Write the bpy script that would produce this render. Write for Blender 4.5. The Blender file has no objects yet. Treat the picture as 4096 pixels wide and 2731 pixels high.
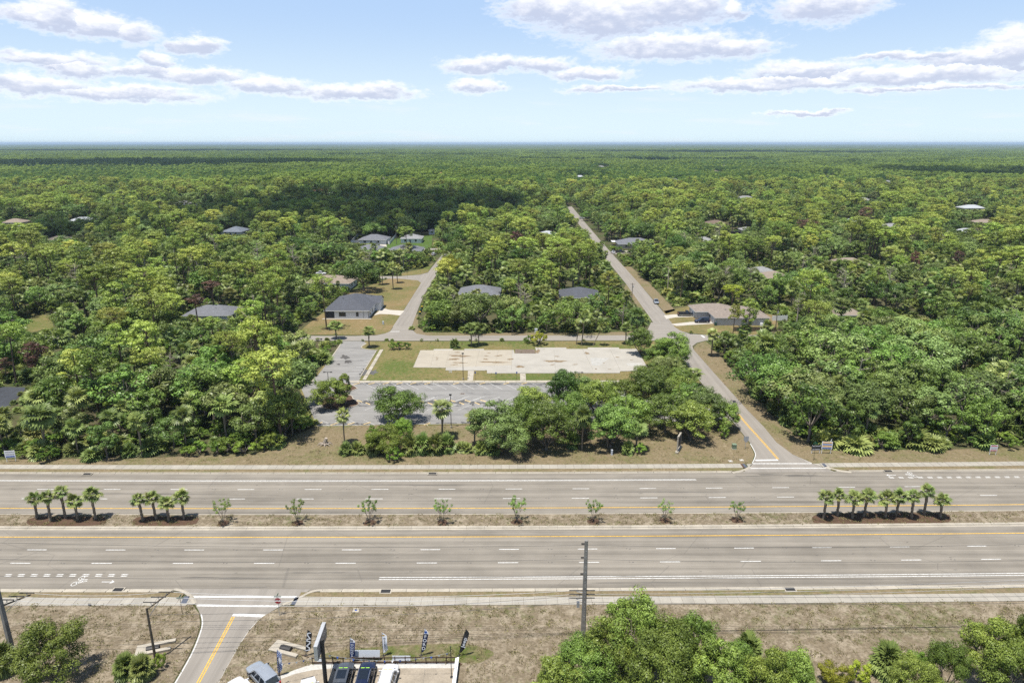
import bpy, bmesh, math, random
import numpy as np
from mathutils import Vector, Matrix, Euler

rng = np.random.default_rng(7)
random.seed(7)
R = math.radians
sc = bpy.context.scene
col = sc.collection

# ------------------------------------------------------------------ camera
F = 2731.0                      # focal length in photo pixels (24 mm on 36 mm)
CAM_H = 60.5
TH = math.atan((1365.5 - 572.0) / F)
cam = bpy.data.cameras.new('camera')
cam.lens = 24.0; cam.sensor_width = 36.0; cam.sensor_fit = 'HORIZONTAL'
cam.clip_start = 0.5; cam.clip_end = 200000
camo = bpy.data.objects.new('camera', cam); col.objects.link(camo)
camo.location = (0, 0, CAM_H); camo.rotation_euler = (math.pi/2 - TH, 0, 0)
sc.camera = camo

def P(px, py, z=0.0):
    """photo pixel -> world point on the level z"""
    u = (px - 2048) / F; v = (1365.5 - py) / F
    d = (u, math.cos(TH) + v*math.sin(TH), -math.sin(TH) + v*math.cos(TH))
    t = (z - CAM_H) / d[2]
    return Vector((t*d[0], t*d[1], z))
def W(pts, z=0.0): return [P(x, y, z) for x, y in pts]
def h_at(X, Y, py):
    """height over ground point (X,Y) whose picture row is py"""
    k = (1365.5 - py) / F
    # row: k = (Y sin + (z-H) cos) / (Y cos - (z-H) sin)
    dz = (k*Y*math.cos(TH) - Y*math.sin(TH)) / (math.cos(TH) + k*math.sin(TH))
    return CAM_H + dz

# ------------------------------------------------------------------ light
SUN_EL = R(77); SUN_AZ = math.atan2(-0.70, -0.72)      # from the left and a little from behind
sdir = Vector((math.cos(SUN_EL)*math.sin(SUN_AZ), math.cos(SUN_EL)*math.cos(SUN_AZ), math.sin(SUN_EL)))
sl = bpy.data.lights.new('sun', 'SUN'); sl.energy = 5.0; sl.angle = R(0.55); sl.color = (1.0, 0.955, 0.88)
so = bpy.data.objects.new('sun', sl); col.objects.link(so)
so.rotation_euler = (-sdir).to_track_quat('-Z', 'Y').to_euler()
so.location = sdir*300

sc.view_settings.view_transform = 'Standard'; sc.view_settings.look = 'None'
sc.view_settings.gamma = 1.0; sc.view_settings.use_curve_mapping = False
sc.view_settings.exposure = 0.50
sc.cycles.max_bounces = 5; sc.cycles.diffuse_bounces = 1; sc.cycles.glossy_bounces = 2
sc.cycles.transmission_bounces = 3; sc.cycles.volume_bounces = 0; sc.cycles.transparent_max_bounces = 16
sc.cycles.caustics_reflective = False; sc.cycles.caustics_refractive = False
sc.cycles.use_denoising = False

# ------------------------------------------------------------------ sky with cumulus
world = bpy.data.worlds.new('World'); sc.world = world; world.use_nodes = True
try: world.cycles.sampling_method = 'NONE'
except Exception: pass
def build_world():
    nt = world.node_tree; N = nt.nodes; Lk = nt.links; N.clear()
    def nd(t, **k):
        n = N.new(t)
        for a, b in k.items(): setattr(n, a, b)
        return n
    def val(sock, v):
        if isinstance(v, (int, float)): sock.default_value = v
        elif isinstance(v, tuple): sock.default_value = v
        else: Lk.new(v, sock)
    def mth(op, a, b=0.0, c=0.0, clamp=False):
        n = nd('ShaderNodeMath', operation=op, use_clamp=clamp)
        val(n.inputs[0], a); val(n.inputs[1], b); val(n.inputs[2], c); return n.outputs[0]
    def vm(op, a, b=(0, 0, 0), c=(0, 0, 0)):
        n = nd('ShaderNodeVectorMath', operation=op)
        val(n.inputs[0], a); val(n.inputs[1], b)
        if op == 'MULTIPLY_ADD': val(n.inputs[2], c)
        return n.outputs['Value'] if op in ('LENGTH', 'DOT_PRODUCT') else n.outputs[0]
    def mix(f, a, b):
        n = nd('ShaderNodeMix', data_type='RGBA'); val(n.inputs[0], f)
        val(n.inputs[6], a); val(n.inputs[7], b); return n.outputs[2]
    def smooth(x, a, b, lo=0.0, hi=1.0):
        n = nd('ShaderNodeMapRange', interpolation_type='SMOOTHSTEP')
        val(n.inputs[0], x); val(n.inputs[1], a); val(n.inputs[2], b); val(n.inputs[3], lo); val(n.inputs[4], hi); return n.outputs[0]
    sky = nd('ShaderNodeTexSky', sky_type='NISHITA', sun_disc=False)
    sky.sun_elevation = SUN_EL; sky.sun_rotation = SUN_AZ % (2*math.pi)
    sky.air_density = 1.0; sky.dust_density = 0.6; sky.ozone_density = 2.0; sky.altitude = 60
    tc = nd('ShaderNodeTexCoord'); g = tc.outputs['Generated']
    sp = nd('ShaderNodeSeparateXYZ'); Lk.new(g, sp.inputs[0])
    az = mth('ARCTAN2', sp.outputs[0], sp.outputs[1])
    el = mth('ARCSINE', sp.outputs[2])
    # wobble so that the cloud outlines billow
    cb = nd('ShaderNodeCombineXYZ'); Lk.new(az, cb.inputs[0]); Lk.new(el, cb.inputs[1])
    st = vm('MULTIPLY', cb.outputs[0], (1.0, 2.1, 1.0))
    def noise(v, s, d, r=0.55, w=None):
        n = nd('ShaderNodeTexNoise', noise_dimensions='3D'); Lk.new(v, n.inputs['Vector'])
        n.inputs['Scale'].default_value = s; n.inputs['Detail'].default_value = d; n.inputs['Roughness'].default_value = r
        return n
    n1 = noise(st, 19.0, 6.0, 0.66)
    w1 = vm('MULTIPLY_ADD', n1.outputs['Color'], (0.085, 0.030, 0.0), (-0.0425, -0.015, 0.0))
    p = vm('ADD', cb.outputs[0], w1)
    k = 2048/2352
    def ang(px, py):
        u = (px-2048)/F; v = (1365.5-py)/F
        d = Vector((u, math.cos(TH)+v*math.sin(TH), -math.sin(TH)+v*math.cos(TH))).normalized()
        return math.atan2(d.x, d.y), math.asin(d.z)
    E = [(120,66,120,34),(245,70,100,56),(450,118,140,54),(600,150,120,50),(900,208,100,38),
         (230,278,215,34),(380,318,110,38),(735,284,66,34),(640,326,130,28),(930,348,190,36),(1230,395,190,38),
         (1620,420,290,36),(150,390,170,40),(560,432,330,36),(2230,300,190,38),(2190,392,120,32)]
    E += [(2352+a, b, c, d) for a, b, c, d in [(130,300,160,38),(350,336,190,30),(150,40,190,70),(430,60,360,110),(760,40,240,80),
         (1025,45,62,42),(740,215,350,60),(1000,222,190,44),(1430,30,210,66),(1330,330,235,40),(1850,345,430,36),(1180,388,440,28),
         (480,408,240,17),(1850,262,270,20),(2170,262,230,46),(2320,230,120,80),(1900,402,350,14),(1350,515,180,12)]]
    M = None; Hh = None
    for (x, y, rx, ry) in E:
        a0, e0 = ang(x*k, y*k); ix = 1/(rx*k/F*0.98); iy = 1/(ry*k/F*0.98)
        q = vm('MULTIPLY_ADD', p, (ix, iy, 0), (-a0*ix, -e0*iy, 0))
        l = vm('LENGTH', q)
        s2 = nd('ShaderNodeSeparateXYZ'); Lk.new(q, s2.inputs[0])
        if M is None: M, Hh = l, s2.outputs[1]
        else:
            c = mth('LESS_THAN', l, M)
            mx = nd('ShaderNodeMix', data_type='FLOAT'); Lk.new(c, mx.inputs[0]); Lk.new(Hh, mx.inputs[2]); Lk.new(s2.outputs[1], mx.inputs[3])
            Hh = mx.outputs[0]; M = mth('SMOOTH_MIN', M, l, 0.25)
    n2 = noise(st, 75.0, 6.0, 0.62)
    e2 = mth('MULTIPLY_ADD', n2.outputs['Fac'], 1.15, -0.575)
    Md = mth('ADD', M, e2)
    # rest of the sky outside the frame carries the same broken cumulus
    gen = noise(vm('MULTIPLY', g, (1, 1, 2.2)), 5.5, 5.0, 0.58)
    far = smooth(gen.outputs['Fac'], 0.59, 0.69)
    up = smooth(el, R(11.5), R(16))
    dens = smooth(Md, 1.32, 0.52)
    soft = mth('MULTIPLY', dens, 0.88)
    dens = mth('MAXIMUM', soft, mth('MULTIPLY', far, up))
    # thin veil low over the horizon
    n3 = noise(vm('MULTIPLY', cb.outputs[0], (7.0, 55.0, 1.0)), 1.0, 5.0, 0.6)
    veil = mth('MULTIPLY', smooth(n3.outputs['Fac'], 0.50, 0.74), smooth(el, R(6.2), R(1.0)))
    veil = mth('MULTIPLY', veil, 0.5)
    # shading: white tops, lilac grey bases
    n4 = noise(st, 40.0, 5.0, 0.6)
    t = mth('ADD', Hh, mth('MULTIPLY_ADD', n4.outputs['Fac'], 2.2, -1.1))
    lit = smooth(t, -0.55, 0.85)
    core = smooth(Md, 1.1, 0.6)
    lit = mth('SUBTRACT', 1.0, mth('MULTIPLY', mth('SUBTRACT', 1.0, lit), core))
    ccol = mix(lit, (5.1, 5.55, 6.95, 1), (9.8, 9.7, 9.9, 1))
    # pale, sun bleached air low over the horizon
    skyc = mix(0.86, sky.outputs[0], (4.3, 5.95, 8.5, 1))
    hz = smooth(el, R(10.5), R(-0.2), 0.0, 1.0)
    skyc2 = mix(hz, skyc, (6.6, 7.95, 8.6, 1))
    c1 = mix(veil, skyc2, (7.9, 8.1, 8.6, 1))
    c2 = mix(dens, c1, ccol)
    upper = smooth(el, R(9), R(40))
    c3 = mix(mth('MULTIPLY', upper, mth('SUBTRACT', 1.0, dens)), c2, sky.outputs[0])
    bg = nd('ShaderNodeBackground'); Lk.new(c3, bg.inputs[0]); bg.inputs[1].default_value = 0.085
    out = nd('ShaderNodeOutputWorld'); Lk.new(bg.outputs[0], out.inputs[0])
build_world()

# ------------------------------------------------------------------ helpers
def tag(o, label=None, cat=None, group=None, kind=None):
    if label: o['label'] = label
    if cat: o['category'] = cat
    if group: o['group'] = group
    if kind: o['kind'] = kind
    return o
def link(o, parent=None):
    col.objects.link(o)
    if parent is not None: o.parent = parent
    return o
def empty(name, loc=(0, 0, 0), rz=0.0, scale=1.0, parent=None):
    o = bpy.data.objects.new(name, None); o.empty_display_size = 0.2
    o.location = loc; o.rotation_euler = (0, 0, rz)
    o.scale = (scale,)*3 if isinstance(scale, (int, float)) else scale
    return link(o, parent)
def inst(name, mesh, parent=None, loc=(0, 0, 0), rot=(0, 0, 0), scale=1.0):
    o = bpy.data.objects.new(name, mesh); o.location = loc; o.rotation_euler = rot
    o.scale = (scale,)*3 if isinstance(scale, (int, float)) else scale
    return link(o, parent)

class MB:
    """collects faces for one mesh"""
    def __init__(s): s.v = []; s.f = []; s.m = []; s.n = 0
    def add(s, v, f, m=0):
        v = np.asarray(v, float).reshape(-1, 3)
        s.v.append(v); s.f += [tuple(int(i)+s.n for i in q) for q in f]; s.m += [m]*len(f); s.n += len(v)
        return s
    def box(s, c, size, m=0, rz=0.0, tilt=None):
        x, y, z = [a/2 for a in size]
        v = np.array([(-x,-y,-z),(x,-y,-z),(x,y,-z),(-x,y,-z),(-x,-y,z),(x,-y,z),(x,y,z),(-x,y,z)])
        M = Matrix.Rotation(rz, 3, 'Z')
        if tilt is not None: M = M @ tilt
        v = v @ np.array(M).T + np.array(c)
        return s.add(v, [(0,3,2,1),(4,5,6,7),(0,1,5,4),(1,2,6,5),(2,3,7,6),(3,0,4,7)], m)
    def tube(s, pts, rad, n=6, m=0, cap=True):
        pts = [Vector(p) for p in pts]; k = len(pts)
        if isinstance(rad, (int, float)): rad = [rad]*k
        V = []; up = Vector((0.37, 0.21, 0.9)).normalized()
        for i, p in enumerate(pts):
            t = (pts[min(i+1, k-1)] - pts[max(i-1, 0)]).normalized()
            a = t.cross(up)
            if a.length < 1e-3: a = t.cross(Vector((1, 0, 0)))
            a.normalize(); b = t.cross(a)
            for j in range(n):
                th = 2*math.pi*j/n; V.append(p + (a*math.cos(th) + b*math.sin(th))*rad[i])
        Fc = [(i*n+j, i*n+(j+1) % n, (i+1)*n+(j+1) % n, (i+1)*n+j) for i in range(k-1) for j in range(n)]
        if cap: Fc += [tuple(range(n))[::-1], tuple(range((k-1)*n, k*n))]
        return s.add(np.array([tuple(v) for v in V]), Fc, m)
    def prism(s, pts, z0, z1, m=0, mside=None):
        pts = [tuple(p[:2]) for p in pts]
        a = sum(pts[i][0]*pts[(i+1) % len(pts)][1] - pts[(i+1) % len(pts)][0]*pts[i][1] for i in range(len(pts)))
        if a < 0: pts = pts[::-1]
        n = len(pts)
        v = [(x, y, z0) for x, y in pts] + [(x, y, z1) for x, y in pts]
        s.add(v, [tuple(range(n, 2*n))], m)
        s.n -= 2*n
        s.f += [(s.n+i, s.n+(i+1) % n, s.n+n+(i+1) % n, s.n+n+i) for i in range(n)]; s.m += [m if mside is None else mside]*n
        s.n += 2*n
        return s
    def mesh(s, name, mats, smooth=False, sharp=None):
        me = bpy.data.meshes.new(name)
        V = np.concatenate(s.v) if s.v else np.zeros((0, 3))
        me.from_pydata(V, [], s.f)
        for mt in (mats if isinstance(mats, (list, tuple)) else [mats]): me.materials.append(mt)
        if any(s.m): me.polygons.foreach_set('material_index', s.m)
        if smooth: me.polygons.foreach_set('use_smooth', [True]*len(s.f))
        if sharp is not None:
            me.polygons.foreach_set('use_smooth', [True]*len(s.f)); me.set_sharp_from_angle(angle=R(sharp))
        me.update(); return me
    def build(s, name, mats, parent=None, loc=(0, 0, 0), rz=0.0, smooth=False, sharp=None):
        return inst(name, s.mesh(name, mats, smooth, sharp), parent, loc, (0, 0, rz))

def flat_poly(name, pts, z, mat, skirt=None, parent=None):
    """one flat sheet (or a slab with a skirt) from a world outline, well triangulated"""
    bm = bmesh.new()
    vs = [bm.verts.new((p[0], p[1], z)) for p in pts]
    f = bm.faces.new(vs); f.normal_update()
    if f.normal.z < 0: f.normal_flip()
    if skirt is not None:
        r = bmesh.ops.extrude_face_region(bm, geom=[f])
        for e in r['geom']:
            if isinstance(e, bmesh.types.BMVert): e.co.z = z
        for v in vs: v.co.z = z - skirt
        bmesh.ops.recalc_face_normals(bm, faces=bm.faces)
    bmesh.ops.triangulate(bm, faces=[f for f in bm.faces if len(f.verts) > 4])
    me = bpy.data.meshes.new(name); bm.to_mesh(me); bm.free(); me.materials.append(mat)
    o = bpy.data.objects.new(name, me); return link(o, parent)
def smooth_line(pts, n=6):
    """Catmull-Rom through the points"""
    pts = [Vector((p[0], p[1], p[2] if len(p) > 2 else 0)) for p in pts]; out = []
    for i in range(len(pts)-1):
        a, b, c, d = pts[max(i-1, 0)], pts[i], pts[i+1], pts[min(i+2, len(pts)-1)]
        for k in range(n):
            t = k/n
            out.append(0.5*((2*b) + (c-a)*t + (2*a-5*b+4*c-d)*t*t + (3*b-a-3*c+d)*t**3))
    out.append(pts[-1]); return out
def ribbon(mb, pts, w, z, m=0, offset=0.0):
    """flat strip of width w along a polyline"""
    pts = [Vector((p[0], p[1], 0)) for p in pts]; V = []
    for i, p in enumerate(pts):
        t = (pts[min(i+1, len(pts)-1)] - pts[max(i-1, 0)]).normalized(); nrm = Vector((-t.y, t.x, 0))
        for sgn in (1, -1):
            q = p + nrm*(offset + sgn*w/2); V.append((q.x, q.y, z))
    mb.add(V, [(2*i+1, 2*i+3, 2*i+2, 2*i) for i in range(len(pts)-1)], m)
ORD = ['first','second','third','fourth','fifth','sixth','seventh','eighth','ninth','tenth','eleventh','twelfth','thirteenth','fourteenth','fifteenth']

# ------------------------------------------------------------------ materials
def newmat(name):
    m = bpy.data.materials.new(name); m.use_nodes = True; nt = m.node_tree; nt.nodes.clear()
    return m, nt
class NG:
    """small node writer"""
    def __init__(s, nt): s.nt = nt
    def n(s, t, **k):
        n = s.nt.nodes.new(t)
        for a, b in k.items(): setattr(n, a, b)
        return n
    def set(s, sock, v):
        if isinstance(v, bpy.types.NodeSocket): s.nt.links.new(v, sock)
        elif isinstance(v, tuple) and len(v) == 3 and sock.type == 'RGBA': sock.default_value = (*v, 1)
        else: sock.default_value = v
    def pos(s): return s.n('ShaderNodeNewGeometry').outputs['Position']
    def scale(s, v, k):
        n = s.n('ShaderNodeVectorMath', operation='MULTIPLY'); s.set(n.inputs[0], v); s.set(n.inputs[1], k); return n.outputs[0]
    def noise(s, v, sc_, det=4.0, rough=0.55, dist=0.0):
        n = s.n('ShaderNodeTexNoise'); s.set(n.inputs['Vector'], v); n.inputs['Scale'].default_value = sc_
        n.inputs['Detail'].default_value = det; n.inputs['Roughness'].default_value = rough; n.inputs['Distortion'].default_value = dist
        return n.outputs['Fac']
    def ramp(s, x, a, b, lo=0.0, hi=1.0):
        n = s.n('ShaderNodeMapRange'); n.clamp = True
        for i, q in enumerate((x, a, b, lo, hi)): s.set(n.inputs[i], q)
        return n.outputs[0]
    def mix(s, f, a, b, mode='MIX'):
        n = s.n('ShaderNodeMix', data_type='RGBA', blend_type=mode); s.set(n.inputs[0], f); s.set(n.inputs[6], a); s.set(n.inputs[7], b); return n.outputs[2]
    def math(s, op, a, b=0.0):
        n = s.n('ShaderNodeMath', operation=op); s.set(n.inputs[0], a); s.set(n.inputs[1], b); return n.outputs[0]
    def bump(s, h, st=0.3, d=0.05):
        n = s.n('ShaderNodeBump'); n.inputs['Strength'].default_value = st; n.inputs['Distance'].default_value = d; s.set(n.inputs['Height'], h); return n.outputs[0]
    def out(s, col_, rough=0.8, spec=0.3, metal=0.0, normal=None, coat=0.0):
        b = s.n('ShaderNodeBsdfPrincipled'); s.set(b.inputs['Base Color'], col_); s.set(b.inputs['Roughness'], rough)
        b.inputs['Specular IOR Level'].default_value = spec; b.inputs['Metallic'].default_value = metal
        b.inputs['Coat Weight'].default_value = coat; b.inputs['Coat Roughness'].default_value = 0.05
        if normal is not None: s.set(b.inputs['Normal'], normal)
        o = s.n('ShaderNodeOutputMaterial'); s.nt.links.new(b.outputs[0], o.inputs[0]); return b
def M_plain(name, c, rough=0.6, spec=0.4, metal=0.0, var=0.12, vs=3.0, coat=0.0):
    m, nt = newmat(name); g = NG(nt)
    tc = g.n('ShaderNodeTexCoord').outputs['Object']
    f = g.noise(tc, vs, 4.0)
    d = tuple(max(0, x*(1-var)) for x in c); e = tuple(min(1, x*(1+var)) for x in c)
    g.out(g.mix(g.ramp(f, 0.3, 0.7), d, e), rough, spec, metal, coat=coat); return m
def M_leaf(name, dark, light, third=None, trans=0.28, patch=0.25):
    """foliage: tone changes from leaf to leaf, from clump to clump and from tree to tree"""
    m, nt = newmat(name); g = NG(nt)
    geo = g.n('ShaderNodeNewGeometry'); oi = g.n('ShaderNodeObjectInfo')
    f = g.math('MULTIPLY', geo.outputs['Random Per Island'], 0.45)
    f = g.math('ADD', f, g.math('MULTIPLY', g.ramp(g.noise(geo.outputs['Position'], patch, 2.0), 0.3, 0.7), 0.55))
    c = g.mix(f, dark, light)
    if third: c = g.mix(g.ramp(oi.outputs['Random'], 0.45, 1.0, 0.0, 0.85), c, g.mix(f, tuple(x*0.6 for x in third), third))
    v = g.ramp(g.math('FRACT', g.math('MULTIPLY', oi.outputs['Random'], 7.31)), 0, 1, 0.62, 1.35)
    hsv = g.n('ShaderNodeHueSaturation'); g.set(hsv.inputs['Value'], v); g.set(hsv.inputs['Color'], c)
    g.set(hsv.inputs['Hue'], g.ramp(g.math('FRACT', g.math('MULTIPLY', oi.outputs['Random'], 3.17)), 0, 1, 0.486, 0.522))
    cc = hsv.outputs[0]
    b = g.n('ShaderNodeBsdfPrincipled'); g.set(b.inputs['Base Color'], cc); b.inputs['Roughness'].default_value = 0.42; b.inputs['Specular IOR Level'].default_value = 0.25
    t = g.n('ShaderNodeBsdfTranslucent'); g.set(t.inputs[0], g.mix(1.0, cc, (1.0, 1.0, 0.55), 'MULTIPLY'))
    x = g.n('ShaderNodeMixShader'); x.inputs[0].default_value = trans
    nt.links.new(b.outputs[0], x.inputs[1]); nt.links.new(t.outputs[0], x.inputs[2])
    o = g.n('ShaderNodeOutputMaterial'); nt.links.new(x.outputs[0], o.inputs[0]); return m
def M_grass(name, tan, sand, green, g_lo=0.5, g_hi=0.72, s_lo=0.52, s_hi=0.7, big=0.06):
    m, nt = newmat(name); g = NG(nt); p = g.pos()
    fine = g.noise(p, 2.6, 6.0, 0.68); mid = g.noise(p, 0.55, 5.0, 0.62); large = g.noise(p, big, 4.0, 0.6)
    dk = tuple(x*0.70 for x in tan)
    c = g.mix(g.ramp(fine, 0.36, 0.62), dk, tan)
    c = g.mix(g.ramp(g.math('ADD', g.math('MULTIPLY', mid, 0.6), g.math('MULTIPLY', fine, 0.4)), s_lo, s_hi), c, sand)
    gf = g.math('ADD', g.math('MULTIPLY', large, 0.55), g.math('MULTIPLY', g.noise(p, 0.9, 5.0, 0.65), 0.45))
    gr = g.mix(g.ramp(fine, 0.35, 0.65), tuple(x*0.6 for x in green), green)
    c = g.mix(g.ramp(gf, g_lo, g_hi), c, gr)
    g.out(c, 0.95, 0.1, normal=g.bump(g.noise(p, 3.5, 5.0, 0.65), 0.5, 0.10)); return m
def M_road(name, base, streak=(0.02, 1.1, 1.0), amp=0.2, patches=None, crack=False, rot=0.0, lanes=False):
    m, nt = newmat(name); g = NG(nt); p = g.pos()
    if rot:
        r = g.n('ShaderNodeVectorRotate', rotation_type='Z_AXIS'); g.set(r.inputs['Vector'], p); r.inputs['Angle'].default_value = rot; q = r.outputs[0]
    else: q = p
    s1 = g.noise(g.scale(q, streak), 1.0, 4.0, 0.6); s2 = g.noise(g.scale(q, tuple(x*2.3 for x in streak)), 1.0, 3.0)
    blot = g.noise(p, 0.18, 5.0, 0.6); gr = g.noise(p, 14.0, 3.0, 0.7)
    lo = tuple(x*(1-amp*1.5) for x in base); hi = tuple(min(1, x*(1+amp*0.55)) for x in base)
    f = g.math('ADD', g.math('MULTIPLY', s1, 0.55), g.math('ADD', g.math('MULTIPLY', s2, 0.2), g.math('MULTIPLY', blot, 0.25)))
    c = g.mix(g.ramp(f, 0.34, 0.58), lo, hi)
    c = g.mix(0.16, c, g.mix(gr, (0, 0, 0), (0.75, 0.75, 0.75)), 'OVERLAY')
    if lanes:
        sx = g.n('ShaderNodeSeparateXYZ'); g.set(sx.inputs[0], p)
        yy = g.math('SUBTRACT', sx.outputs[1], g.math('MULTIPLY', sx.outputs[0], 0.007))
        w = g.math('SINE', g.math('MULTIPLY', g.math('SUBTRACT', yy, 89.0), 2*math.pi/1.75))
        w = g.math('MULTIPLY', g.ramp(w, -0.2, 1.0), g.ramp(g.noise(g.scale(p, (0.03, 0.3, 1)), 1.0, 3.0), 0.35, 0.65, 0.05, 0.30))
        c = g.mix(w, c, tuple(x*0.55 for x in base))
        vo = g.n('ShaderNodeTexVoronoi', feature='DISTANCE_TO_EDGE'); g.set(vo.inputs['Vector'], g.scale(p, (0.05, 0.16, 1))); vo.inputs['Scale'].default_value = 1.0
        c = g.mix(g.ramp(vo.outputs['Distance'], 0.0, 0.006, 0.35, 0.0), c, (0.08, 0.075, 0.07))
    if patches:
        c = g.mix(g.ramp(g.noise(g.scale(p, (1.0, 1.7, 1.0)), 0.23, 6.0, 0.66, 0.8), 0.56, 0.72, 0.0, 0.6), c, patches)
    if crack:
        vo = g.n('ShaderNodeTexVoronoi', feature='DISTANCE_TO_EDGE'); g.set(vo.inputs['Vector'], p); vo.inputs['Scale'].default_value = 0.24
        c = g.mix(g.ramp(vo.outputs['Distance'], 0.0, 0.012, 0.2, 0.0), c, (0.05, 0.05, 0.05))
    g.out(c, 0.9, 0.2, normal=g.bump(gr, 0.25, 0.02)); return m
def M_concrete(name, c, stain=0.25, sc_=0.5, dirt=None):
    m, nt = newmat(name); g = NG(nt); p = g.pos()
    f = g.math('ADD', g.math('MULTIPLY', g.noise(p, sc_, 6.0, 0.65), 0.6), g.math('MULTIPLY', g.noise(p, 6.0, 4.0, 0.6), 0.4))
    oi = g.n('ShaderNodeObjectInfo').outputs['Random']
    cc = g.mix(g.ramp(f, 0.36, 0.6), tuple(x*(1-stain) for x in c), tuple(min(1, x*1.06) for x in c))
    if dirt: cc = g.mix(g.ramp(g.noise(p, 0.33, 5.0, 0.6, 0.5), 0.52, 0.68, 0.0, 0.75), cc, dirt)
    hsv = g.n('ShaderNodeHueSaturation'); g.set(hsv.inputs['Color'], cc); g.set(hsv.inputs['Value'], g.ramp(oi, 0, 1, 0.93, 1.05))
    g.out(hsv.outputs[0], 0.85, 0.25, normal=g.bump(f, 0.2, 0.02)); return m
def M_shingle(name, c):
    m, nt = newmat(name); g = NG(nt)
    tc = g.n('ShaderNodeTexCoord').outputs['Object']; 
    w = g.n('ShaderNodeTexBrick'); g.set(w.inputs['Vector'], tc); w.inputs['Scale'].default_value = 1.2
    w.inputs['Mortar Size'].default_value = 0.012; w.inputs['Color1'].default_value = (*[x*0.85 for x in c], 1); w.inputs['Color2'].default_value = (*[x*1.18 for x in c], 1); w.inputs['Mortar'].default_value = (*[x*0.55 for x in c], 1)
    cc = g.mix(g.ramp(g.noise(tc, 0.7, 5.0, 0.6), 0.35, 0.68, 0.0, 0.55), w.outputs[0], tuple(x*0.72 for x in c))
    g.out(cc, 0.9, 0.2); return m
def M_glass(name, c=(0.02, 0.025, 0.03), rough=0.04):
    m, nt = newmat(name); g = NG(nt); g.out(c, rough, 0.75); return m
def M_paint(name, c):
    m, nt = newmat(name); g = NG(nt); p = g.pos()
    f = g.ramp(g.noise(p, 4.0, 5.0, 0.75), 0.34, 0.60)
    g.out(g.mix(f, tuple(x*0.5 for x in c), c), 0.7, 0.3); return m

mt = {}
mt['floor'] = M_grass('forest_floor', (0.10, 0.085, 0.05), (0.15, 0.115, 0.07), (0.055, 0.085, 0.02), 0.42, 0.6, 0.6, 0.8)
mt['dry'] = M_grass('dry_grass', (0.182, 0.147, 0.100), (0.300, 0.255, 0.190), (0.112, 0.128, 0.044), 0.53, 0.68, 0.47, 0.66)
mt['dry2'] = M_grass('brown_verge', (0.198, 0.157, 0.094), (0.28, 0.232, 0.155), (0.122, 0.138, 0.044), 0.48, 0.70, 0.54, 0.72, 0.09)
mt['lawn'] = M_grass('lot_grass', (0.195, 0.160, 0.070), (0.265, 0.210, 0.108), (0.108, 0.138, 0.036), 0.46, 0.58, 0.56, 0.74, 0.045)
mt['green'] = M_grass('green_lawn', (0.085, 0.125, 0.034), (0.15, 0.155, 0.06), (0.07, 0.13, 0.024), 0.4, 0.6, 0.6, 0.8, 0.08)
mt['yard'] = M_grass('yard_grass', (0.215, 0.160, 0.078), (0.31, 0.235, 0.145), (0.130, 0.140, 0.045), 0.44, 0.62, 0.52, 0.72, 0.07)
mt['mulch'] = M_grass('mulch', (0.105, 0.066, 0.044), (0.185, 0.125, 0.085), (0.075, 0.05, 0.035), 0.5, 0.7, 0.6, 0.8)
mt['hwy'] = M_road('highway_asphalt', (0.215, 0.194, 0.163), (0.014, 0.75, 1.0), 0.27, lanes=True)
mt['street'] = M_road('street_asphalt', (0.238, 0.217, 0.190), (0.9, 0.02, 1.0), 0.12)
mt['xstreet'] = M_road('cross_asphalt', (0.245, 0.224, 0.196), (0.02, 0.9, 1.0), 0.12)
mt['lot'] = M_road('lot_asphalt', (0.225, 0.218, 0.206), (0.06, 0.35, 1.0), 0.14, patches=(0.070, 0.072, 0.075), crack=True)
mt['black'] = M_road('new_asphalt', (0.05, 0.055, 0.065), (0.5, 0.5, 1), 0.15)
mt['conc'] = M_concrete('concrete', (0.37, 0.335, 0.275))
mt['walk'] = M_concrete('sidewalk_concrete', (0.315, 0.293, 0.250), 0.2)
mt['slabg'] = M_concrete('slab_grey', (0.335, 0.315, 0.275), 0.14, 0.2)
mt['slabt'] = M_concrete('slab_tan', (0.325, 0.292, 0.234), 0.14, 0.2)
mt['lotc'] = M_concrete('yard_concrete', (0.31, 0.265, 0.205), 0.34, 0.45)
mt['drive'] = M_concrete('driveway_concrete', (0.40, 0.37, 0.32), 0.12)
mt['shell'] = M_concrete('white_gravel', (0.47, 0.455, 0.42), 0.22, 4.0)
mt['white'] = M_paint('white_paint', (0.62, 0.615, 0.59))
mt['faded'] = M_paint('faded_paint', (0.66, 0.66, 0.63))
mt['yellow'] = M_paint('yellow_paint', (0.72, 0.43, 0.045))
mt['stopy'] = M_plain('wheel_stop_yellow', (0.62, 0.47, 0.24), 0.85, 0.2, 0, 0.2, 4)
mt['dark'] = M_plain('dark_metal', (0.035, 0.033, 0.032), 0.6)
mt['grate'] = M_plain('grate_iron', (0.03, 0.028, 0.026), 0.8)
mt['pole_c'] = M_plain('concrete_pole', (0.20, 0.19, 0.175), 0.9, 0.2, 0, 0.3, 1.5)
mt['pole_w'] = M_plain('wood_pole', (0.115, 0.095, 0.072), 0.95, 0.1, 0, 0.35, 2.0)
mt['galv'] = M_plain('galvanised', (0.42, 0.43, 0.44), 0.5, 0.5, 0.3)
mt['wire'] = M_plain('wire', (0.30, 0.30, 0.30), 0.5, 0.5)
mt['wired'] = M_plain('wire_dark', (0.05, 0.05, 0.05), 0.6, 0.3)
mt['bark'] = M_plain('oak_bark', (0.155, 0.135, 0.11), 0.95, 0.1, 0, 0.35, 1.5)
mt['pbark'] = M_plain('pine_bark', (0.15, 0.105, 0.075), 0.95, 0.1, 0, 0.35, 1.5)
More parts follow.
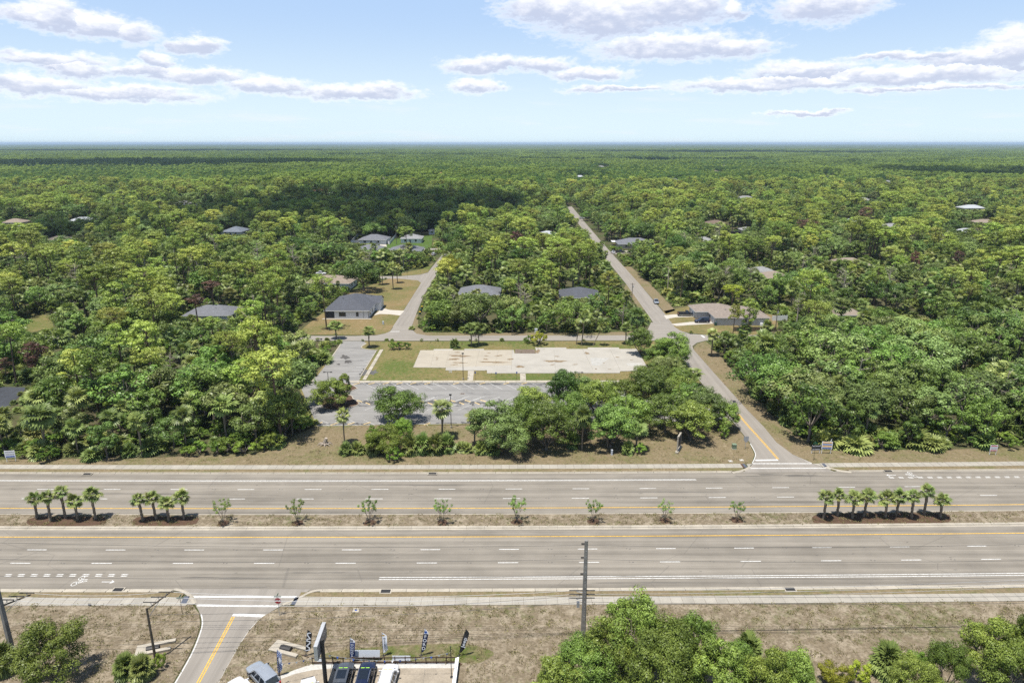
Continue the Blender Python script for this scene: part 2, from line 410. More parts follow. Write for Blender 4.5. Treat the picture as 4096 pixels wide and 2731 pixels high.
mt['palmbark'] = M_plain('palm_trunk', (0.20, 0.165, 0.125), 0.95, 0.1, 0, 0.4, 5.0)
mt['deadwood'] = M_plain('dead_wood', (0.34, 0.29, 0.24), 0.95, 0.1, 0, 0.25, 1.5)
mt['oak'] = M_leaf('oak_leaves', (0.044, 0.082, 0.016), (0.240, 0.355, 0.068), (0.295, 0.360, 0.115), 0.18)
mt['oakfg'] = M_leaf('oak_leaves_light', (0.075, 0.118, 0.020), (0.300, 0.390, 0.078), None, 0.20, 0.5)
mt['pine'] = M_leaf('pine_needles', (0.105, 0.150, 0.024), (0.410, 0.510, 0.090), (0.470, 0.510, 0.100), 0.20)
mt['palm'] = M_leaf('palm_fronds', (0.075, 0.115, 0.028), (0.295, 0.360, 0.105), (0.370, 0.390, 0.130), 0.20, 0.6)
mt['palmdead'] = M_leaf('dead_fronds', (0.22, 0.165, 0.09), (0.42, 0.33, 0.20), None, 0.1, 0.6)
mt['shrub'] = M_leaf('shrub_leaves', (0.100, 0.170, 0.026), (0.260, 0.370, 0.060), (0.290, 0.380, 0.070), 0.38)
mt['bright'] = M_leaf('spring_leaves', (0.250, 0.290, 0.030), (0.480, 0.520, 0.070), None, 0.4)
mt['rust'] = M_leaf('dead_needles', (0.070, 0.034, 0.024), (0.165, 0.085, 0.058), None, 0.1)
mt['weed'] = M_leaf('weed_blades', (0.16, 0.15, 0.06), (0.30, 0.27, 0.12), (0.34, 0.27, 0.16), 0.25, 1.0)
# ------------------------------------------------------------------ the setting
BLOCK = []      # (outline, margin) no tree stands here
VIS = []        # (outline, z) must be seen from the air
def struct(o, label, cat): return tag(o, label, cat, kind='structure')
def hwY(X, a): return a + 0.007*X + 0.00007*X*X
def strip(x0, x1, a0, a1, step=6.0):
    n = max(2, int(abs(x1-x0)/step)+1); xs = np.linspace(x0, x1, n)
    return [(x, hwY(x, a0)) for x in xs] + [(x, hwY(x, a1)) for x in xs[::-1]]

g = flat_poly('ground', [(-45000,-2000),(45000,-2000),(45000,45000),(-45000,45000)], 0.0, mt['floor'])
struct(g, 'flat sandy ground under the woods reaching to the horizon', 'ground')
XL, XR = -190, 190
# carriageways
near = flat_poly('highway_carriageway', strip(XL, XR, 82.6, 98.7), 0.030, mt['hwy'])
struct(near, 'pale grey asphalt carriageway with three lanes nearest the camera', 'road')
farc = flat_poly('highway_carriageway', strip(XL, XR, 103.0, 118.2), 0.030, mt['hwy'])
struct(farc, 'pale grey asphalt carriageway with three lanes beyond the planted median', 'road')
BLOCK.append((strip(-150, 150, 76, 124.5), 0)); 
# paint
def dashes(parent, a, phase_px, ln=3.05, w=0.16, skip=()):
    x0 = P(*phase_px).x; k = 0
    me = MB().box((0, 0, 0), (ln, w, 0.004)).mesh('lane_dash', mt['white'])
    for i in range(-13, 14):
        x = x0 + 12.19*i
        if x < -118 or x > 118: continue
        inst('lane_dash', me, parent, (x, hwY(x, a), 0.034), (0, 0, math.atan(0.007+0.00014*x)))
dashes(near, 92.72, (1407, 2198)); dashes(near, 89.22, (1382, 2252))
dashes(farc, 108.5, (944.6, 1995.8)); dashes(farc, 111.95, (176.8, 1959.5))
def longline(parent, a, x0, x1, w, mat, name):
    m = MB(); xs = np.linspace(x0, x1, max(2, int(abs(x1-x0)/5)))
    ribbon(m, [(x, hwY(x, a)) for x in xs], w, 0.0345); return m.build(name, mat, parent)
longline(near, 96.26, XL, XR, 0.17, mt['yellow'], 'yellow_edge_line')
longline(farc, 105.2, XL, XR, 0.17, mt['yellow'], 'yellow_edge_line')
xs_ = P(1517, 2312).x
for a in (85.68, 85.20): longline(near, a, xs_, XR, 0.15, mt['white'], 'white_line')
xe_ = P(2783, 1916).x
for a in (115.05, 115.35): longline(farc, a, XL, xe_, 0.15, mt['white'], 'white_line')
me = MB().add([(-0.5,-0.09,0),(0.4,-0.09,0),(0.55,0.09,0),(-0.35,0.09,0)], [(0,1,2,3)]).mesh('buffer_dash', mt['white'])
for kk in range(-2, 10):
    for dy in (2297.0, 2303.5):
        q = P(34+51.6*kk - (3 if dy > 2300 else 0), dy); inst('buffer_dash', me, near, (q.x, q.y, 0.0345))
for kk in range(0, 16):
    for dy in (1908.0, 1911.5):
        q = P(3563+38.6*kk + (4 if dy > 1909 else 0), dy - kk*0.15); inst('buffer_dash', me, farc, (q.x, q.y, 0.0345))
def bike_mark(parent, c, s, flip):
    m = MB()
    def ring(cx, cy, r, t=0.09, n=14):
        V = []
        for i in range(n):
            th = 2*math.pi*i/n
            V += [((cx+(r-t)*math.cos(th)), cy+(r-t)*math.sin(th), 0), (cx+r*math.cos(th), cy+r*math.sin(th), 0)]
        m.add(V, [(2*i, 2*i+1, (2*i+3) % (2*n), (2*i+2) % (2*n)) for i in range(n)])
    ring(-0.55, -0.45, 0.42); ring(-0.55+0.25, 0.62, 0.42)
    for a, b in (((-0.5,-0.45),(0.35,-0.1)),((0.35,-0.1),(-0.3,0.62)),((-0.5,-0.45),(0.1,0.3)),((0.35,-0.1),(0.9,0.1)),((0.1,0.3),(0.75,0.35))): ribbon(m, [a, b], 0.12, 0.0)
    o = m.build('bicycle_symbol', mt['white'], parent, (c.x, c.y, 0.035)); o.scale = (s*flip, s*1.25, 1)
    m = MB(); ribbon(m, [(-0.9, 0), (0.5, 0)], 0.16, 0); m.add([(0.4,-0.42,0),(0.95,0,0),(0.4,0.42,0)], [(0,1,2)])
    return m
a_ = bike_mark(near, P(322, 2325), 1.0, 1).build('direction_arrow', mt['white'], near, tuple(P(432, 2326, 0.035)))
a_ = bike_mark(farc, P(3642, 1899), 1.0, -1).build('direction_arrow', mt['white'], farc, tuple(P(3565, 1900, 0.035)), math.pi)
# tyre smears where cars turn, oil drips
oilm = M_road('tyre_smear', (0.135, 0.124, 0.108), (0.12, 2.2, 1), 0.25)
tr_ = np.random.default_rng(5)
def smear(parent, cx, cy, rx, ry, k=0):
    ph = tr_.uniform(0, 6); pts = []
    for t in np.linspace(0, 2*math.pi, 31)[:-1]:
        q = 1+.3*math.sin(2*t+ph)+.22*math.sin(5*t+ph)+.16*math.sin(9*t+2*ph); pts.append(P(cx+rx*q*math.cos(t), cy+ry*q*math.sin(t)))
    flat_poly('tyre_smear', pts, 0.0325+k, oilm, None, parent)
smear(farc, 3080, 1898, 70, 2.2); smear(farc, 3200, 1902, 90, 3.2, .0003); smear(farc, 3000, 1905, 60, 1.6, .0006); smear(near, 985, 2349, 55, 3.2); smear(near, 900, 2311, 160, 3.2, .0003); smear(near, 1300, 2290, 130, 2.5, .0006); smear(near, 2600, 2330, 200, 2.4, .0009); smear(farc, 600, 1975, 220, 2.0, .0009); smear(farc, 2700, 1968, 160, 1.8, .0012); smear(farc, 1700, 1940, 240, 1.6, .0015)
for k in range(46):
    if k % 2: smear(near, tr_.uniform(0, 4096), tr_.choice([2170, 2222, 2285])+tr_.uniform(-8, 8), tr_.uniform(3, 9), tr_.uniform(.8, 1.6), .0012+.00002*k)
    else: smear(farc, tr_.uniform(0, 4096), tr_.choice([1977, 1942, 2010])+tr_.uniform(-5, 5), tr_.uniform(3, 9), tr_.uniform(.6, 1.2), .0016+.00002*k)
# reflective studs between the dashes
stud = MB().box((0, 0, 0), (.16, .12, .03)).mesh('road_stud', M_plain('stud', (.10, .095, .09), .8))
for par_, a_s, ph_ in ((near, 92.72, (1407, 2198)), (near, 89.22, (1382, 2252)), (farc, 108.5, (944.6, 1995.8)), (farc, 111.95, (176.8, 1959.5))):
    for i in range(-9, 10):
        x = P(*ph_).x+12.19*(i+.5)
        if abs(x) < 100: inst('road_stud', stud, par_, (x, hwY(x, a_s)+.05, .04)); inst('road_stud', stud, par_, (x+.5, hwY(x+.5, a_s)-.06, .036), (0, 0, .2), (1.6, 1.2, .3))
# kerbs, stone by stone
def kerb(name, a_road, a_back, ranges, label, gutter=0.45):
    d = a_back - a_road; s = 1 if d > 0 else -1; d = abs(d); gut = min(gutter, d*0.55)
    prof = [(0, 0.0), (0, 0.036), (gut, 0.034), (gut+0.03, 0.15), (d, 0.155), (d, 0.0)]
    L = 2.96; V = [(-L/2, s*y, z) for y, z in prof] + [(L/2, s*y, z) for y, z in prof]; n = len(prof)
    fc = [(i, (i+1) % n, n+(i+1) % n, n+i) for i in range(n)] + [tuple(range(n))[::-1], tuple(range(n, 2*n))]
    if s > 0: fc = [q[::-1] for q in fc]
    me = MB().add(V, fc).mesh('kerb_stone', mt['conc'])
    par = empty(name); struct(par, label, 'kerb')
    for x0, x1 in ranges:
        nn = int(round((x1-x0)/3.0)); 
        for i in range(nn):
            x = x0 + (i+0.5)*(x1-x0)/nn
            inst('kerb_stone', me, par, (x, hwY(x, a_road), 0.0), (0, 0, math.atan(0.007+0.00014*x)))
    return par
ga, gb = P(697, 2352).x, P(1285, 2356).x
kn = kerb('kerb', 83.05, 82.2, [(-112, ga), (gb, 112)], 'concrete kerb and gutter along the near edge of the highway')
kerb('kerb', 98.3, 99.3, [(-118, 118)], 'wide concrete kerb on the near side of the median')
kerb('kerb', 103.32, 102.9, [(-118, 118)], 'narrow concrete kerb on the far side of the median')
gc, gd = P(2930, 1889).x, P(3400, 1888).x
kf = kerb('kerb', 117.95, 118.42, [(-124, gc), (gd, 124)], 'concrete kerb along the far edge of the highway')
def kerb_return(parent, px, w=0.6, z=0.15):
    pts = smooth_line(W(px), 5); m = MB(); V = []
    for i, p in enumerate(pts):
        t = (pts[min(i+1, len(pts)-1)] - pts[max(i-1, 0)]).normalized(); nn = Vector((-t.y, t.x, 0))
        for o, zz in ((w/2, 0.0), (w/2, z*0.3), (0.05, z), (-w/2, z), (-w/2, 0.0)):
            q = p + nn*o; V.append((q.x, q.y, zz))
    m.add(V, [(i*5+j, i*5+j+1, (i+1)*5+j+1, (i+1)*5+j) for i in range(len(pts)-1) for j in range(4)])
    return m.build('kerb_return', mt['conc'], parent)
kerb_return(kn, [(697, 2357), (730, 2364), (752, 2376), (768, 2392), (780, 2416)])
kerb_return(kn, [(1130, 2420), (1195, 2391), (1232, 2372), (1262, 2363), (1290, 2361)])
kerb_return(kf, [(3002, 1868), (2986, 1877), (2962, 1886), (2928, 1891)], 0.55)
kerb_return(kf, [(3405, 1889), (3360, 1884), (3325, 1876), (3298, 1868)], 0.55)
# verges
vg = flat_poly('verge', strip(-130, ga+2.0, 82.2, 81.02), 0.125, mt['dry2'], 0.15); struct(vg, 'thin dry grass verge between near kerb and sidewalk, left of the side street', 'verge')
vg = flat_poly('verge', strip(gb-2.6, 130, 82.2, 81.02), 0.125, mt['dry2'], 0.15); struct(vg, 'thin dry grass verge between near kerb and sidewalk, right of the side street', 'verge')
vg = flat_poly('verge', strip(-140, gc+2.5, 118.42, 119.75), 0.125, mt['dry2'], 0.15); struct(vg, 'thin grass verge along the far kerb, left of the northern side street', 'verge')
vg = flat_poly('verge', strip(gd-3.2, 140, 118.42, 119.75), 0.125, mt['dry2'], 0.15); struct(vg, 'thin grass verge along the far kerb, right of the northern side street', 'verge')
# sidewalks, slab by slab
def sidewalk(a0, a1, ranges, label):
    base = MB()
    for x0, x1 in ranges:
        p = strip(x0, x1, a0+0.02, a1-0.02); base.prism(p, -0.02, 0.115)
    par = base.build('sidewalk', mt['mulch']); struct(par, label, 'sidewalk')
    L = 1.56; me = MB().box((0, 0, 0.06), (L-0.035, a1-a0, 0.155)).mesh('slab', mt['walk'])
    for x0, x1 in ranges:
        nn = int(round((x1-x0)/L))
        for i in range(nn):
            x = x0 + (i+0.5)*L; ym = hwY(x, (a0+a1)/2)
            inst('slab', me, par, (x, ym, rng.uniform(-0.004, 0.004)), (rng.uniform(-.002, .002), 0, math.atan(0.007+0.00014*x)), ((x1-x0)/nn/L, 1, 1))
    return par
na, nb = P(762, 2402).x, P(1150, 2408).x
swn = sidewalk(79.34, 81.02, [(-88, na-0.3), (nb+1.2, 88)], 'near concrete sidewalk of pale slabs along the highway')
fa, fb = P(2992, 1864).x, P(3275, 1862).x
swf = sidewalk(119.75, 121.5, [(-105, fa-0.6), (fb+0.4, 105)], 'far concrete sidewalk of pale slabs in front of the woods')
tac = M_plain('warning_pad', (0.075, 0.085, 0.11), 0.8)
def pad(par, px):
    pts = W(px); flat_poly('warning_pad', pts, 0.150, tac, 0.02, par)
pad(swn, [(737, 2387), (760, 2387), (745, 2417), (722, 2417)])
pad(swn, [(1180, 2391), (1196, 2391), (1181, 2420), (1164, 2420)])
pad(swf, [(2968, 1856.5), (2978, 1856.5), (2990, 1871), (2978, 1871)])
pad(swf, [(3286, 1855), (3297, 1855), (3310, 1869), (3297, 1869)])
# ramps beside the openings
for par, px in ((swn, [(770, 2386), (776, 2418), (748, 2418), (762, 2386)]), (swn, [(1196, 2390), (1126, 2421), (1160, 2421), (1186, 2390)]),
                (swf, [(2986, 1857), (3010, 1856), (2992, 1871), (2994, 1871)]), (swf, [(3250, 1855), (3284, 1855), (3300, 1870), (3296, 1870)])):
    flat_poly('ramp', W(px), 0.10, mt['walk'], 0.1, par)
# median
med = flat_poly('median', strip(-130, 130, 99.25, 102.95), 0.13, mt['dry'], 0.14)
struct(med, 'raised median strip of dry grass between the carriageways', 'median')
def mulch_bed(px, label):
    o = flat_poly('mulch_bed', smooth_line(W(px, 0.13), 4)[:-1], 0.138, mt['mulch'], None, med); o['label'] = label
mulch_bed([(120, 2100), (105, 2086), (140, 2068), (260, 2065), (400, 2066), (425, 2080), (400, 2098), (260, 2104), (120, 2100)], 'brown mulch bed under the left five palms')
mulch_bed([(540, 2100), (530, 2085), (560, 2066), (680, 2065), (785, 2068), (790, 2085), (765, 2098), (640, 2102), (540, 2100)], 'brown mulch bed under the four palms')
mulch_bed([(3255, 2090), (3250, 2066), (3300, 2055), (3500, 2052), (3760, 2052), (3800, 2070), (3770, 2090), (3500, 2096), (3255, 2090)], 'brown mulch bed under the nine palms')

# side streets ---------------------------------------------------------------
ss_l = [(730, 2354), (765, 2378), (782, 2418), (800, 2455), (806, 2494), (792, 2546), (760, 2621), (700, 2726), (640, 2830)]
ss_r = [(1240, 2356), (1199, 2390), (1124, 2423), (1059, 2462), (1040, 2476), (998, 2522), (961, 2578), (923, 2644), (900, 2686), (870, 2745), (830, 2830)]
southp = smooth_line(W(ss_l), 4) + smooth_line(W(ss_r), 4)[::-1]
south = flat_poly('side_street', southp, 0.034, mt['street']); struct(south, 'southern side street with yellow double line beside the car lot', 'street')
def paint(parent, px, w, mat, name, z=0.039, off=0.0, sm=4):
    m = MB(); pts = smooth_line(W(px), sm) if sm else W(px); ribbon(m, pts, w, z, 0, off); return m.build(name, mat, parent)
paint(south, [(767, 2386), (1186, 2387)], 0.42, mt['white'], 'crosswalk_line', sm=0)
paint(south, [(788, 2421), (1116, 2424)], 0.36, mt['white'], 'crosswalk_line', sm=0)
paint(south, [(931, 2458), (1064, 2463)], 0.55, mt['white'], 'stop_bar', sm=0)
for o_ in (-0.14, 0.14): paint(south, [(933, 2466), (868, 2590), (795, 2726), (740, 2830)], 0.13, mt['yellow'], 'yellow_line', off=o_)
paint(south, [(801, 2458), (806, 2494), (792, 2546), (760, 2621), (700, 2726), (642, 2826)], 0.15, mt['white'], 'edge_line', off=0.12)
paint(south, [(1055, 2466), (1040, 2476), (998, 2522), (961, 2578), (923, 2644), (900, 2686), (872, 2741)], 0.15, mt['white'], 'edge_line', off=-0.02)

se_l = [(2970, 1889), (2996, 1872), (3012, 1854), (3024, 1819), (3003, 1774), (2943, 1700), (2910, 1662), (2744, 1454), (2700, 1398), (2660, 1364)]
se_r = [(3340, 1887), (3303, 1872), (3249, 1854), (3175, 1819), (3107, 1768), (3056, 1705), (2992, 1640), (2870, 1505), (2776, 1400), (2740, 1364)]
X0, X1 = P(2690, 1340).x - 6.6, P(2690, 1340).x
up_l = [(P(2594, 1262).x, P(2594, 1262).y), (51.0, 300), (51.0, 420), (52.0, 560), (53.2, 690)]
up_r = [(P(2665, 1262).x, P(2665, 1262).y), (57.0, 300), (57.0, 420), (58.0, 560), (59.4, 690)]
stp = W(se_l) + [Vector((*p, 0)) for p in up_l] + [Vector((*p, 0)) for p in up_r[::-1]] + W(se_r)[::-1]
north = flat_poly('side_street', stp, 0.034, mt['street']); struct(north, 'northern side street running straight away through the woods', 'street')
BLOCK.append(([tuple(p[:2]) for p in stp], 1.5)); VIS.append(([tuple(p[:2]) for p in W(se_l)] + [up_l[0], up_l[1], (51.0, 338), (57.0, 338), up_r[1], up_r[0]] + [tuple(p[:2]) for p in W(se_r)[::-1]], 0.2)); VIS.append(([(51.2, 428), (52.0, 560), (53.2, 690), (59.4, 690), (58.0, 560), (57.0, 428)], 0.2))
paint(north, [(2990, 1873), (3303, 1872)], 0.32, mt['white'], 'crosswalk_line', sm=0)
paint(north, [(3010, 1854), (3247, 1854)], 0.32, mt['white'], 'crosswalk_line', sm=0)
paint(north, [(3021, 1841), (3112, 1839.5)], 0.6, mt['white'], 'stop_bar', sm=0)
for o_ in (-0.15, 0.15): paint(north, [(3112, 1836), (3052, 1768), (2990, 1700), (2953, 1656)], 0.14, mt['yellow'], 'yellow_line', off=o_)
paint(north, [(3003, 1774), (3023, 1812), (3021, 1832), (3011, 1853)], 0.16, mt['white'], 'edge_line', off=-0.1)
paint(north, [(3107, 1769), (3172, 1816), (3246, 1853)], 0.16, mt['white'], 'edge_line', off=0.1)
# cross street with filleted corners
cY0, cY1 = P(2048, 1363).y, P(2048, 1342).y
cs = [(-160, cY0+0.6), (P(1640,1363).x, cY0)] + [tuple(p[:2]) for p in W([(2640, 1362), (2685, 1375), (2705, 1398)])] + \
     [tuple(p[:2]) for p in W([(2776, 1401), (2769, 1385), (2786, 1372), (2823, 1362)])] + [(150, cY0), (150, cY1)] + \
     [tuple(p[:2]) for p in W([(2823, 1340), (2760, 1335), (2720, 1322), (2672, 1290)])] + \
     [tuple(p[:2]) for p in W([(2604, 1290), (2590, 1320), (2560, 1341)])] + \
     [tuple(p[:2]) for p in W([(1712, 1342.5), (1665, 1334), (1646, 1316), (1646, 1304)])] + \
     [tuple(p[:2]) for p in W([(1576, 1304), (1561, 1325), (1540, 1334), (1506, 1341), (1420, 1344)])] + [(-160, cY1+0.6)]
cross = flat_poly('cross_street', cs, 0.038, mt['xstreet']); struct(cross, 'pale residential cross street behind the vacant lot', 'street')
BLOCK.append((cs, 0.8)); VIS.append(([(-66, cY0), (62, cY0), (62, cY1), (-66, cY1)], 0.1))
paint(cross, [(1561, 1326), (1598, 1326)], 0.5, mt['white'], 'stop_bar', 0.043, sm=0)
paint(cross, [(2806, 1341), (2818, 1351)], 0.7, mt['white'], 'stop_bar', 0.043, sm=0)
# street past the white house, with its T junction
w_l = W([(1570, 1308), (1610, 1249), (1691, 1125)]); w_r = W([(1646, 1308), (1666, 1252), (1695, 1181), (1722, 1138)])
lx0, lx1 = w_l[1].x, w_l[1].x + 6.4
ws = [tuple(p[:2]) for p in W([(1570, 1308), (1610, 1249), (1684, 1132), (1672, 1122), (1600, 1115)])] + [(-130, P(1600,1115).y), (-130, P(1600,1105).y)] + \
     [tuple(p[:2]) for p in W([(1600, 1105), (1680, 1099), (1712, 1090), (1727, 1070)])] + [(lx0+2.0, 404), (lx0+7.2, 404)] + [tuple(p[:2]) for p in W([(1738, 1110), (1722, 1138), (1695, 1181), (1666, 1252), (1646, 1308)])]
west = flat_poly('side_street', ws, 0.034, mt['street']); struct(west, 'narrow street passing the white house up to a T junction', 'street')
BLOCK.append((ws, 1.0)); VIS.append(([tuple(p[:2]) for p in W([(1561, 1325), (1610, 1249), (1686, 1130), (1610, 1112), (1700, 1096), (1735, 1065), (1760, 1024), (1768, 1026), (1722, 1138), (1666, 1252), (1650, 1316)])], 0.1))
yb = P(1700, 997).y
bs = [(-140, yb-3), (-30, yb-3), (-30, yb+3), (-140, yb+3)]
bk = flat_poly('cross_street', bs, 0.036, mt['xstreet']); struct(bk, 'distant residential road in front of the houses with white fence', 'street')
BLOCK.append((bs, 1.0)); VIS.append(([(-60, yb-3), (-44, yb-3), (-44, yb+3), (-60, yb+3)], 0.2))

# open ground --------------------------------------------------------------
def open_ground(name, px, z, mat, label, cat, margin=0.5, vis=True, skirt=None, world=None):
    pts = [tuple(p[:2]) for p in W(px)] if world is None else world
    o = flat_poly(name, pts, z, mat, skirt); struct(o, label, cat)
    BLOCK.append((pts, margin))
    if vis: VIS.append((pts, 0.1))
    return o
# strip in front of the woods and lot
fs = strip(-150, P(3000, 1856).x, 121.45, 121.9)
fs = [(x, hwY(x, 121.45)) for x in np.linspace(-150, P(3005, 1856).x, 30)] + [tuple(p[:2]) for p in W([(3018, 1819), (2998, 1774), (2940, 1700), (2905, 1672), (2840, 1690), (2700, 1690), (2500, 1700), (1500, 1702), (1265, 1706), (1180, 1740), (1120, 1790), (1000, 1815), (600, 1832), (0, 1838)])] + [(-150, 128)]
frontlawn = flat_poly('verge', fs, 0.05, mt['dry2'], 0.1); struct(frontlawn, 'wide strip of dry brown grass between the far sidewalk and the lot', 'verge')
BLOCK.append((fs, 0.0))
fs2 = [(x, hwY(x, 121.45)) for x in np.linspace(P(3255, 1856).x, 150, 20)] + [(150, 128.5)] + [tuple(p[:2]) for p in W([(4096, 1790), (3700, 1800), (3400, 1800), (3250, 1784), (3115, 1690), (3005, 1570), (2895, 1440), (2845, 1385), (2823, 1364), (2790, 1374), (2776, 1390), (2776, 1400), (2870, 1507), (2992, 1642), (3054, 1705), (3105, 1768), (3172, 1818)])]
fl2 = flat_poly('verge', fs2, 0.05, mt['dry2'], 0.1); struct(fl2, 'brown grass shoulder right of the northern side street and along the woods', 'verge')
BLOCK.append((fs2, 0.0)); VIS.append(([tuple(p[:2]) for p in W([(3330, 1806), (3200, 1790), (3085, 1700), (2975, 1570), (2870, 1440), (2830, 1390), (2790, 1374), (2776, 1400), (2992, 1642), (3105, 1768)])], 0.1))
lot_l = [tuple(p[:2]) for p in W([(1455, 1366), (2650, 1364), (2700, 1400), (2744, 1454), (2905, 1665), (2860, 1680), (1500, 1704), (1265, 1707), (1195, 1550), (1240, 1525), (1330, 1420), (1368, 1366)])]
lotlawn = flat_poly('lawn', lot_l, 0.016, mt['lawn'], None); struct(lotlawn, 'worn grass of the vacant lot round the bare concrete slab', 'lawn')
BLOCK.append((lot_l, 0.0)); VIS.append(([tuple(p[:2]) for p in W([(1380, 1366), (2600, 1364), (2600, 1500), (2300, 1690), (1300, 1700), (1215, 1560), (1270, 1500)])], 0.1))
nl_l = [tuple(p[:2]) for p in W([(-200, 2418.5), (300, 2420), (770, 2419), (795, 2452), (801, 2494), (787, 2546), (755, 2621), (695, 2726), (640, 2830), (-400, 2830)])]
a_ = flat_poly('lawn', nl_l, 0.06, mt['dry'], 0.1); struct(a_, 'sparse sandy grass left of the southern side street', 'lawn')
nl_r = [tuple(p[:2]) for p in W([(1130, 2424), (1400, 2423), (2000, 2421), (3050, 2416), (4096, 2404), (4400, 2400), (4500, 2830), (825, 2830), (868, 2745), (898, 2686), (921, 2644), (959, 2578), (996, 2522), (1038, 2476), (1057, 2462)])]
a_ = flat_poly('lawn', nl_r, 0.06, mt['dry'], 0.1); struct(a_, 'broad sparse dry lawn right of the southern side street', 'lawn')
gl = smooth_line(W([(1250, 2640), (1330, 2606), (1480, 2590), (1680, 2578), (1850, 2575), (1930, 2590), (1975, 2612), (1950, 2636), (1900, 2655), (1830, 2650), (1500, 2640), (1250, 2640)]), 4)[:-1]
a_ = flat_poly('lawn', gl, 0.067, M_grass('swale_grass', (0.160, 0.136, 0.074), (0.25, 0.205, 0.135), (0.092, 0.122, 0.028), 0.46, 0.60, 0.54, 0.70, 0.35), 0.03); struct(a_, 'patch of fresh green grass behind the banner flags', 'lawn')
open_ground('lawn', [(1180, 1338), (1500, 1340), (1540, 1333), (1560, 1324), (1609, 1248), (1688, 1126), (1668, 1120), (1600, 1114), (1560, 1113), (1400, 1170), (1240, 1290)], 0.018, mt['yard'], 'mown dry yard round the white house with the dark roof', 'lawn', 0.3)
open_ground('lawn', [(1647, 1310), (1664, 1334), (1712, 1344), (2560, 1343), (2600, 1318), (2560, 1326), (2300, 1330), (1900, 1331), (1700, 1329), (1672, 1310), (1672, 1255), (1660, 1262)], 0.018, mt['dry2'], 'brown verge along the edge of the central woods', 'lawn', 0.0, False)
open_ground('lawn', None, 0.018, mt['yard'], 'dry front yard of the beige house by the crossing', 'lawn', 0.3, True, None, [(P(2672,1290).x, P(2672,1290).y), *[tuple(p[:2]) for p in W([(2724, 1325), (2823, 1338), (3010, 1340), (3115, 1318), (3105, 1262), (2800, 1215), (2650, 1245)])]])
open_ground('lawn', None, 0.018, mt['dry2'], 'brown grass shoulder of the northern street as it runs away', 'lawn', 0.0, True, None, [(56.9, 245), (61.5, 250), (61.8, 300), (60.5, 345), (57.0, 345)])
open_ground('lawn', None, 0.018, mt['dry2'], 'narrow shoulder left of the northern street beside the central woods', 'lawn', 0.0, True, None, [(51.0, 248), (48.5, 255), (48.3, 290), (51.0, 300)])
open_ground('lawn', None, 0.018, mt['green'], 'bright green lawns of the distant houses with white fence', 'lawn', 0.3, True, None, [(P(1540,995).x, yb+3), (P(1725,995).x, yb+3), (P(1730,940).x, P(1700,940).y), (P(1560,955).x, P(1560,955).y)])
open_ground('lawn', None, 0.018, mt['lawn'], 'grassy corner beside the T junction', 'lawn', 0.0, True, None, [tuple(p[:2]) for p in W([(1600, 1104), (1680, 1098), (1712, 1088), (1735, 1050), (1690, 1075), (1610, 1092)])])
open_ground('clearing', [(130, 1255), (200, 1262), (215, 1310), (120, 1330), (60, 1330), (100, 1290)], 0.018, mt['lawn'], 'pale grassy clearing in the woods on the left', 'clearing', 0.3)
# black car park corner at the left edge
open_ground('parking_lot', [(-60, 1545), (105, 1549), (95, 1565), (40, 1625), (-60, 1650)], 0.02, mt['black'], 'fresh black asphalt car park glimpsed at the left edge', 'parking lot', 0.5)

# the abandoned parking lot ---------------------------------------------------
pl = W([(1358, 1364), (1455, 1364), (1466, 1375), (1446, 1388), (1443, 1394), (1470, 1398), (1507, 1401), (1437, 1520), (1430, 1531), (2480, 1531), (2520, 1594), (2700, 1597), (2790, 1625), (2880, 1640), (2926, 1686), (2860, 1690), (2640, 1683), (1495, 1700), (1268, 1704), (1203, 1548), (1245, 1534), (1328, 1428), (1364, 1376)])
lot = flat_poly('parking_lot', [tuple(p[:2]) for p in pl], 0.028, mt['lot']); struct(lot, 'weathered grey parking lot with angled bays and dark patches', 'parking lot')
def lotline(x0, y0, x1, y1, w=0.085): paint(lot, [(x0, y0), (x1, y1)], w, mt['faded'], 'bay_line', 0.0335, sm=0)
for k in range(14): lotline(1453+56*k, 1532, 1453+56*k+53, 1557)
for k in range(6): lotline(1690+62*k, 1609, 1690+62*k+62, 1586)
for k in range(8): lotline(1430+62*k, 1612+0*k, 1430+62*k-0+60, 1588, 0.09)
for k in range(12): lotline(1460+62*k, 1640, 1460+62*k+62, 1615)
for k in range(8): lotline(1283+57*k, 1689, 1283+57*k+34, 1703)
for k in range(6): lotline(1284+57*k, 1680, 1330+57*k, 1700, 0.08)
for k in range(9):
    t = k/8; lotline(1418+82*(1-t)-72*(1-t)*0.0-40*t, 1408+(1505-1408)*t, 1500-64*t, 1407+(1505-1407)*t)
# raised edging walk along the top of the lower lot, slab by slab
edge = empty('kerb_walk'); struct(edge, 'broken concrete edging walk between the lot and the grass', 'kerb')
e0, e1 = P(1398, 1527), P(2480, 1526); Ls = (e1.x-e0.x)/26
me = MB().box((0, 0, 0.05), (Ls-0.06, 1.45, 0.2)).mesh('slab', mt['conc'])
for i in range(26):
    inst('slab', me, edge, (e0.x+(i+0.5)*Ls, e0.y+(e1.y-e0.y)*(i+.5)/26 - 0.1, rng.uniform(-0.02, 0.01)), (rng.uniform(-.01, .01), 0, rng.uniform(-.012, .012)))
we = empty('footpath'); struct(we, 'white concrete footpath slabs beside the upper parking bays', 'footpath')
A, B = P(1520, 1399), P(1449, 1520); C_, D_ = P(1534, 1398), P(1463, 1521)
for i in range(7):
    t0, t1 = i/7+0.004, (i+1)/7-0.004
    flat_poly('slab', [A.lerp(B, t0), A.lerp(B, t1), C_.lerp(D_, t1), C_.lerp(D_, t0)], 0.11, mt['conc'], 0.12, we)
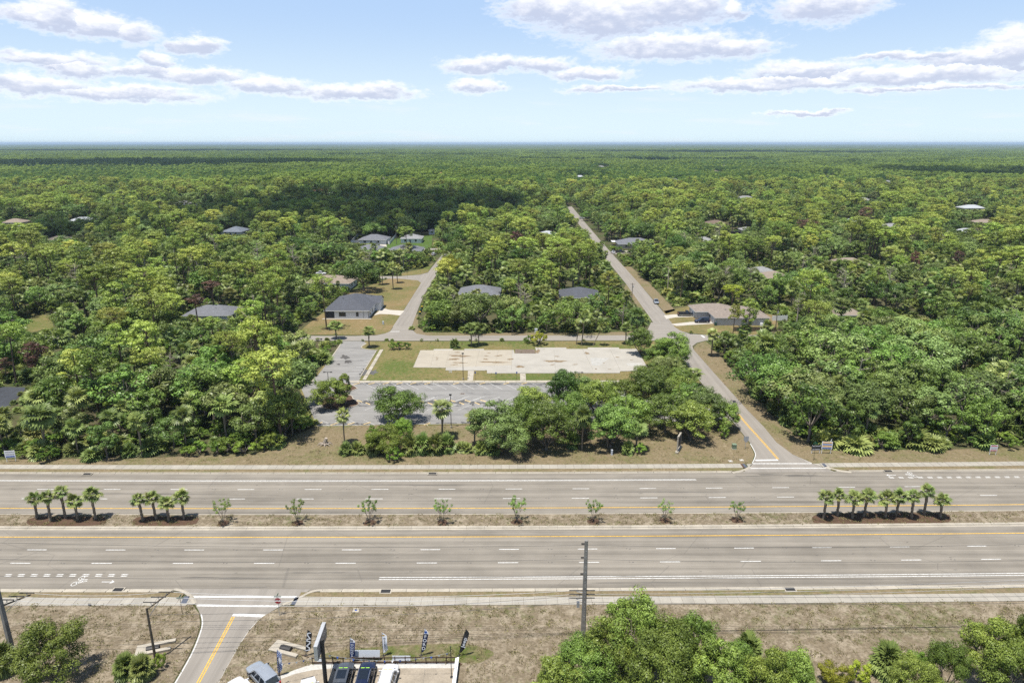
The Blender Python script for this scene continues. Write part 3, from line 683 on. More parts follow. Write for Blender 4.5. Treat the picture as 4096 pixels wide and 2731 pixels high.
for px, nm in (([(1872, 1483.5), (1896, 1483.5), (1892, 1522), (1870, 1522)], 'left'), ([(2080, 1494.5), (2102, 1494.5), (2104, 1521.5), (2081, 1521.5)], 'right')):
    o = flat_poly('footpath', W(px), 0.08, mt['conc'], 0.09); struct(o, 'short concrete walk from the lot to the slab, the %s one of two' % nm, 'footpath')
kl = empty('kerb'); struct(kl, 'pale concrete kerb round the edges of the old parking lot', 'kerb')
for px in ([(1364, 1376), (1328, 1428), (1300, 1462)], [(1262, 1508), (1240, 1534), (1200, 1546)], [(1466, 1374), (1448, 1385), (1450, 1394), (1478, 1399), (1512, 1401)], [(2500, 1596), (2600, 1595), (2700, 1597), (2790, 1622)],
           [(1440, 1508), (1448, 1496), (1505, 1404)]):
    kerb_return(kl, px, 0.34, 0.16)
def island(px, label):
    pts = smooth_line(W(px), 4)[:-1]
    o = flat_poly('island', [tuple(p[:2]) for p in pts], 0.13, mt['mulch'], 0.14); struct(o, label, 'island')
    m = MB(); V = []; n = len(pts); cx = sum(p.x for p in pts)/n; cy = sum(p.y for p in pts)/n
    for p in pts:
        d = Vector((p.x-cx, p.y-cy, 0)).normalized()
        for q, z in ((p+d*0.16, 0.0), (p+d*0.14, 0.17), (p-d*0.08, 0.17), (p-d*0.08, 0.1)): V.append((q.x, q.y, z))
    m.add(V, [(4*i+j, 4*i+j+1, 4*((i+1) % n)+j+1, 4*((i+1) % n)+j) for i in range(n) for j in range(3)]); m.build('rim', mt['conc'], o)
island([(1290, 1600), (1283, 1615), (1300, 1634), (1338, 1641), (1384, 1634), (1436, 1617), (1412, 1596), (1402, 1583), (1350, 1578), (1290, 1600)], 'kerbed planting island with mulch under the small tree')
island([(1330, 1545), (1340, 1560), (1395, 1565), (1424, 1557), (1426, 1552), (1398, 1538), (1350, 1534), (1330, 1545)], 'small kerbed island at the top left of the bays')

# the bare concrete slab ----------------------------------------------------------
sl_out = W([(1682, 1402), (1653, 1470), (1784, 1472), (1782, 1482), (1948, 1483), (1948, 1494), (2479, 1493), (2481, 1486), (2597, 1482.5), (2546, 1396.5), (2143, 1397), (2143, 1415), (2058, 1415), (2055, 1401)])
slab = flat_poly('foundation_slab', sl_out, 0.13, mt['slabg'], 0.14); struct(slab, 'bare concrete foundation slab left in the vacant lot', 'slab')
flat_poly('floor_field', W([(1684, 1403), (1656, 1468.5), (1790, 1470.5), (2046, 1462), (2049, 1402)]), 0.135, mt['slabt'], None, slab)['label'] = 'sun bleached tan floor field'
flat_poly('planter_bed', W([(2060, 1398), (2140, 1398), (2140, 1414), (2060, 1414)]), 0.10, M_grass('planter_soil', (0.16, 0.125, 0.10), (0.24, 0.20, 0.16), (0.08, 0.10, 0.03)), None, slab)
flat_poly('floor_field', W([(2360, 1433), (2440, 1433), (2420, 1446), (2400, 1463), (2368, 1463)]), 0.136, M_concrete('patch_white', (0.37, 0.36, 0.33), 0.25, 0.8), None, slab)
flat_poly('floor_field', W([(2505, 1454), (2570, 1453), (2560, 1463), (2512, 1464)]), 0.136, bpy.data.materials['patch_white'], None, slab)
for px in ([(1735, 1397), (1812, 1397), (1811, 1402), (1734, 1402)], [(1858, 1396.5), (1936, 1396.5), (1936, 1401), (1857, 1401)], [(2140, 1391), (2265, 1391), (2266, 1397), (2143, 1397)], [(2350, 1391), (2475, 1391), (2478, 1397), (2352, 1397)]):
    flat_poly('foundation_edge', W(px), 0.125, mt['slabg'], 0.13, slab)
# control joints and stains with a shape of their own
jm = M_plain('joint', (0.16, 0.145, 0.12), 0.95)
for x in (1730, 1790, 1850, 1910, 1985): paint(slab, [(x+8, 1403), (x-8, 1469)], 0.04, jm, 'joint', 0.139, sm=0)
for x0, x1 in ((2049, 2046), (2215, 2222), (2330, 2372), (2440, 2480)): paint(slab, [(x0, 1398), (x1, 1480)], 0.05, jm, 'joint', 0.139, sm=0)
paint(slab, [(2050, 1463), (2470, 1463)], 0.05, jm, 'joint', 0.139, sm=0)
m_st, nt_ = newmat('slab_stain'); g_ = NG(nt_); g_.out(g_.mix(g_.ramp(g_.noise(g_.pos(), 1.5, 5.0), 0.35, 0.65), (0.13, 0.095, 0.06), (0.24, 0.18, 0.11)), 0.9)
for cx, cy, rx, ry in ((1829,1411,9,2.2),(1838,1425,32,4.5),(1815,1438,26,3),(1838,1452,24,2.5),(1818,1460,14,1.6),(1955,1413,6,1.5),(1945,1425,7,1.6),(1995,1424,14,2.2),(1943,1438,9,2.6),(2042,1438,11,3),(1975,1450,50,3.2),(1748,1432,4,2),(1748,1439,4,2),
                       (2080,1468,22,3.2),(2228,1427,8,2),(2220,1446,34,5),(2150,1407,11,6),(2348,1414,10,3.6),(2210,1460,9,1.5),(2300,1459,9,1.6),(2470,1430,8,1.5),(2526,1441,6,1.1),(2384,1477,5,1.3),(2438,1478,5,1.2),(2415,1453,4,1.3)):
    ph = random.random()*6; pts = []
    for i in range(22):
        th = 2*math.pi*i/22; r = 1 + 0.30*math.sin(2*th+ph) + 0.22*math.sin(5*th+ph*2) + 0.12*math.sin(9*th+ph)
        pts.append(P(cx+rx*r*math.cos(th), cy+ry*r*math.sin(th)))
    flat_poly('stain', pts, 0.1395, m_st, None, slab)
# tar scorch on the upper bays
scm = M_road('scorch', (0.085, 0.08, 0.075), (0.6, 0.6, 1), 0.3)
for cx, cy, rx, ry in ((1378,1428,16,9),(1390,1447,14,7),(1354,1457,7,2.5)):
    ph = random.random()*6
    pts = [P(cx+rx*(1+.3*math.sin(3*t+ph)+.2*math.sin(7*t))*math.cos(t), cy+ry*(1+.3*math.sin(2*t+ph)+.2*math.sin(6*t))*math.sin(t)) for t in np.linspace(0, 2*math.pi, 26)[:-1]]
    flat_poly('scorch_mark', pts, 0.0325, scm, None, lot)
# remains of dark seal coat along the rows of bays
seal = M_road('seal_coat', (0.100, 0.098, 0.095), (0.5, 1.5, 1), 0.35)
sr_ = np.random.default_rng(77)
for (xa, xb, yc, hh_, n_) in ((1430, 2230, 1536.5, 3.4, 40), (1440, 2010, 1609.5, 9.0, 26), (1275, 1480, 1695, 4.5, 10), (1690, 1900, 1692, 4, 6), (1440, 1960, 1622, 4.0, 10), (1445, 1500, 1490, 10, 5)):
    for k in range(n_):
        x = xa+(xb-xa)*(k+sr_.uniform(.2, .8))/n_; rx = sr_.uniform(7, 22); ry = hh_*sr_.uniform(.35, 1.0); ph = sr_.uniform(0, 6); sk = sr_.uniform(-.8, .8); y0_ = yc+sr_.uniform(-.3, .3)*hh_
        pts = []
        for t in np.linspace(0, 2*math.pi, 25)[:-1]:
            q = 1+.35*math.sin(2*t+ph)+.25*math.sin(5*t+2*ph)+.2*math.sin(8*t+ph); pts.append(P(x+rx*q*math.cos(t)+sk*ry*math.sin(t), y0_+ry*q*math.sin(t)))
        flat_poly('seal_patch', pts, 0.0290+0.00004*len(lot.children), seal, None, lot)
# car lot concrete, gravel strip
cl = W([(905, 2760), (990, 2742), (1060, 2728), (1110, 2720), (1180, 2695), (1250, 2680), (1330, 2673), (1820, 2672), (1812, 2800), (1800, 2860), (850, 2860)])
carlot = flat_poly('car_lot', cl, 0.09, mt['lotc'], 0.1); struct(carlot, 'stained concrete yard of the car lot at the bottom edge', 'parking lot')
gv = W([(1060, 2731), (1110, 2708), (1180, 2680), (1255, 2655), (1330, 2652), (1825, 2650), (1822, 2673), (1330, 2674), (1250, 2681), (1180, 2696), (1110, 2722), (1075, 2740)])
gstrip = flat_poly('gravel_strip', gv, 0.098, mt['shell'], 0.05); struct(gstrip, 'curved strip of white gravel edging the car lot', 'gravel')
gv2 = W([(1245, 2651), (1830, 2648), (1850, 2656), (1840, 2664), (1825, 2652), (1330, 2655), (1250, 2657)])
o = flat_poly('mulch_strip', gv2, 0.104, mt['mulch'], 0.05); struct(o, 'narrow strip of reddish mulch under the wooden rail fence', 'mulch')
paint(carlot, [(1700, 2676), (1690, 2760)], 0.04, jm, 'joint', 0.094, sm=0)
# driveways
def driveway(px, label, mat='drive', z=0.045):
    p = W(px); o = flat_poly('driveway', p, z, mt[mat], 0.06); struct(o, label, 'driveway'); BLOCK.append(([tuple(q[:2]) for q in p], 0.3)); VIS.append(([tuple(q[:2]) for q in p], 0.1)); return o
driveway([(1505, 1253), (1530, 1232), (1560, 1240), (1618, 1243), (1600, 1262), (1560, 1257), (1520, 1256), (1490, 1263)], 'white paved driveway from the white house to the street')
driveway([(2655, 1262), (2690, 1258), (2820, 1254), (2870, 1264), (2700, 1270), (2665, 1276)], 'pale concrete driveway under the pickup truck')
driveway([(2684, 1296), (2760, 1288), (2855, 1284), (2862, 1294), (2760, 1300), (2705, 1304)], 'pale concrete driveway under the dark sport utility car')
driveway([(2440, 1010), (2500, 1003), (2530, 1003), (2530, 1012), (2450, 1018)], 'distant driveway beside the white carport', 'conc')
driveway([(1520, 992), (1548, 992), (1545, 978), (1520, 978)], 'pale driveway of the distant house with white fence')
# ------------------------------------------------------------------ plant meshes
def unit(v): return v/np.maximum(np.linalg.norm(v, axis=1, keepdims=True), 1e-6)
class Leaves:
    """many small faces in one mesh, fast"""
    def __init__(s): s.V = []; s.F = []; s.n = 0; s.mi = []
    def diamonds(s, c, nrm, ln, wd, r, m=0, along=None):
        n = len(c); nrm = unit(nrm)
        a = r.normal(size=(n, 3)) if along is None else along
        a = unit(a - nrm*np.sum(a*nrm, axis=1, keepdims=True)); b = np.cross(nrm, a)
        ln = np.asarray(ln).reshape(-1, 1); wd = np.asarray(wd).reshape(-1, 1)
        V = np.stack([c-a*ln, c+b*wd, c+a*ln, c-b*wd], axis=1).reshape(-1, 3)
        s.V.append(V); s.F.append(np.arange(n*4).reshape(-1, 4)+s.n); s.n += 4*n; s.mi.append(np.full(n, m))
    def quads(s, V, F, m=0):
        V = np.asarray(V, float); F = np.asarray(F); s.V.append(V); s.F.append(F+s.n); s.n += len(V); s.mi.append(np.full(len(F), m))
    def mesh(s, name, mats):
        V = np.concatenate(s.V); Fq = np.concatenate(s.F); mi = np.concatenate(s.mi)
        me = bpy.data.meshes.new(name); me.vertices.add(len(V)); me.vertices.foreach_set('co', V.ravel().astype(np.float32))
        me.loops.add(Fq.size); me.loops.foreach_set('vertex_index', Fq.ravel().astype(np.int32))
        me.polygons.add(len(Fq)); me.polygons.foreach_set('loop_start', np.arange(0, Fq.size, 4, dtype=np.int32))
        for x in mats: me.materials.append(x)
        me.polygons.foreach_set('material_index', mi.astype(np.int32)); me.update(calc_edges=True); me.validate(); return me
def wood(mb_list):
    """tubes -> quads for Leaves"""
    m = MB()
    for pts, rad, n in mb_list: m.tube(pts, rad, n, cap=False)
    return np.concatenate(m.v), np.array(m.f)

def oak_parts(seed, Rr=5.0, Hh=10.0, nclump=46, nleaf=112, leaf=0.34, low=0.30, open_=0.0, upright=False, lean=0.0, twigs=0):
    r = np.random.default_rng(seed); tubes = []
    # clumps on and inside a lobed dome, thinner underneath
    az = r.uniform(0, 2*math.pi, nclump); u = r.uniform(-0.55 if not upright else -0.8, 1.0, nclump); cr = np.sqrt(1-np.clip(u, -1, 1)**2)
    q_ = r.uniform(0.60, 0.98, nclump); lob = 1+0.20*np.sin(3*az+seed)+0.13*np.sin(5*az+2*seed)
    zc_ = Hh*(low+0.42*(1-low)); hz_ = np.where(u > 0, Hh*0.93-zc_, zc_-Hh*low*0.75)
    rad = Rr*0.84*np.where(cr > 0.25, cr, 0.25)*q_*lob
    z = zc_ + hz_*u*q_
    if upright: rad = rad*np.clip(1.15-0.75*(z/Hh), 0.25, 1)
    cx = rad*np.cos(az) + lean*z; cy = rad*np.sin(az)
    C = np.stack([cx, cy, z], 1)
    rc = Rr*r.uniform(0.12, 0.29, nclump)*(1-0.2*open_)
    tr = max(0.16, Hh*0.024); fork = Vector((lean*Hh*0.3, 0, Hh*low*0.8))
    tubes.append(([(0, 0, -0.2), (r.uniform(-.1, .1)+lean*Hh*.15, r.uniform(-.1, .1), Hh*low*0.4), tuple(fork)], [tr*1.35, tr, tr*0.85], 7))
    nl = 7; dirs = []
    for i in range(nl):
        a = 2*math.pi*i/nl + r.uniform(-.3, .3); q = Vector((math.cos(a)*Rr*0.48+lean*Hh*.6, math.sin(a)*Rr*0.48, Hh*(low+0.30+r.uniform(-.05, .12))))
        mid = fork.lerp(q, 0.5) + Vector((0, 0, -0.15*Rr*0.3)); tubes.append(([tuple(fork), tuple(mid), tuple(q)], [tr*0.6, tr*0.42, tr*0.26], 5)); dirs.append(q)
    for i in range(nclump):
        c = Vector(C[i]); q = min(dirs, key=lambda d: (d-c).length); tubes.append(([tuple(q), tuple(q.lerp(c, 0.55)+Vector((0, 0, 0.1))), tuple(c)], [tr*0.22, tr*0.15, tr*0.07], 4))
    for i in range(twigs):
        c = Vector(C[int(r.integers(nclump))]); q = c+Vector((r.normal()*.9, r.normal()*.9, r.uniform(.5, 1.9))); tubes.append(([tuple(c), tuple(c.lerp(q, .5)+Vector((r.normal()*.2, r.normal()*.2, 0))), tuple(q)], [.05, .035, .012], 3))
    L = Leaves()
    for i in range(nclump):
        n = int(nleaf*(0.7+0.6*r.random())); d = unit(r.normal(size=(n, 3)) + np.array([0, 0, 0.28]))
        rr = rc[i]*(0.66+0.40*r.random((n, 1)))*(1+0.10*r.normal(size=(n, 1)))
        p = C[i] + d*rr*np.array([1, 1, 0.74])
        nr = d*1.0 + np.array([0, 0, 0.22]) + r.normal(size=(n, 3))*0.24
        s = leaf*r.uniform(0.65, 1.3, n); L.diamonds(p, nr, s*0.62, s*0.36, r)
    return L, tubes
def pine_parts(seed, Hh=17.0, spread=3.3, nclump=42, nneed=64, frac=0.5, bare=0.0):
    r = np.random.default_rng(seed); tubes = []; L = Leaves()
    bx, by = r.uniform(-.5, .5, 2); tp = [(0, 0, -0.2), (bx*0.4, by*0.4, Hh*0.35), (bx, by, Hh*0.7), (bx*1.2, by*1.2, Hh*0.97)]
    tr = Hh*0.0125; tubes.append((tp, [tr*1.3, tr, tr*0.7, tr*0.2], 6))
    for i in range(nclump):
        t = r.random()**0.75; z0 = Hh*(1-frac+frac*t*0.93); az = r.uniform(0, 2*math.pi)
        prof = math.sqrt(max(0.03, 1-(t-0.42)**2/0.36)) if t > 0.42 else 0.55+0.45*t/0.42
        rr = spread*prof*r.uniform(0.45, 1.05); zz = z0 + rr*r.uniform(0.05, 0.4)
        c = np.array([bx+math.cos(az)*rr, by+math.sin(az)*rr, min(zz, Hh*1.0)])
        st = (bx*z0/Hh, by*z0/Hh, z0-0.3); tubes.append(([st, tuple(Vector(st).lerp(Vector(c), 0.6)-Vector((0, 0, 0.15))), tuple(c)], [tr*0.35, tr*0.22, tr*0.08], 4))
        n = int(nneed*r.uniform(0.6, 1.3)*(1-bare)); d = unit(r.normal(size=(n, 3)) + np.array([0, 0, 0.35]))
        rc = r.uniform(0.85, 1.45)
        p = c + d*rc*r.uniform(0.62, 1.0, (n, 1))*np.array([1, 1, 0.5])
        L.diamonds(p, d+np.array([0, 0, 0.35])+r.normal(size=(n, 3))*.3, r.uniform(0.20, 0.34, n), r.uniform(0.08, 0.14, n), r, 0)
    return L, tubes
def frond_geo(r, pet=0.9, rad=0.95, nseg=13, droop=0.35):
    """one fan frond along +x: returns quads"""
    V = []; Fq = []
    def q(a, b, c, d): Fq.append((len(V), len(V)+1, len(V)+2, len(V)+3)); V.extend([a, b, c, d])
    q((0, -0.025, 0), (pet, -0.018, 0.06), (pet, 0.018, 0.06), (0, 0.025, 0))
    for i in range(nseg):
        a = R(-115 + 230*i/(nseg-1)); l = rad*(0.78+0.22*math.cos(a*0.8))*r.uniform(0.9, 1.08)
        ca, sa = math.cos(a), math.sin(a); w = rad*0.115; k = 0.03 if i % 2 else -0.03
        m = (pet+ca*l*0.6, sa*l*0.6, 0.06+k); t = (pet+ca*l, sa*l*(0.94), 0.06-droop*l*r.uniform(0.5, 1.2))
        q((pet, 0, 0.06), (m[0]-sa*w, m[1]+ca*w, m[2]), t, (m[0]+sa*w, m[1]-ca*w, m[2]))
    return np.array(V, float), np.array(Fq)
def frond_frames(r, n=26, lo=-55, hi=80):
    out = []
    for i in range(n):
        t = (i+0.5)/n; el = R(hi + (lo-hi)*t**0.9 + r.uniform(-8, 8)); az = i*2.39996 + r.uniform(-.25, .25); out.append((az, el, r.uniform(0.85, 1.12)))
    return out
def palm_parts(seed, Hh=6.5, n=26, size=1.0, dead=6, lo=-55, nseg=12, lean=0.0):
    r = np.random.default_rng(seed); L = Leaves(); top = np.array([lean*Hh, 0, Hh])
    for az, el, k in frond_frames(r, n, lo):
        V, Fq = frond_geo(r, 0.85*size*k, 0.95*size*k, nseg)
        M = np.array(Matrix.Rotation(az, 3, 'Z') @ Matrix.Rotation(-el, 3, 'Y') @ Matrix.Rotation(r.uniform(-.5, .5), 3, 'X')); L.quads(V @ M.T + top, Fq, 0)
    for i in range(dead):
        V, Fq = frond_geo(r, 0.6*size, 0.75*size, 8, 0.1)
        M = np.array(Matrix.Rotation(r.uniform(0, 6.28), 3, 'Z') @ Matrix.Rotation(R(r.uniform(62, 82)), 3, 'Y')); L.quads(V @ M.T + top-np.array([0, 0, 0.25]), Fq, 1)
    tubes = []
    if Hh > 0.5:
        pts = []; rad = []
        for i in range(9):
            t = i/8; pts.append((lean*Hh*t*t, 0.06*math.sin(t*5+seed), -0.1+t*(Hh+0.1))); rad.append(0.15+0.05*(i % 2)*(t > .45) + (0.05 if t > 0.85 else 0))
        tubes.append((pts, rad, 7))
    return L, tubes
def snag_tubes(seed, Hh=11.0, n=9, fine=2):
    r = np.random.default_rng(seed); tubes = []; tr = Hh*0.016; bend = r.uniform(-.6, .6)
    tp = [(0, 0, -0.2), (bend*.4, 0, Hh*.5), (bend, 0.2, Hh)]; tubes.append((tp, [tr*1.4, tr, tr*0.35], 6))
    for i in range(n):
        z0 = Hh*r.uniform(0.42, 0.97); az = r.uniform(0, 6.28); l = r.uniform(1.2, 3.2); a = Vector((bend*z0/Hh, 0, z0))
        b = a + Vector((math.cos(az)*l, math.sin(az)*l, l*r.uniform(0.1, 0.8))); tubes.append(([tuple(a), tuple(a.lerp(b, .55)+Vector((0, 0, -.1))), tuple(b)], [tr*.42, tr*.28, tr*.08], 4))
        for j in range(fine):
            c = a.lerp(b, r.uniform(.45, .95)); d = c + Vector((r.normal()*.6, r.normal()*.6, r.uniform(.1, .9))); tubes.append(([tuple(c), tuple(d)], [tr*.18, tr*.05], 3))
    return tubes

def split_meshes(name, parts, leafmats, barkmat):
    L, tubes = parts; cm = L.mesh(name+'_crown', leafmats)
    tm = None
    if tubes:
        V, Fq = wood(tubes); T = Leaves(); T.quads(V, Fq); tm = T.mesh(name+'_trunk', [barkmat])
        tm.polygons.foreach_set('use_smooth', [True]*len(tm.polygons))
    return tm, cm
src = bpy.data.collections.new('plant_sources')       # never linked to the scene: the mass of the wood is drawn from it
def joined(name, parts, leafmats, barkmat):
    L, tubes = parts
    if tubes: V, Fq = wood(tubes); L.quads(V, Fq, len(leafmats))
    return L.mesh(name, leafmats+[barkmat])
KIND = {}
def define(kind, gens, leafmats, bark, heights):
    KIND[kind] = [(split_meshes(kind, gn(), leafmats, bark), h) for gn, h in zip(gens, heights)]
OA = [dict(seed=11, Rr=5.2, Hh=10), dict(seed=12, Rr=4.4, Hh=10, nclump=40), dict(seed=13, Rr=5.8, Hh=10, nclump=54), dict(seed=14, Rr=4.8, Hh=10, low=0.22), dict(seed=15, Rr=4.0, Hh=10, nclump=38, low=.24), dict(seed=16, Rr=5.0, Hh=10, open_=0.5, nclump=40, twigs=14), dict(seed=17, Rr=3.1, Hh=10, upright=True, nclump=36, low=.15), dict(seed=18, Rr=4.6, Hh=10, open_=.8, nclump=22, twigs=34), dict(seed=19, Rr=3.6, Hh=10, nclump=26, low=.45, twigs=6), dict(seed=20, Rr=6.6, Hh=10, nclump=44, low=.34, open_=.3)]
define('live_oak', [lambda d=d: oak_parts(**d) for d in OA], [mt['oak']], mt['bark'], [10]*10)
define('slash_pine', [lambda s=s: pine_parts(30+s, 17, [4.2, 3.3, 4.9, 3.4, 4.1, 2.4, 2.9][s], [40, 32, 48, 36, 28, 17, 24][s], 74, [.38, .45, .34, .55, .28, .26, .66][s]) for s in range(7)], [mt['pine']], mt['pbark'], [17]*7)
define('cabbage_palm', [lambda s=s: palm_parts(50+s, 6.5, [24, 28, 22, 26, 20][s], [1.2, 1.35, 1.1, 1.25, 1.2][s], [9, 7, 12, 5, 14][s], -68) for s in range(5)], [mt['palm'], mt['palmdead']], mt['palmbark'], [7.6]*5)
define('shrub', [lambda s=s: oak_parts(70+s, 1.7, 2.6, 20, 80, 0.20, 0.12) for s in range(4)], [mt['shrub']], mt['bark'], [2.6]*4)
define('palmetto', [lambda s=s: palm_parts(80+s, 0.45, 34, 0.95, 5, -32, 12) for s in range(3)], [mt['palm'], mt['palmdead']], mt['palmbark'], [1.9]*3)
define('fine_palmetto', [lambda s=s: palm_parts(85+s, 0.5, 64, 0.85, 8, -35, 19) for s in range(3)], [mt['palm'], mt['palmdead']], mt['palmbark'], [1.95]*3)
define('fine_oak', [lambda s=s: oak_parts(90+s, [5.0, 4.2, 5.5][s], 10, [84, 74, 88][s], 250, 0.195, [.16, .14, .2][s], 0.15) for s in range(3)], [mt['oakfg']], mt['bark'], [10]*3)
define('lot_oak', [lambda s=s: oak_parts(95+s, [5.0, 4.6, 5.2][s], 10, [92, 78, 66][s], 170, 0.235, [.06, .10, .20][s], [0.0, .1, .4][s]) for s in range(3)], [mt['oak']], mt['bark'], [10]*3)
define('slim_tree', [lambda s=s: oak_parts(120+s, [2.6, 3.2][s], 10, 44, 110, 0.22, 0.18, 0.3, True) for s in range(2)], [mt['oak']], mt['bark'], [10]*2)
define('fine_shrub', [lambda s=s: oak_parts(130+s, 1.9, 2.6, 30, 160, 0.13, 0.10) for s in range(2)], [mt['shrub']], mt['bark'], [2.6]*2)
def myrtle_parts(seed, Hh=2.6, Rr=1.1):
    r = np.random.default_rng(seed); tubes = []; L = Leaves()
    for i in range(6):
        a = i*1.05+r.uniform(-.3, .3); b = Vector((math.cos(a)*Rr*.35, math.sin(a)*Rr*.35, Hh*.48)); tubes.append(([(0.03*math.cos(a), 0.03*math.sin(a), -.1), tuple(b*.45+Vector((0, 0, .1))), tuple(b)], [.028, .022, .018], 4))
        for j in range(5):
            q = b+Vector((math.cos(a+r.normal()*.6)*Rr*r.uniform(.15, .65), math.sin(a+r.normal()*.6)*Rr*r.uniform(.15, .65), Hh*r.uniform(.12, .5))); tubes.append(([tuple(b), tuple(q)], [.014, .006], 3))
            n = 30; d = unit(r.normal(size=(n, 3))); L.diamonds(np.array(q)+d*r.uniform(.05, .22, (n, 1)), d+np.array([0, 0, .6]), r.uniform(.05, .09, n), r.uniform(.03, .05, n), r)
    return L, tubes
define('crepe_myrtle', [lambda s=s: myrtle_parts(140+s) for s in range(3)], [mt['oak']], mt['bark'], [2.6]*3)
V, Fq = wood(snag_tubes(201)); SN = []
for s in range(4):
    V, Fq = wood(snag_tubes(201+s, 11, [9, 14, 6, 18][s], [2, 3, 1, 4][s])); T = Leaves(); T.quads(V, Fq); SN.append(T.mesh('dead_tree_wood', [mt['deadwood']]))

def tree(kind, X, Y, height, label, cat, group=None, var=None, wide=1.0, leafmat=None, name=None, rz=None):
    """one tree: an Empty at its foot with trunk and crown"""
    vs = KIND[kind]; (tm, cm), h0 = vs[(int(rng.integers(len(vs))) if var is None else var) % len(vs)]
    s = height/h0
    nm_ = name or kind.replace('fine_', '')
    e = empty(nm_, (X, Y, 0), rng.uniform(0, 6.28) if rz is None else rz, (s*wide, s*wide, s)); tag(e, label, cat, group)
    if tm is not None: inst('trunk', tm, e)
    c = inst('crown', cm, e)
    if leafmat is not None: c.material_slots[0].link = 'OBJECT'; c.material_slots[0].material = leafmat
    return e
def tree_px(kind, bx, by, topy, label, cat, width_px=None, **k):
    p = P(bx, by); h = h_at(p.x, p.y, topy)
    if width_px:
        d = p.y*math.cos(TH)+CAM_H*math.sin(TH); w = width_px*d/F
        r0 = {'fine_oak': 10.4, 'lot_oak': 10.0, 'live_oak': 10.2, 'slim_tree': 5.8, 'shrub': 3.9, 'fine_shrub': 4.1, 'slash_pine': 9.0, 'cabbage_palm': 3.7, 'palmetto': 3.4, 'fine_palmetto': 3.1, 'crepe_myrtle': 2.1}[kind]
        h0 = KIND[kind][0][1]; k['wide'] = max(0.45, min(2.2, w/(r0*h/h0)))
    return tree(kind, p.x, p.y, h, label, cat, **k)

# ------------------------------------------------------------------ individual plants the photo shows
# palms of the median, frond by frond
fr = [MB() for _ in range(4)]; FRM = []
for i in range(4):
    Vf, Ff = frond_geo(np.random.default_rng(300+i), 0.75, 0.86, 15, 0.42); FRM.append(MB().add(Vf, Ff).mesh('frond', mt['palm']))
pts = []; rad = []
for i in range(15): pts.append((0.03*math.sin(i), 0.03*math.cos(1.7*i), -0.1+i/14*1.1)); rad.append(0.16+0.035*(i % 2)+(0.03 if i > 9 else 0))
TRK = MB().tube(pts, rad, 8).mesh('trunk', mt['palmbark'], True)
def median_palm(bx, by, topy, label, group):
    p = P(bx, by, 0.13); h = h_at(p.x, p.y, topy) - 0.13; tr_h = max(1.8, h-1.05)
    e = empty('cabbage_palm', p, rng.uniform(0, 6.28)); tag(e, label, 'palm', group); e.rotation_euler.x = rng.uniform(-.05, .05); e.rotation_euler.y = rng.uniform(-.05, .05)
    t = inst('trunk', TRK, e, (0, 0, 0), (0, 0, 0), (1.15, 1.15, tr_h))
    k = rng.uniform(0.85, 1.2)
    for az, el, q in frond_frames(rng, 18, -30, 80):
        inst('frond', FRM[int(rng.integers(4))], e, (0, 0, tr_h), tuple(Euler((0, -el, az), 'XYZ')), q*k)
LP = [(148, 2072, 1974), (202, 2082, 1968), (262, 2072, 1948), (312, 2078, 1983), (382, 2074, 1958)]
desc = ['leftmost young palm in the median bed of five', 'second palm from left in the median bed of five', 'tallest palm in the middle of the median bed of five', 'shortest palm in the median bed of five', 'right end palm of the median bed of five']
for (x, y, t), d in zip(LP, desc): median_palm(x, y, t, d, 'palms planted in the median')
for i, (x, y, t) in enumerate([(572, 2082, 1972), (624, 2074, 1972), (676, 2082, 1990), (736, 2074, 1970)]): median_palm(x, y, t, '%s palm from left in the median bed of four' % ORD[i], 'palms planted in the median')
for i, (x, y, t) in enumerate([(3294, 2074, 1970), (3349, 2062, 1958), (3408, 2072, 1973), (3456, 2064, 1965), (3541, 2068, 1975), (3584, 2062, 1966), (3645, 2072, 1963), (3695, 2060, 1944), (3760, 2070, 1980)]):
    median_palm(x, y, t, '%s palm from left in the right hand median bed of nine' % ORD[i], 'palms planted in the median')
for i, (x, y, t) in enumerate([(893, 2092, 2006), (1190, 2090, 2010), (1478, 2090, 2004), (1770, 2090, 2010), (2068, 2086, 1998), (2374, 2084, 2008), (2660, 2082, 2012), (2946, 2080, 2013)]):
    p = P(x, y, 0.13); e = tree('crepe_myrtle', p.x, p.y, h_at(p.x, p.y, t), '%s small sparse crepe myrtle from left along the median' % ORD[i], 'small tree', 'young trees in the median', var=i, wide=0.95)
    e.location.z = 0.13
    m = MB(); pp = [(math.cos(t_)*rr, math.sin(t_)*rr) for t_, rr in zip(np.linspace(0, 6.28, 15)[:-1], rng.uniform(0.8, 1.15, 14))]
    n = len(pp); m.add([(a, b, 0.012) for a, b in pp]+[(a*.3, b*.3, 0.12) for a, b in pp], [(i_, (i_+1) % n, n+(i_+1) % n, n+i_) for i_ in range(n)]+[tuple(range(n, 2*n))])
    o = m.build('mulch_ring', mt['mulch'], None, p); tag(o, 'ring of dark mulch round the %s median crepe myrtle from left' % ORD[i], 'mulch', 'mulch rings in the median')

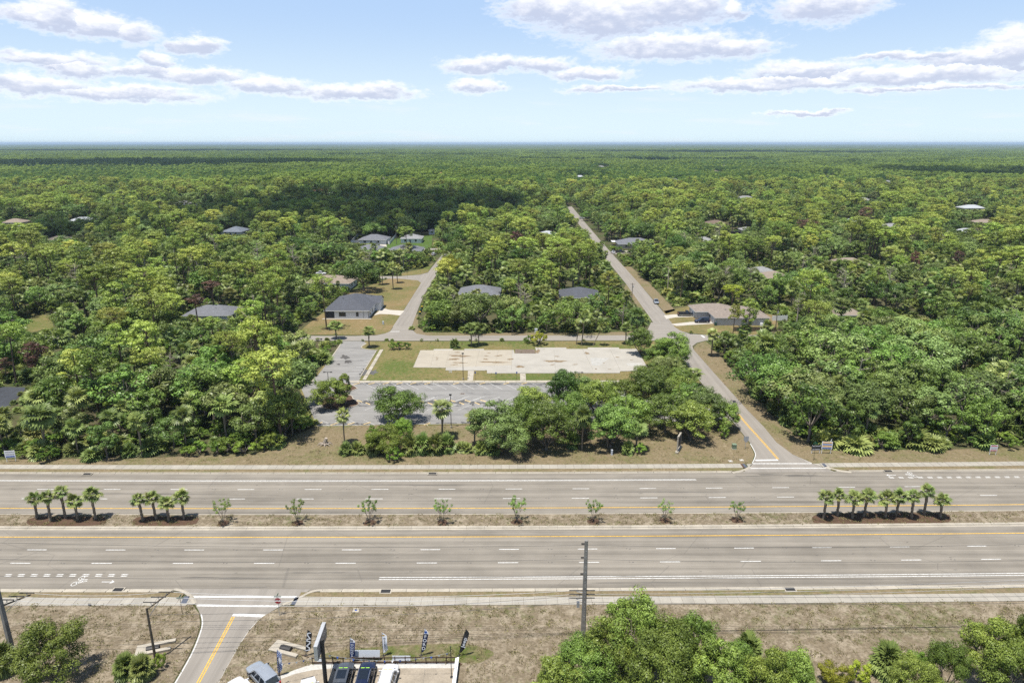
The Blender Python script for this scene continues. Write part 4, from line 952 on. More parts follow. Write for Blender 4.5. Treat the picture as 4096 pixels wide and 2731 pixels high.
# lot and street trees
T = tree_px
T('lot_oak', 1592, 1690, 1538, 'dense round dark green oak standing alone in the parking lot', 'tree', 215, var=0, name='oak_tree')
T('lot_oak', 1325, 1632, 1508, 'small open tree in the kerbed island of the lot', 'tree', 170, var=1, name='oak_tree', leafmat=mt['oakfg'])
T('slim_tree', 1382, 1615, 1472, 'slender taller tree rising from the kerbed lot island', 'tree', 110, var=0, name='oak_tree', leafmat=mt['oakfg'])
T('cabbage_palm', 1379, 1775, 1642, 'tall slim palm at the left of the front row', 'palm', 62, var=0)
T('cabbage_palm', 1771, 1752, 1613, 'full headed palm in front of the parking lot', 'palm', 95, var=4)
T('cabbage_palm', 1899, 1785, 1648, 'ragged palm left of the dense oaks', 'palm', 80, var=2)
T('lot_oak', 1140, 1742, 1545, 'leaning oak with pale bare trunk at the lot corner', 'tree', 230, var=1, name='oak_tree', leafmat=mt['oakfg'])
T('lot_oak', 1540, 1812, 1700, 'bright green bushy thicket in front of the round oak', 'shrub', 165, var=0, leafmat=mt['shrub'], name='shrub')
T('lot_oak', 1612, 1772, 1668, 'bright green bush close to the foot of the round oak', 'shrub', 110, var=1, leafmat=mt['shrub'], name='shrub')
T('shrub', 1578, 1842, 1788, 'low bright green bush nearest the sidewalk', 'shrub', 90, var=2)
T('shrub', 1490, 1760, 1700, 'green bush left of the bright thicket', 'shrub', 70, var=3)
for i, (x, y, t, w) in enumerate([(1385, 1815, 1770, 70), (1430, 1812, 1765, 75), (1495, 1815, 1735, 90), (1640, 1815, 1735, 90), (1690, 1812, 1730, 90), (1740, 1812, 1735, 90), (1790, 1805, 1735, 85), (1845, 1806, 1762, 60), (1870, 1808, 1770, 55), (1925, 1812, 1765, 75), (1970, 1815, 1770, 70)]):
    T('palmetto', x, y, t, '%s fan palmetto from left in the low hedge before the lot' % ORD[i], 'palmetto', w, group='palmettos in the hedge')
big = [(1975, 1790, 1600, 190, 0), (2085, 1770, 1575, 170, 0), (2185, 1800, 1600, 210, 1), (2285, 1740, 1560, 170, 0), (2255, 1660, 1470, 170, 1), (2390, 1690, 1500, 170, 2), (2440, 1790, 1610, 200, 1), (2480, 1650, 1500, 150, 2), (2590, 1650, 1470, 190, 1), (2700, 1620, 1500, 150, 2), (2660, 1730, 1560, 190, 2), (2760, 1760, 1600, 190, 1), (2820, 1700, 1545, 180, 2), (2900, 1720, 1600, 130, 1)]
big_lab = ['dark oak at the left end of the front oak group', 'dense oak behind the left end of the oak group', 'broad dark oak with deep shade under it, beside the front palm', 'oak rising behind the front palm', 'oak overhanging the angled bays', 'airy oak over the right part of the lot', 'bushy oak with grey twigs and palms at its foot', 'open oak showing asphalt through its crown', 'oak at the corner of the bare slab', 'small oak near the street bend', 'spreading oak behind the old monument sign', 'wide oak shading the ground right of the monument sign', 'oak beside the northern street', 'outermost oak reaching toward the northern street']
big += [(2040, 1815, 1660, 170, 0), (2120, 1690, 1540, 160, 1), (2350, 1640, 1505, 150, 0), (2520, 1730, 1570, 170, 0), (2760, 1650, 1530, 150, 0), (2640, 1470, 1375, 120, 0), (2665, 1545, 1420, 150, 1), (2600, 1575, 1450, 140, 0), (2720, 1580, 1465, 130, 1)]
big_lab += ['low dense oak at the front foot of the oak group', 'oak standing back beside the angled bays', 'oak at the back of the group near the edging walk', 'leafy oak left of the monument sign', 'oak filling the back right of the group by the street', 'oak just right of the slab below the leaning oak', 'dense oak between the slab corner and the oak group', 'oak below the right corner of the slab', 'oak of the clump between slab and street']
for i_, ((x, y, t, w, v), l) in enumerate(zip(big, big_lab)): T('lot_oak', x, y, t, l, 'tree', w*1.15, var=v, name='oak_tree', group='oaks of the vacant lot', leafmat=mt['oakfg'] if i_ % 2 else None)
T('cabbage_palm', 2328, 1800, 1640, 'tall palm standing in front of the oak group', 'palm', 75, var=1)
T('palmetto', 2290, 1790, 1715, 'yellowish fan palm beside the tall front palm', 'palmetto', 70)
T('cabbage_palm', 2545, 1800, 1700, 'low fan palm with brown skirt in front of the oak group', 'palm', 90, var=4, wide=1.0)
T('cabbage_palm', 2430, 1790, 1690, 'low palm half hidden in the bushy oak', 'palm', 80, var=2)
T('palmetto', 2510, 1815, 1760, 'small palmetto at the edge of the front grass', 'palmetto', 60)
T('shrub', 2890, 1750, 1700, 'bright bush beside the northern street', 'shrub', 70)
T('shrub', 2560, 1815, 1770, 'low green bush beside the small palmetto', 'shrub', 60)
# right of the slab and along the cross street
T('lot_oak', 2560, 1420, 1305, 'leaning oak with bare trunk beside the slab', 'tree', 130, var=1, name='oak_tree')
T('lot_oak', 2690, 1475, 1325, 'dark broad oak right of the slab at the crossing', 'tree', 170, var=0, name='oak_tree')
T('cabbage_palm', 2625, 1455, 1385, 'round headed palm below the leaning oak', 'palm', 60, var=1)
T('cabbage_palm', 2640, 1495, 1435, 'palm at the corner of the slab below the dark oak', 'palm', 75, var=3)
T('cabbage_palm', 2775, 1545, 1480, 'squat palm right of the oak group near the street', 'palm', 90, var=4)
T('cabbage_palm', 2305, 1378, 1283, 'left one of three leaning palms by the cross street', 'palm', 44, var=2).rotation_euler = (0, .10, 0)
T('cabbage_palm', 2326, 1381, 1248, 'middle and tallest of three palms by the cross street', 'palm', 56, var=4).rotation_euler = (0, .08, 0)
T('cabbage_palm', 2372, 1382, 1285, 'right one of three palms, strongly leaning', 'palm', 40, var=0).rotation_euler = (0, .42, 0)
T('cabbage_palm', 2502, 1376, 1298, 'palm beside the dark green dumpster', 'palm', 55, var=0)
T('cabbage_palm', 2545, 1378, 1245, 'tall palm right of the dark green dumpster', 'palm', 55, var=1)
T('cabbage_palm', 2575, 1372, 1265, 'palm squeezed between dumpster and leaning oak', 'palm', 50, var=2)
T('cabbage_palm', 1478, 1390, 1312, 'single palm on the kerbed corner of the upper bays', 'palm', 55, var=0)
T('cabbage_palm', 1885, 1385, 1300, 'left palm of the pair on the lawn by the cross street', 'palm', 60, var=3)
T('cabbage_palm', 1915, 1380, 1300, 'right palm of the pair on the lawn by the cross street', 'palm', 50, var=1)
T('palmetto', 1818, 1391, 1352, 'round palmetto on the lawn left of the palm pair', 'palmetto', 52)
for i, (x, y, t, w) in enumerate([(1570, 1398, 1365, 45), (1598, 1398, 1362, 50), (1628, 1396, 1366, 45)]): T('shrub', x, y, t, '%s bush of the clump near the upper bays' % ['left', 'middle', 'right'][i], 'shrub', w, group='bushes near the upper bays')
T('shrub', 2155, 1378, 1325, 'round light green bush beside the cross street', 'shrub', 90, var=1, leafmat=mt['bright'])
T('shrub', 2115, 1372, 1340, 'small bush left of the round light green bush', 'shrub', 50, var=2)
T('cabbage_palm', 2845, 1425, 1322, 'palm at the edge of the right woods by the crossing', 'palm', 60, var=2)
T('cabbage_palm', 3060, 1395, 1290, 'palm on the verge in front of the beige house', 'palm', 45, var=1)
T('slash_pine', 2925, 1395, 1215, 'thin pine left in front of the beige house', 'pine', 70, var=1)
T('slash_pine', 2985, 1400, 1190, 'vine wrapped pine right in front of the beige house', 'pine', 80, var=3)
T('slash_pine', 2925, 1240, 1140, 'round headed pine behind the beige house', 'pine', 90, var=0, leafmat=mt['bright'])
T('cabbage_palm', 3150, 1480, 1355, 'leaning palm rising out of the right woods', 'palm', 55, var=4)
# by the white house
T('slash_pine', 1307, 1318, 1105, 'tall bare trunked pine at the left corner of the white house', 'pine', 110, var=4)
T('cabbage_palm', 1345, 1355, 1290, 'palm at the corner of the left woods by the upper bays', 'palm', 55, var=1)
T('live_oak', 1455, 1165, 1040, 'broad grey green oak behind the white house', 'tree', 150, var=2, name='oak_tree')
T('cabbage_palm', 1573, 1158, 1055, 'lone palm on the yard corner by the T junction', 'palm', 45, var=0)
T('cabbage_palm', 1590, 1132, 1060, 'second palm on the yard corner by the T junction', 'palm', 40, var=2)
T('cabbage_palm', 1470, 1172, 1100, 'slim palm behind the roof of the white house', 'palm', 36, var=1)
T('cabbage_palm', 1520, 1140, 1055, 'left palm of two beside the broad grey green oak', 'palm', 36, var=1)
T('cabbage_palm', 1530, 1138, 1060, 'right palm of two beside the broad grey green oak', 'palm', 34, var=3)
T('slash_pine', 1628, 1020, 908, 'lone pine in front of the distant white fence', 'pine', 70, var=0)
T('live_oak', 1800, 1170, 1010, 'bright yellow green tree at the edge of the central woods', 'tree', 120, var=1, name='oak_tree', leafmat=mt['bright'])
# rust brown and bare trees
for x, y, t, w, l in ((800, 1350, 1180, 130, 'rust brown dead pine in the left woods'), (860, 1270, 1122, 120, 'dark red brown dead crown above the grey roofed house'), (165, 1560, 1362, 115, 'rust brown pine near the left car park'), (30, 1530, 1430, 80, 'rust brown crown at the far left edge'), (3640, 1160, 1005, 45, 'narrow rust brown pine in the right woods'), (3822, 1110, 1000, 65, 'rust brown pine near the right edge'), (2060, 1060, 925, 70, 'faded brown pine in the central woods'), (1925, 1160, 1095, 50, 'small rust brown crown in the central woods'), (3450, 935, 825, 60, 'grey brown leafless crown on the right'), (3230, 980, 880, 100, 'large rust brown crown in the distant right woods')):
    T('slash_pine', x, y, t, l, 'dead pine', w, leafmat=mt['rust'])
def snag(x, y, t, v, l):
    p = P(x, y); s = h_at(p.x, p.y, t)/11; e = empty('dead_tree', p, rng.uniform(0, 6.28), s); tag(e, l, 'dead tree'); inst('trunk', SN[v], e)
for q in ((1180, 1110, 985, 3, 'pale bare branched dead tree behind the left woods'), (1040, 1110, 970, 1, 'bare twisted dead tree on the far side of the left woods'), (405, 1545, 1375, 2, 'grey broken snag in the left woods'), (345, 1610, 1465, 2, 'dark thin snag near the left palms'), (715, 1135, 1030, 2, 'tall pale pole like dead trunk on the left'), (760, 1115, 1000, 2, 'second pale dead trunk in the left woods'), (3185, 1310, 1175, 1, 'grey gnarled dead trunk beside the beige house'), (3570, 1115, 1025, 2, 'straight pale dead trunk in the right woods'), (3850, 1350, 1235, 1, 'forked bare snag in the right woods'), (3930, 1370, 1280, 0, 'short forked snag near the right edge'), (4040, 1370, 1230, 1, 'tall bare snag at the right edge'), (2872, 1000, 900, 3, 'bare dead tree in the distant right woods'), (4000, 1640, 1480, 0, 'thin bare snag among the right oaks')): snag(*q)
# foreground plants at the bottom edge
T('fine_oak', 215, 2745, 2485, 'bushy light green oak in the bottom left corner', 'tree', 330, var=0, name='oak_tree')
T('fine_palmetto', 505, 2700, 2615, 'left palmetto clump under the wooden power pole', 'palmetto', 110)
T('fine_palmetto', 575, 2712, 2620, 'middle palmetto clump under the wooden power pole', 'palmetto', 105)
T('fine_shrub', 645, 2672, 2610, 'small green bush right of the wooden power pole', 'shrub', 70)
T('fine_palmetto', 15, 2690, 2570, 'yellow tinged palmetto at the foot of the concrete pole', 'palmetto', 120)
fg = [(2530, 2700, 2365, 330, 0, 'tallest light green oak beside the central concrete pole'), (2760, 2735, 2430, 250, 1, 'bright oak right of the tallest foreground oak'), (2330, 2800, 2560, 280, 2, 'foreground oak at the left of the bottom thicket'), (2600, 2860, 2530, 330, 2, 'foreground oak at the middle of the bottom thicket'), (2860, 2850, 2560, 300, 0, 'foreground oak at the right of the bottom thicket'), (3060, 2900, 2570, 250, 1, 'dark green foreground oak beside the weedy bank'), (3930, 2760, 2450, 270, 1, 'dark leaved oak near the bottom right corner'), (4090, 2760, 2440, 240, 0, 'oak cut by the right edge at the bottom'), (3760, 2800, 2560, 190, 2, 'smaller oak left of the bottom right oaks'), (2420, 2760, 2470, 280, 0, 'broad oak leaning against the central pole foot'), (2680, 2800, 2480, 300, 2, 'full crowned oak in the middle of the bottom thicket'), (2940, 2790, 2560, 260, 1, 'lower oak filling the right of the bottom thicket'), (4020, 2820, 2560, 280, 2, 'low oak filling the bottom right corner'), (2215, 2860, 2620, 270, 1, 'leftmost low oak of the bottom thicket'), (3150, 2870, 2600, 280, 0, 'bright low oak right of the fan palm'), (3640, 2840, 2610, 220, 0, 'low oak left of the smaller bottom right oak')]
for x, y, t, w, v, l in fg: T('fine_oak', x, y, t, l, 'tree', w, var=v, name='oak_tree')
T('fine_palmetto', 2985, 2655, 2528, 'fan palm at the right end of the bottom thicket', 'palmetto', 125)
T('fine_palmetto', 3545, 2695, 2575, 'fan palm with yellow lower fronds on the weedy bank', 'palmetto', 150)
for i, (x, y, t, w) in enumerate([(3100, 2690, 2620, 110), (3190, 2700, 2600, 130), (3330, 2735, 2650, 150), (3440, 2725, 2650, 120), (3660, 2680, 2600, 110), (2260, 2760, 2640, 120)]):
    T('fine_shrub', x, y, t, '%s green bush from left along the bottom right bank' % ORD[i] if i < 5 else 'green bush at the left foot of the bottom thicket', 'shrub', w, leafmat=mt['bright'] if i in (2, 3) else None)
# ------------------------------------------------------------------ houses
RC = {'slate': M_shingle('roof_slate', (0.085, 0.09, 0.105)), 'grey': M_shingle('roof_grey', (0.15, 0.155, 0.17)), 'light': M_shingle('roof_light', (0.24, 0.24, 0.24)), 'beige': M_shingle('roof_beige', (0.235, 0.198, 0.168)), 'tan': M_shingle('roof_tan', (0.25, 0.205, 0.165)),
      'metal': M_plain('roof_metal', (0.38, 0.40, 0.42), 0.5, 0.4, 0.1, 0.1), 'red': M_shingle('roof_tile', (0.34, 0.15, 0.10)), 'brown': M_shingle('roof_brown', (0.16, 0.12, 0.095))}
WC = {'white': M_plain('wall_white', (0.70, 0.71, 0.72), 0.85, 0.2, 0, 0.04), 'grey': M_plain('wall_grey', (0.50, 0.50, 0.50), 0.85, 0.2, 0, 0.05), 'cream': M_plain('wall_cream', (0.56, 0.50, 0.40), 0.85, 0.2, 0, 0.05), 'tan': M_plain('wall_tan', (0.42, 0.34, 0.26), 0.85, 0.2, 0, 0.05)}
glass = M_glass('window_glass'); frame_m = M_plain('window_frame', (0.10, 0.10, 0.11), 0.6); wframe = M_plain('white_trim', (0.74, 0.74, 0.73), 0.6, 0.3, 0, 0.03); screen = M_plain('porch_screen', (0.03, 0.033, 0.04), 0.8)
def hip(m, x0, x1, y0, y1, z, rise, oh=0.5, gable=None):
    """hip roof with fascia; gable='+x' etc ends that ridge side upright"""
    x0 -= oh; x1 += oh; y0 -= oh; y1 += oh; w, d = x1-x0, y1-y0; zf = z-0.22
    if w >= d: a = (x0 + (0 if gable == '-x' else d/2), (y0+y1)/2, z+rise); b = (x1 - (0 if gable == '+x' else d/2), (y0+y1)/2, z+rise)
    else: a = ((x0+x1)/2, y0 + (0 if gable == '-y' else w/2), z+rise); b = ((x0+x1)/2, y1 - (0 if gable == '+y' else w/2), z+rise)
    V = [(x0,y0,z),(x1,y0,z),(x1,y1,z),(x0,y1,z),a,b]
    Fc = [(0,1,5,4),(1,2,5),(2,3,4,5),(3,0,4)] if w >= d else [(0,1,4),(1,2,5,4),(2,3,5),(3,0,4,5)]
    m.add(V, Fc, 0)
    U = [(x0,y0,zf),(x1,y0,zf),(x1,y1,zf),(x0,y1,zf)] + V[:4]
    m.add(U, [(0,1,5,4),(1,2,6,5),(2,3,7,6),(3,0,4,7),(3,2,1,0)], 1)
def house(X, Y, w, d, roof, wall, label, h=2.8, rise=None, rz=0.0, wins=None, side=None, name='house', oh=0.5, garage=None, door=None, wing=None, vis=2.0, block=2.5, fmat=None, vents=2, gable=None, cat='house', reach=True):
    """X,Y is the middle of the wall that faces the camera; parts: wall, roof, windows, door"""
    e = empty(name, (X, Y, 0), rz); tag(e, label, cat)
    m = MB(); m.box((0, d/2, h/2), (w, d, h)); 
    if wing: wx, wy, ww, wd = wing; m.box((wx, wy+wd/2, h/2-0.004), (ww, wd, h-0.006))
    m.build('wall', WC[wall], e)
    rise = rise if rise is not None else min(w, d)*0.5*0.40
    m = MB(); hip(m, -w/2, w/2, 0, d, h, rise, oh, gable); ro = m.build('roof', [RC[roof], wframe if wall != 'grey' else WC['grey']], e)
    if wing:
        m = MB(); hip(m, wx-ww/2, wx+ww/2, wy, wy+wd, h+0.004, min(ww, wd)*0.2, oh); m.build('roof', [RC[roof], wframe], e)
    for i in range(vents): MB().box((0, 0, 0.1), (0.5, 0.5, 0.22)).build('roof_vent', frame_m, ro, (w*(0.12+0.13*i)*(-1)**i, d*(0.34 if w >= d else .3+.2*i), h+rise*0.62))
    fm = fmat or frame_m
    if wins is None: wins = [(-0.28, 1.5, 1.2), (0.22, 1.2, 1.2)] if w > 8 else [(0.0, 1.2, 1.0)]
    def window(px, py, pz, ww, hh, nx, ny):
        f = MB(); along = (abs(ny), abs(nx))
        f.box((0, 0, 0), (ww*along[0]+0.09*abs(nx), ww*along[1]+0.09*abs(ny), hh))
        o = f.build('window', fm, e, (px, py, pz))
        g2 = MB(); g2.box((nx*0.03, ny*0.03, 0), ((ww-0.16)*along[0]+0.06*abs(nx), (ww-0.16)*along[1]+0.06*abs(ny), hh-0.16)); g2.build('pane', glass, o)
        b2 = MB(); b2.box((nx*0.05, ny*0.05, 0), (0.06*along[0]+0.05*abs(nx), 0.06*along[1]+0.05*abs(ny), hh-0.1)); b2.build('mullion', fm, o)
        s2 = MB(); s2.box((nx*0.06, ny*0.06, -hh/2-0.05), ((ww+0.2)*along[0]+0.12*abs(nx), (ww+0.2)*along[1]+0.12*abs(ny), 0.08)); s2.build('sill', wframe, o)
    for fx, ww, hh in wins: window(fx*w, -0.03, 1.55, ww, hh, 0, -1)
    for sx, fy, ww, hh in (side or [(1, 0.3, 1.2, 1.1), (1, 0.7, 1.2, 1.1), (-1, 0.5, 1.2, 1.1)]): window(sx*(w/2+0.03), fy*d, 1.55, ww, hh, sx, 0)
    if garage:
        side_, pos, gw = garage
        gm = MB()
        for k in range(4): gm.box((0, 0, 0.28+0.55*k), ((gw, 0.08, 0.53) if side_ == 'y' else (0.08, gw, 0.53)))
        gm.build('garage_door', wframe, e, (pos*w, -0.03, 0) if side_ == 'y' else ((w/2+0.03)*(1 if pos > 0 else -1), abs(pos)*d, 0))
    if door is not None:
        dm = MB().box((0, 0, 1.05), (1.0, 0.09, 2.1)); do = dm.build('door', frame_m, e, (door*w, -0.03, 0)); MB().box((0.38, -0.07, 1.0), (0.05, 0.06, 0.12)).build('handle', mt['galv'], do)
    c, s = math.cos(rz), math.sin(rz)
    foot = [(X+c*x-s*y, Y+s*x+c*y) for x, y in ((-w/2, 0), (w/2, 0), (w/2, d), (-w/2, d))]
    BLOCK.append((foot, block)); VIS.append((foot, vis)) if reach else None
    return e
# the white house with the dark roof
A0, A1 = P(1304, 1274), P(1474, 1275); hw_ = A1.x-A0.x; hd_ = P(1519, 1217).y-A1.y
wh = house((A0.x+A1.x)/2, A0.y, hw_, hd_, 'slate', 'white', 'new white house with dark grey hip roof and screened porch', h=3.05, rise=3.0, wins=[(-0.11, 2.4, 1.5), (0.24, 0.9, 1.5)], side=[(1, 0.12, 1.0, 1.3), (1, 0.3, 0.9, 1.2)], garage=('x', 0.62, 4.8), oh=0.55, vents=3, vis=0.5)
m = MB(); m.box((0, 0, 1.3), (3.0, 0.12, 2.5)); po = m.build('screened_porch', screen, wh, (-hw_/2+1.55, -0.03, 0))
m = MB()
for x in (-1.5, 0, 1.5): m.box((x, -0.08, 1.3), (0.09, 0.06, 2.6))
m.box((0, -0.08, 2.55), (3.1, 0.06, 0.09)); m.build('porch_frame', frame_m, po)
m = MB(); m.box((hw_/2+0.9, hd_*0.70, 1.52), (1.8, 8.2, 3.04)); m.build('garage_wing', WC['white'], wh)
m = MB(); zz = 3.05; gx = hw_/2+2.2; gy0, gy1 = hd_*0.70-4.7, hd_*0.70+4.7; my = hd_*0.70
m.add([(gx, gy0, zz), (gx, gy1, zz), (gx, my, zz+1.9), (0.6, my, zz+1.9), (hw_/2-4, gy0, zz), (hw_/2-4, gy1, zz)], [(0, 2, 3, 4), (1, 5, 3, 2)]); m.build('gable_roof', RC['slate'], wh)
MB().add([(gx-0.3, gy0+.4, zz-.1), (gx-0.3, gy1-.4, zz-.1), (gx-0.3, my, zz+1.75)], [(0, 1, 2)]).build('gable_wall', WC['white'], wh)
MB().box((hw_/2-1.8, -0.04, 1.5), (0.08, 0.05, 3.0)).box((hw_/2-0.06, -0.05, 1.5), (0.1, 0.07, 3.0)).build('downpipe', frame_m, wh)
MB().box((0, -0.7, 0.05), (hw_+2.2, 1.3, 0.14)).build('gravel_border', mt['conc'], wh)
# beige house by the crossing
B0, B1 = P(2862, 1301), P(3074, 1301)
bh = house((B0.x+B1.x)/2, B0.y, B1.x-B0.x, 14.5, 'beige', 'grey', 'long beige roofed house with grey walls by the crossing', h=2.75, rise=2.5, wins=[(0.05, 1.3, 1.1)], side=[(-1, 0.5, 1.2, 1.0)], vents=2, vis=0.6, wing=(-(B1.x-B0.x)/2+2.5, 9.0, 14.0, 9.5), block=1.0)
m = MB()
for k in range(4): m.box((0, 0, 0.28+0.55*k), (0.08, 4.6, 0.53))
m.build('garage_door', wframe, bh, (-(B1.x-B0.x)/2-0.03, 4.0, 0)); m.build('garage_door', wframe, bh, (-(B1.x-B0.x)/2+2.5-7.04, 14.0, 0))
MB().box((6.5, -0.55, 0.45), (0.9, 0.8, 0.9)).build('air_conditioner', wframe, bh)
HS = [ # px, py of the front wall, width m, depth, roof, wall, vis, label
 (1490, 977, 17, 13, 'grey', 'white', 0.6, 'distant white house with grey roof inside a white fence'),
 (1645, 972, 13, 11, 'light', 'white', 1.0, 'distant white house with pale roof on a green lawn'),
 (1478, 1018, 14, 11, 'grey', 'white', 2.6, 'grey hip roof peeping over palms, left of two'),
 (1620, 1022, 18, 12, 'grey', 'white', 2.6, 'grey hip roof peeping over palms, right of two'),
 (1728, 938, 4, 4, 'light', 'white', 0.5, 'small white shed behind the green lawn'),
 (1312, 1158, 19, 12, 'tan', 'white', 1.9, 'low pale roofed house behind the white house'),
 (2318, 1218, 15, 14, 'slate', 'cream', 2.6, 'dark grey hip roof rising out of the central woods near the street'),
 (1915, 1205, 16, 13, 'grey', 'cream', 2.9, 'dark grey hip roof half hidden in the central woods'),
 (2192, 958, 13, 11, 'metal', 'cream', 2.6, 'white metal roof beyond the bright pines'),
 (2545, 995, 21, 14, 'grey', 'cream', 2.9, 'grey roofed house beside the white carport'),
 (2822, 982, 11, 10, 'light', 'cream', 3.0, 'pale grey roof alone in the right woods'),
 (2992, 936, 8, 9, 'light', 'cream', 2.2, 'small pale roofed house near a black trailer'),
 (3415, 1082, 17, 13, 'tan', 'cream', 2.8, 'large tan hip roof in the right woods'),
 (3120, 1140, 10, 14, 'tan', 'cream', 2.8, 'tan roofed house with a lean to behind the beige house'),
 (3060, 1110, 9, 9, 'light', 'cream', 3.0, 'pale roof glimpsed left of the tan roofed house'),
 (830, 1292, 16, 12, 'grey', 'white', 2.5, 'grey roofed white house with porch in the left woods'),
 (925, 944, 14, 16, 'metal', 'white', 0.8, 'white metal roofed house with gable end in the shade'),
 (318, 900, 19, 13, 'metal', 'white', 1.8, 'white metal hip roof in the left distance'),
 (222, 980, 14, 11, 'tan', 'cream', 2.5, 'tan hip roof low in the left woods'),
 (45, 905, 15, 12, 'tan', 'cream', 1.0, 'cream house with arched window at the left edge'),
 (70, 932, 12, 10, 'metal', 'white', 2.0, 'pale roof in front of the cream house at the left edge'),
 (715, 826, 20, 12, 'light', 'cream', 0.8, 'white flat roofed house in the left distance'),
 (810, 832, 14, 10, 'grey', 'cream', 1.8, 'grey roof right of the white flat roofed house'),
 (610, 842, 14, 10, 'grey', 'cream', 2.0, 'grey roof left of the white flat roofed house'),
 (1280, 772, 20, 14, 'red', 'cream', 1.2, 'red tiled hip roof in the left distance'),
 (1325, 782, 13, 10, 'metal', 'white', 1.2, 'white roof just below the red tiled roof'),
 (1410, 756, 20, 12, 'tan', 'cream', 1.6, 'tan hip roof right of the red tiled roof'),
 (1545, 722, 18, 12, 'tan', 'white', 0.8, 'distant pale house above the shaded woods'),
 (2650, 790, 10, 10, 'grey', 'cream', 1.8, 'small grey roof right of the straight street'),
 (2690, 726, 20, 13, 'grey', 'cream', 1.8, 'wide grey roof in the right distance'),
 (2320, 714, 17, 12, 'metal', 'white', 0.8, 'bright roofed house straight behind the end of the street'),
 (2404, 672, 18, 12, 'light', 'white', 0.8, 'far pale house above the end of the street'),
 (2990, 806, 20, 14, 'light', 'cream', 1.8, 'light grey roof beside bare trees in the right distance'),
 (3460, 812, 17, 12, 'light', 'tan', 1.6, 'tan walled house with pale roof in the right distance'),
 (3900, 845, 20, 13, 'metal', 'white', 1.2, 'white roofed house near the right edge'),
 (3560, 735, 16, 10, 'light', 'cream', 1.4, 'far pale roof in the middle of the right woods'),
 (3325, 714, 10, 10, 'light', 'white', 0.6, 'small white house with dark doorway in the right distance'),
 (3430, 900, 14, 10, 'metal', 'white', 2.0, 'white roof glimpsed behind rust brown pines'),
 (3590, 926, 19, 12, 'light', 'cream', 2.4, 'light grey roofs in a row in the right woods'),
 (3885, 948, 16, 12, 'metal', 'white', 2.0, 'white roof below bare trees near the right edge'),
 (3950, 905, 16, 10, 'tan', 'cream', 2.2, 'tan roof left of a bare tree near the right edge'),
 (2870, 912, 16, 12, 'brown', 'cream', 2.6, 'brown hip roof in the middle right distance'),
 (3390, 1290, 10, 10, 'tan', 'cream', 4.2, 'scrap of tan roof deep in the right woods')]
for px, py, w, d, rf, wl, vz, lab in HS:
    p = P(px, py); house(p.x, p.y, w, d, rf, wl, lab, rz=random.uniform(-.06, .06), vis=vz, garage=('y', 0.25, 4.0) if w > 12 else None, door=-0.05 if w > 9 else None, vents=1)
for i, (px, py, w, rf) in enumerate([(2550, 654, 16, 'light'), (2610, 652, 14, 'tan'), (2640, 650, 12, 'metal'), (3140, 655, 18, 'tan'), (3070, 665, 14, 'red'), (3000, 662, 18, 'beige'), (2900, 668, 12, 'metal'), (3400, 658, 18, 'tan'), (3350, 632, 20, 'metal'), (3780, 652, 22, 'metal'), (3600, 664, 20, 'light'), (2860, 692, 16, 'tan'), (1830, 655, 14, 'metal'), (1410, 652, 22, 'tan'), (1480, 646, 20, 'light'), (1760, 700, 12, 'red'), (2080, 660, 10, 'metal'), (540, 655, 14, 'metal'), (4060, 705, 20, 'metal')]):
    p = P(px, py); house(p.x, p.y, w, 12, rf, 'white', 'far off speck of a house, number %s from the left of the farthest row' % 'x' if False else 'far off %s roofed house, a small speck near the horizon' % {'metal': 'white', 'light': 'pale grey', 'tan': 'tan', 'red': 'red', 'beige': 'beige'}[rf], vis=0.5, vents=0, block=6)['group'] = 'specks of houses near the horizon'
for i, (px, py, w, h_) in enumerate([(2850, 584, 90, 9), (2960, 585, 120, 8), (3470, 622, 150, 6), (3560, 620, 110, 6), (3680, 612, 260, 5), (3940, 614, 120, 5), (2015, 590, 80, 10), (500, 596, 140, 9)]):
    p = P(px, py); house(p.x, p.y, w, 30, 'metal' if i % 2 else 'light', 'white', ['long white building on the horizon, left of two', 'long white building on the horizon, right of two', 'row of white roofs in the far right woods', 'second row of white roofs in the far right woods', 'long low tan building in the far right distance', 'pale low building near the right horizon', 'white shed roof on the horizon above the centre', 'pale buildings on the horizon at the left'][i], h=h_, rise=2, vis=0.5, vents=0, block=15, cat='building', name='building', wins=[(-.3, 6, 2), (0, 6, 2), (.3, 6, 2)], reach=False)
p = P(3323, 590); e = empty('radio_tower', (p.x, p.y, 0)); tag(e, 'thin lattice tower on the right horizon', 'tower')
hh = h_at(p.x, p.y, 572); MB().tube([(0, 0, 0), (0, 0, hh)], [hh*0.05, hh*0.03], 4).build('mast', mt['galv'], e); MB().box((0, 0, hh*0.97), (hh*.12, hh*.12, hh*.06)).build('platform', mt['galv'], e)
# fences
def fence_white(p0, p1, label, h=1.8, mat=None, board=1.8):
    a, b = Vector(p0), Vector(p1); L = (b-a).length; n = max(1, int(L/board)); e = empty('fence', a, math.atan2(b.y-a.y, b.x-a.x)); tag(e, label, 'fence')
    mat = mat or wframe; pm = MB().box((0, 0, h/2+0.02), (L/n-0.1, 0.05, h)).mesh('panel', mat); po = MB().box((0, 0, h/2+0.05), (0.12, 0.12, h+0.1)).mesh('post', mat)
    for i in range(n): inst('panel', pm, e, ((i+.5)*L/n, 0, 0)); inst('post', po, e, (i*L/n, 0, 0))
    inst('post', po, e, (L, 0, 0)); BLOCK.append(([(a.x-1, a.y-1), (b.x+1, b.y-1), (b.x+1, b.y+1), (a.x-1, a.y+1)], 0.6)); VIS.append(([(a.x, a.y-.3), (b.x, b.y-.3), (b.x, b.y+.3), (a.x, a.y+.3)], h*0.4))
fence_white(P(1404, 975), P(1440, 972), 'short run of white fence left of the distant house'); fence_white(P(1404, 975), P(1432, 945), 'white fence running back left of the distant house')
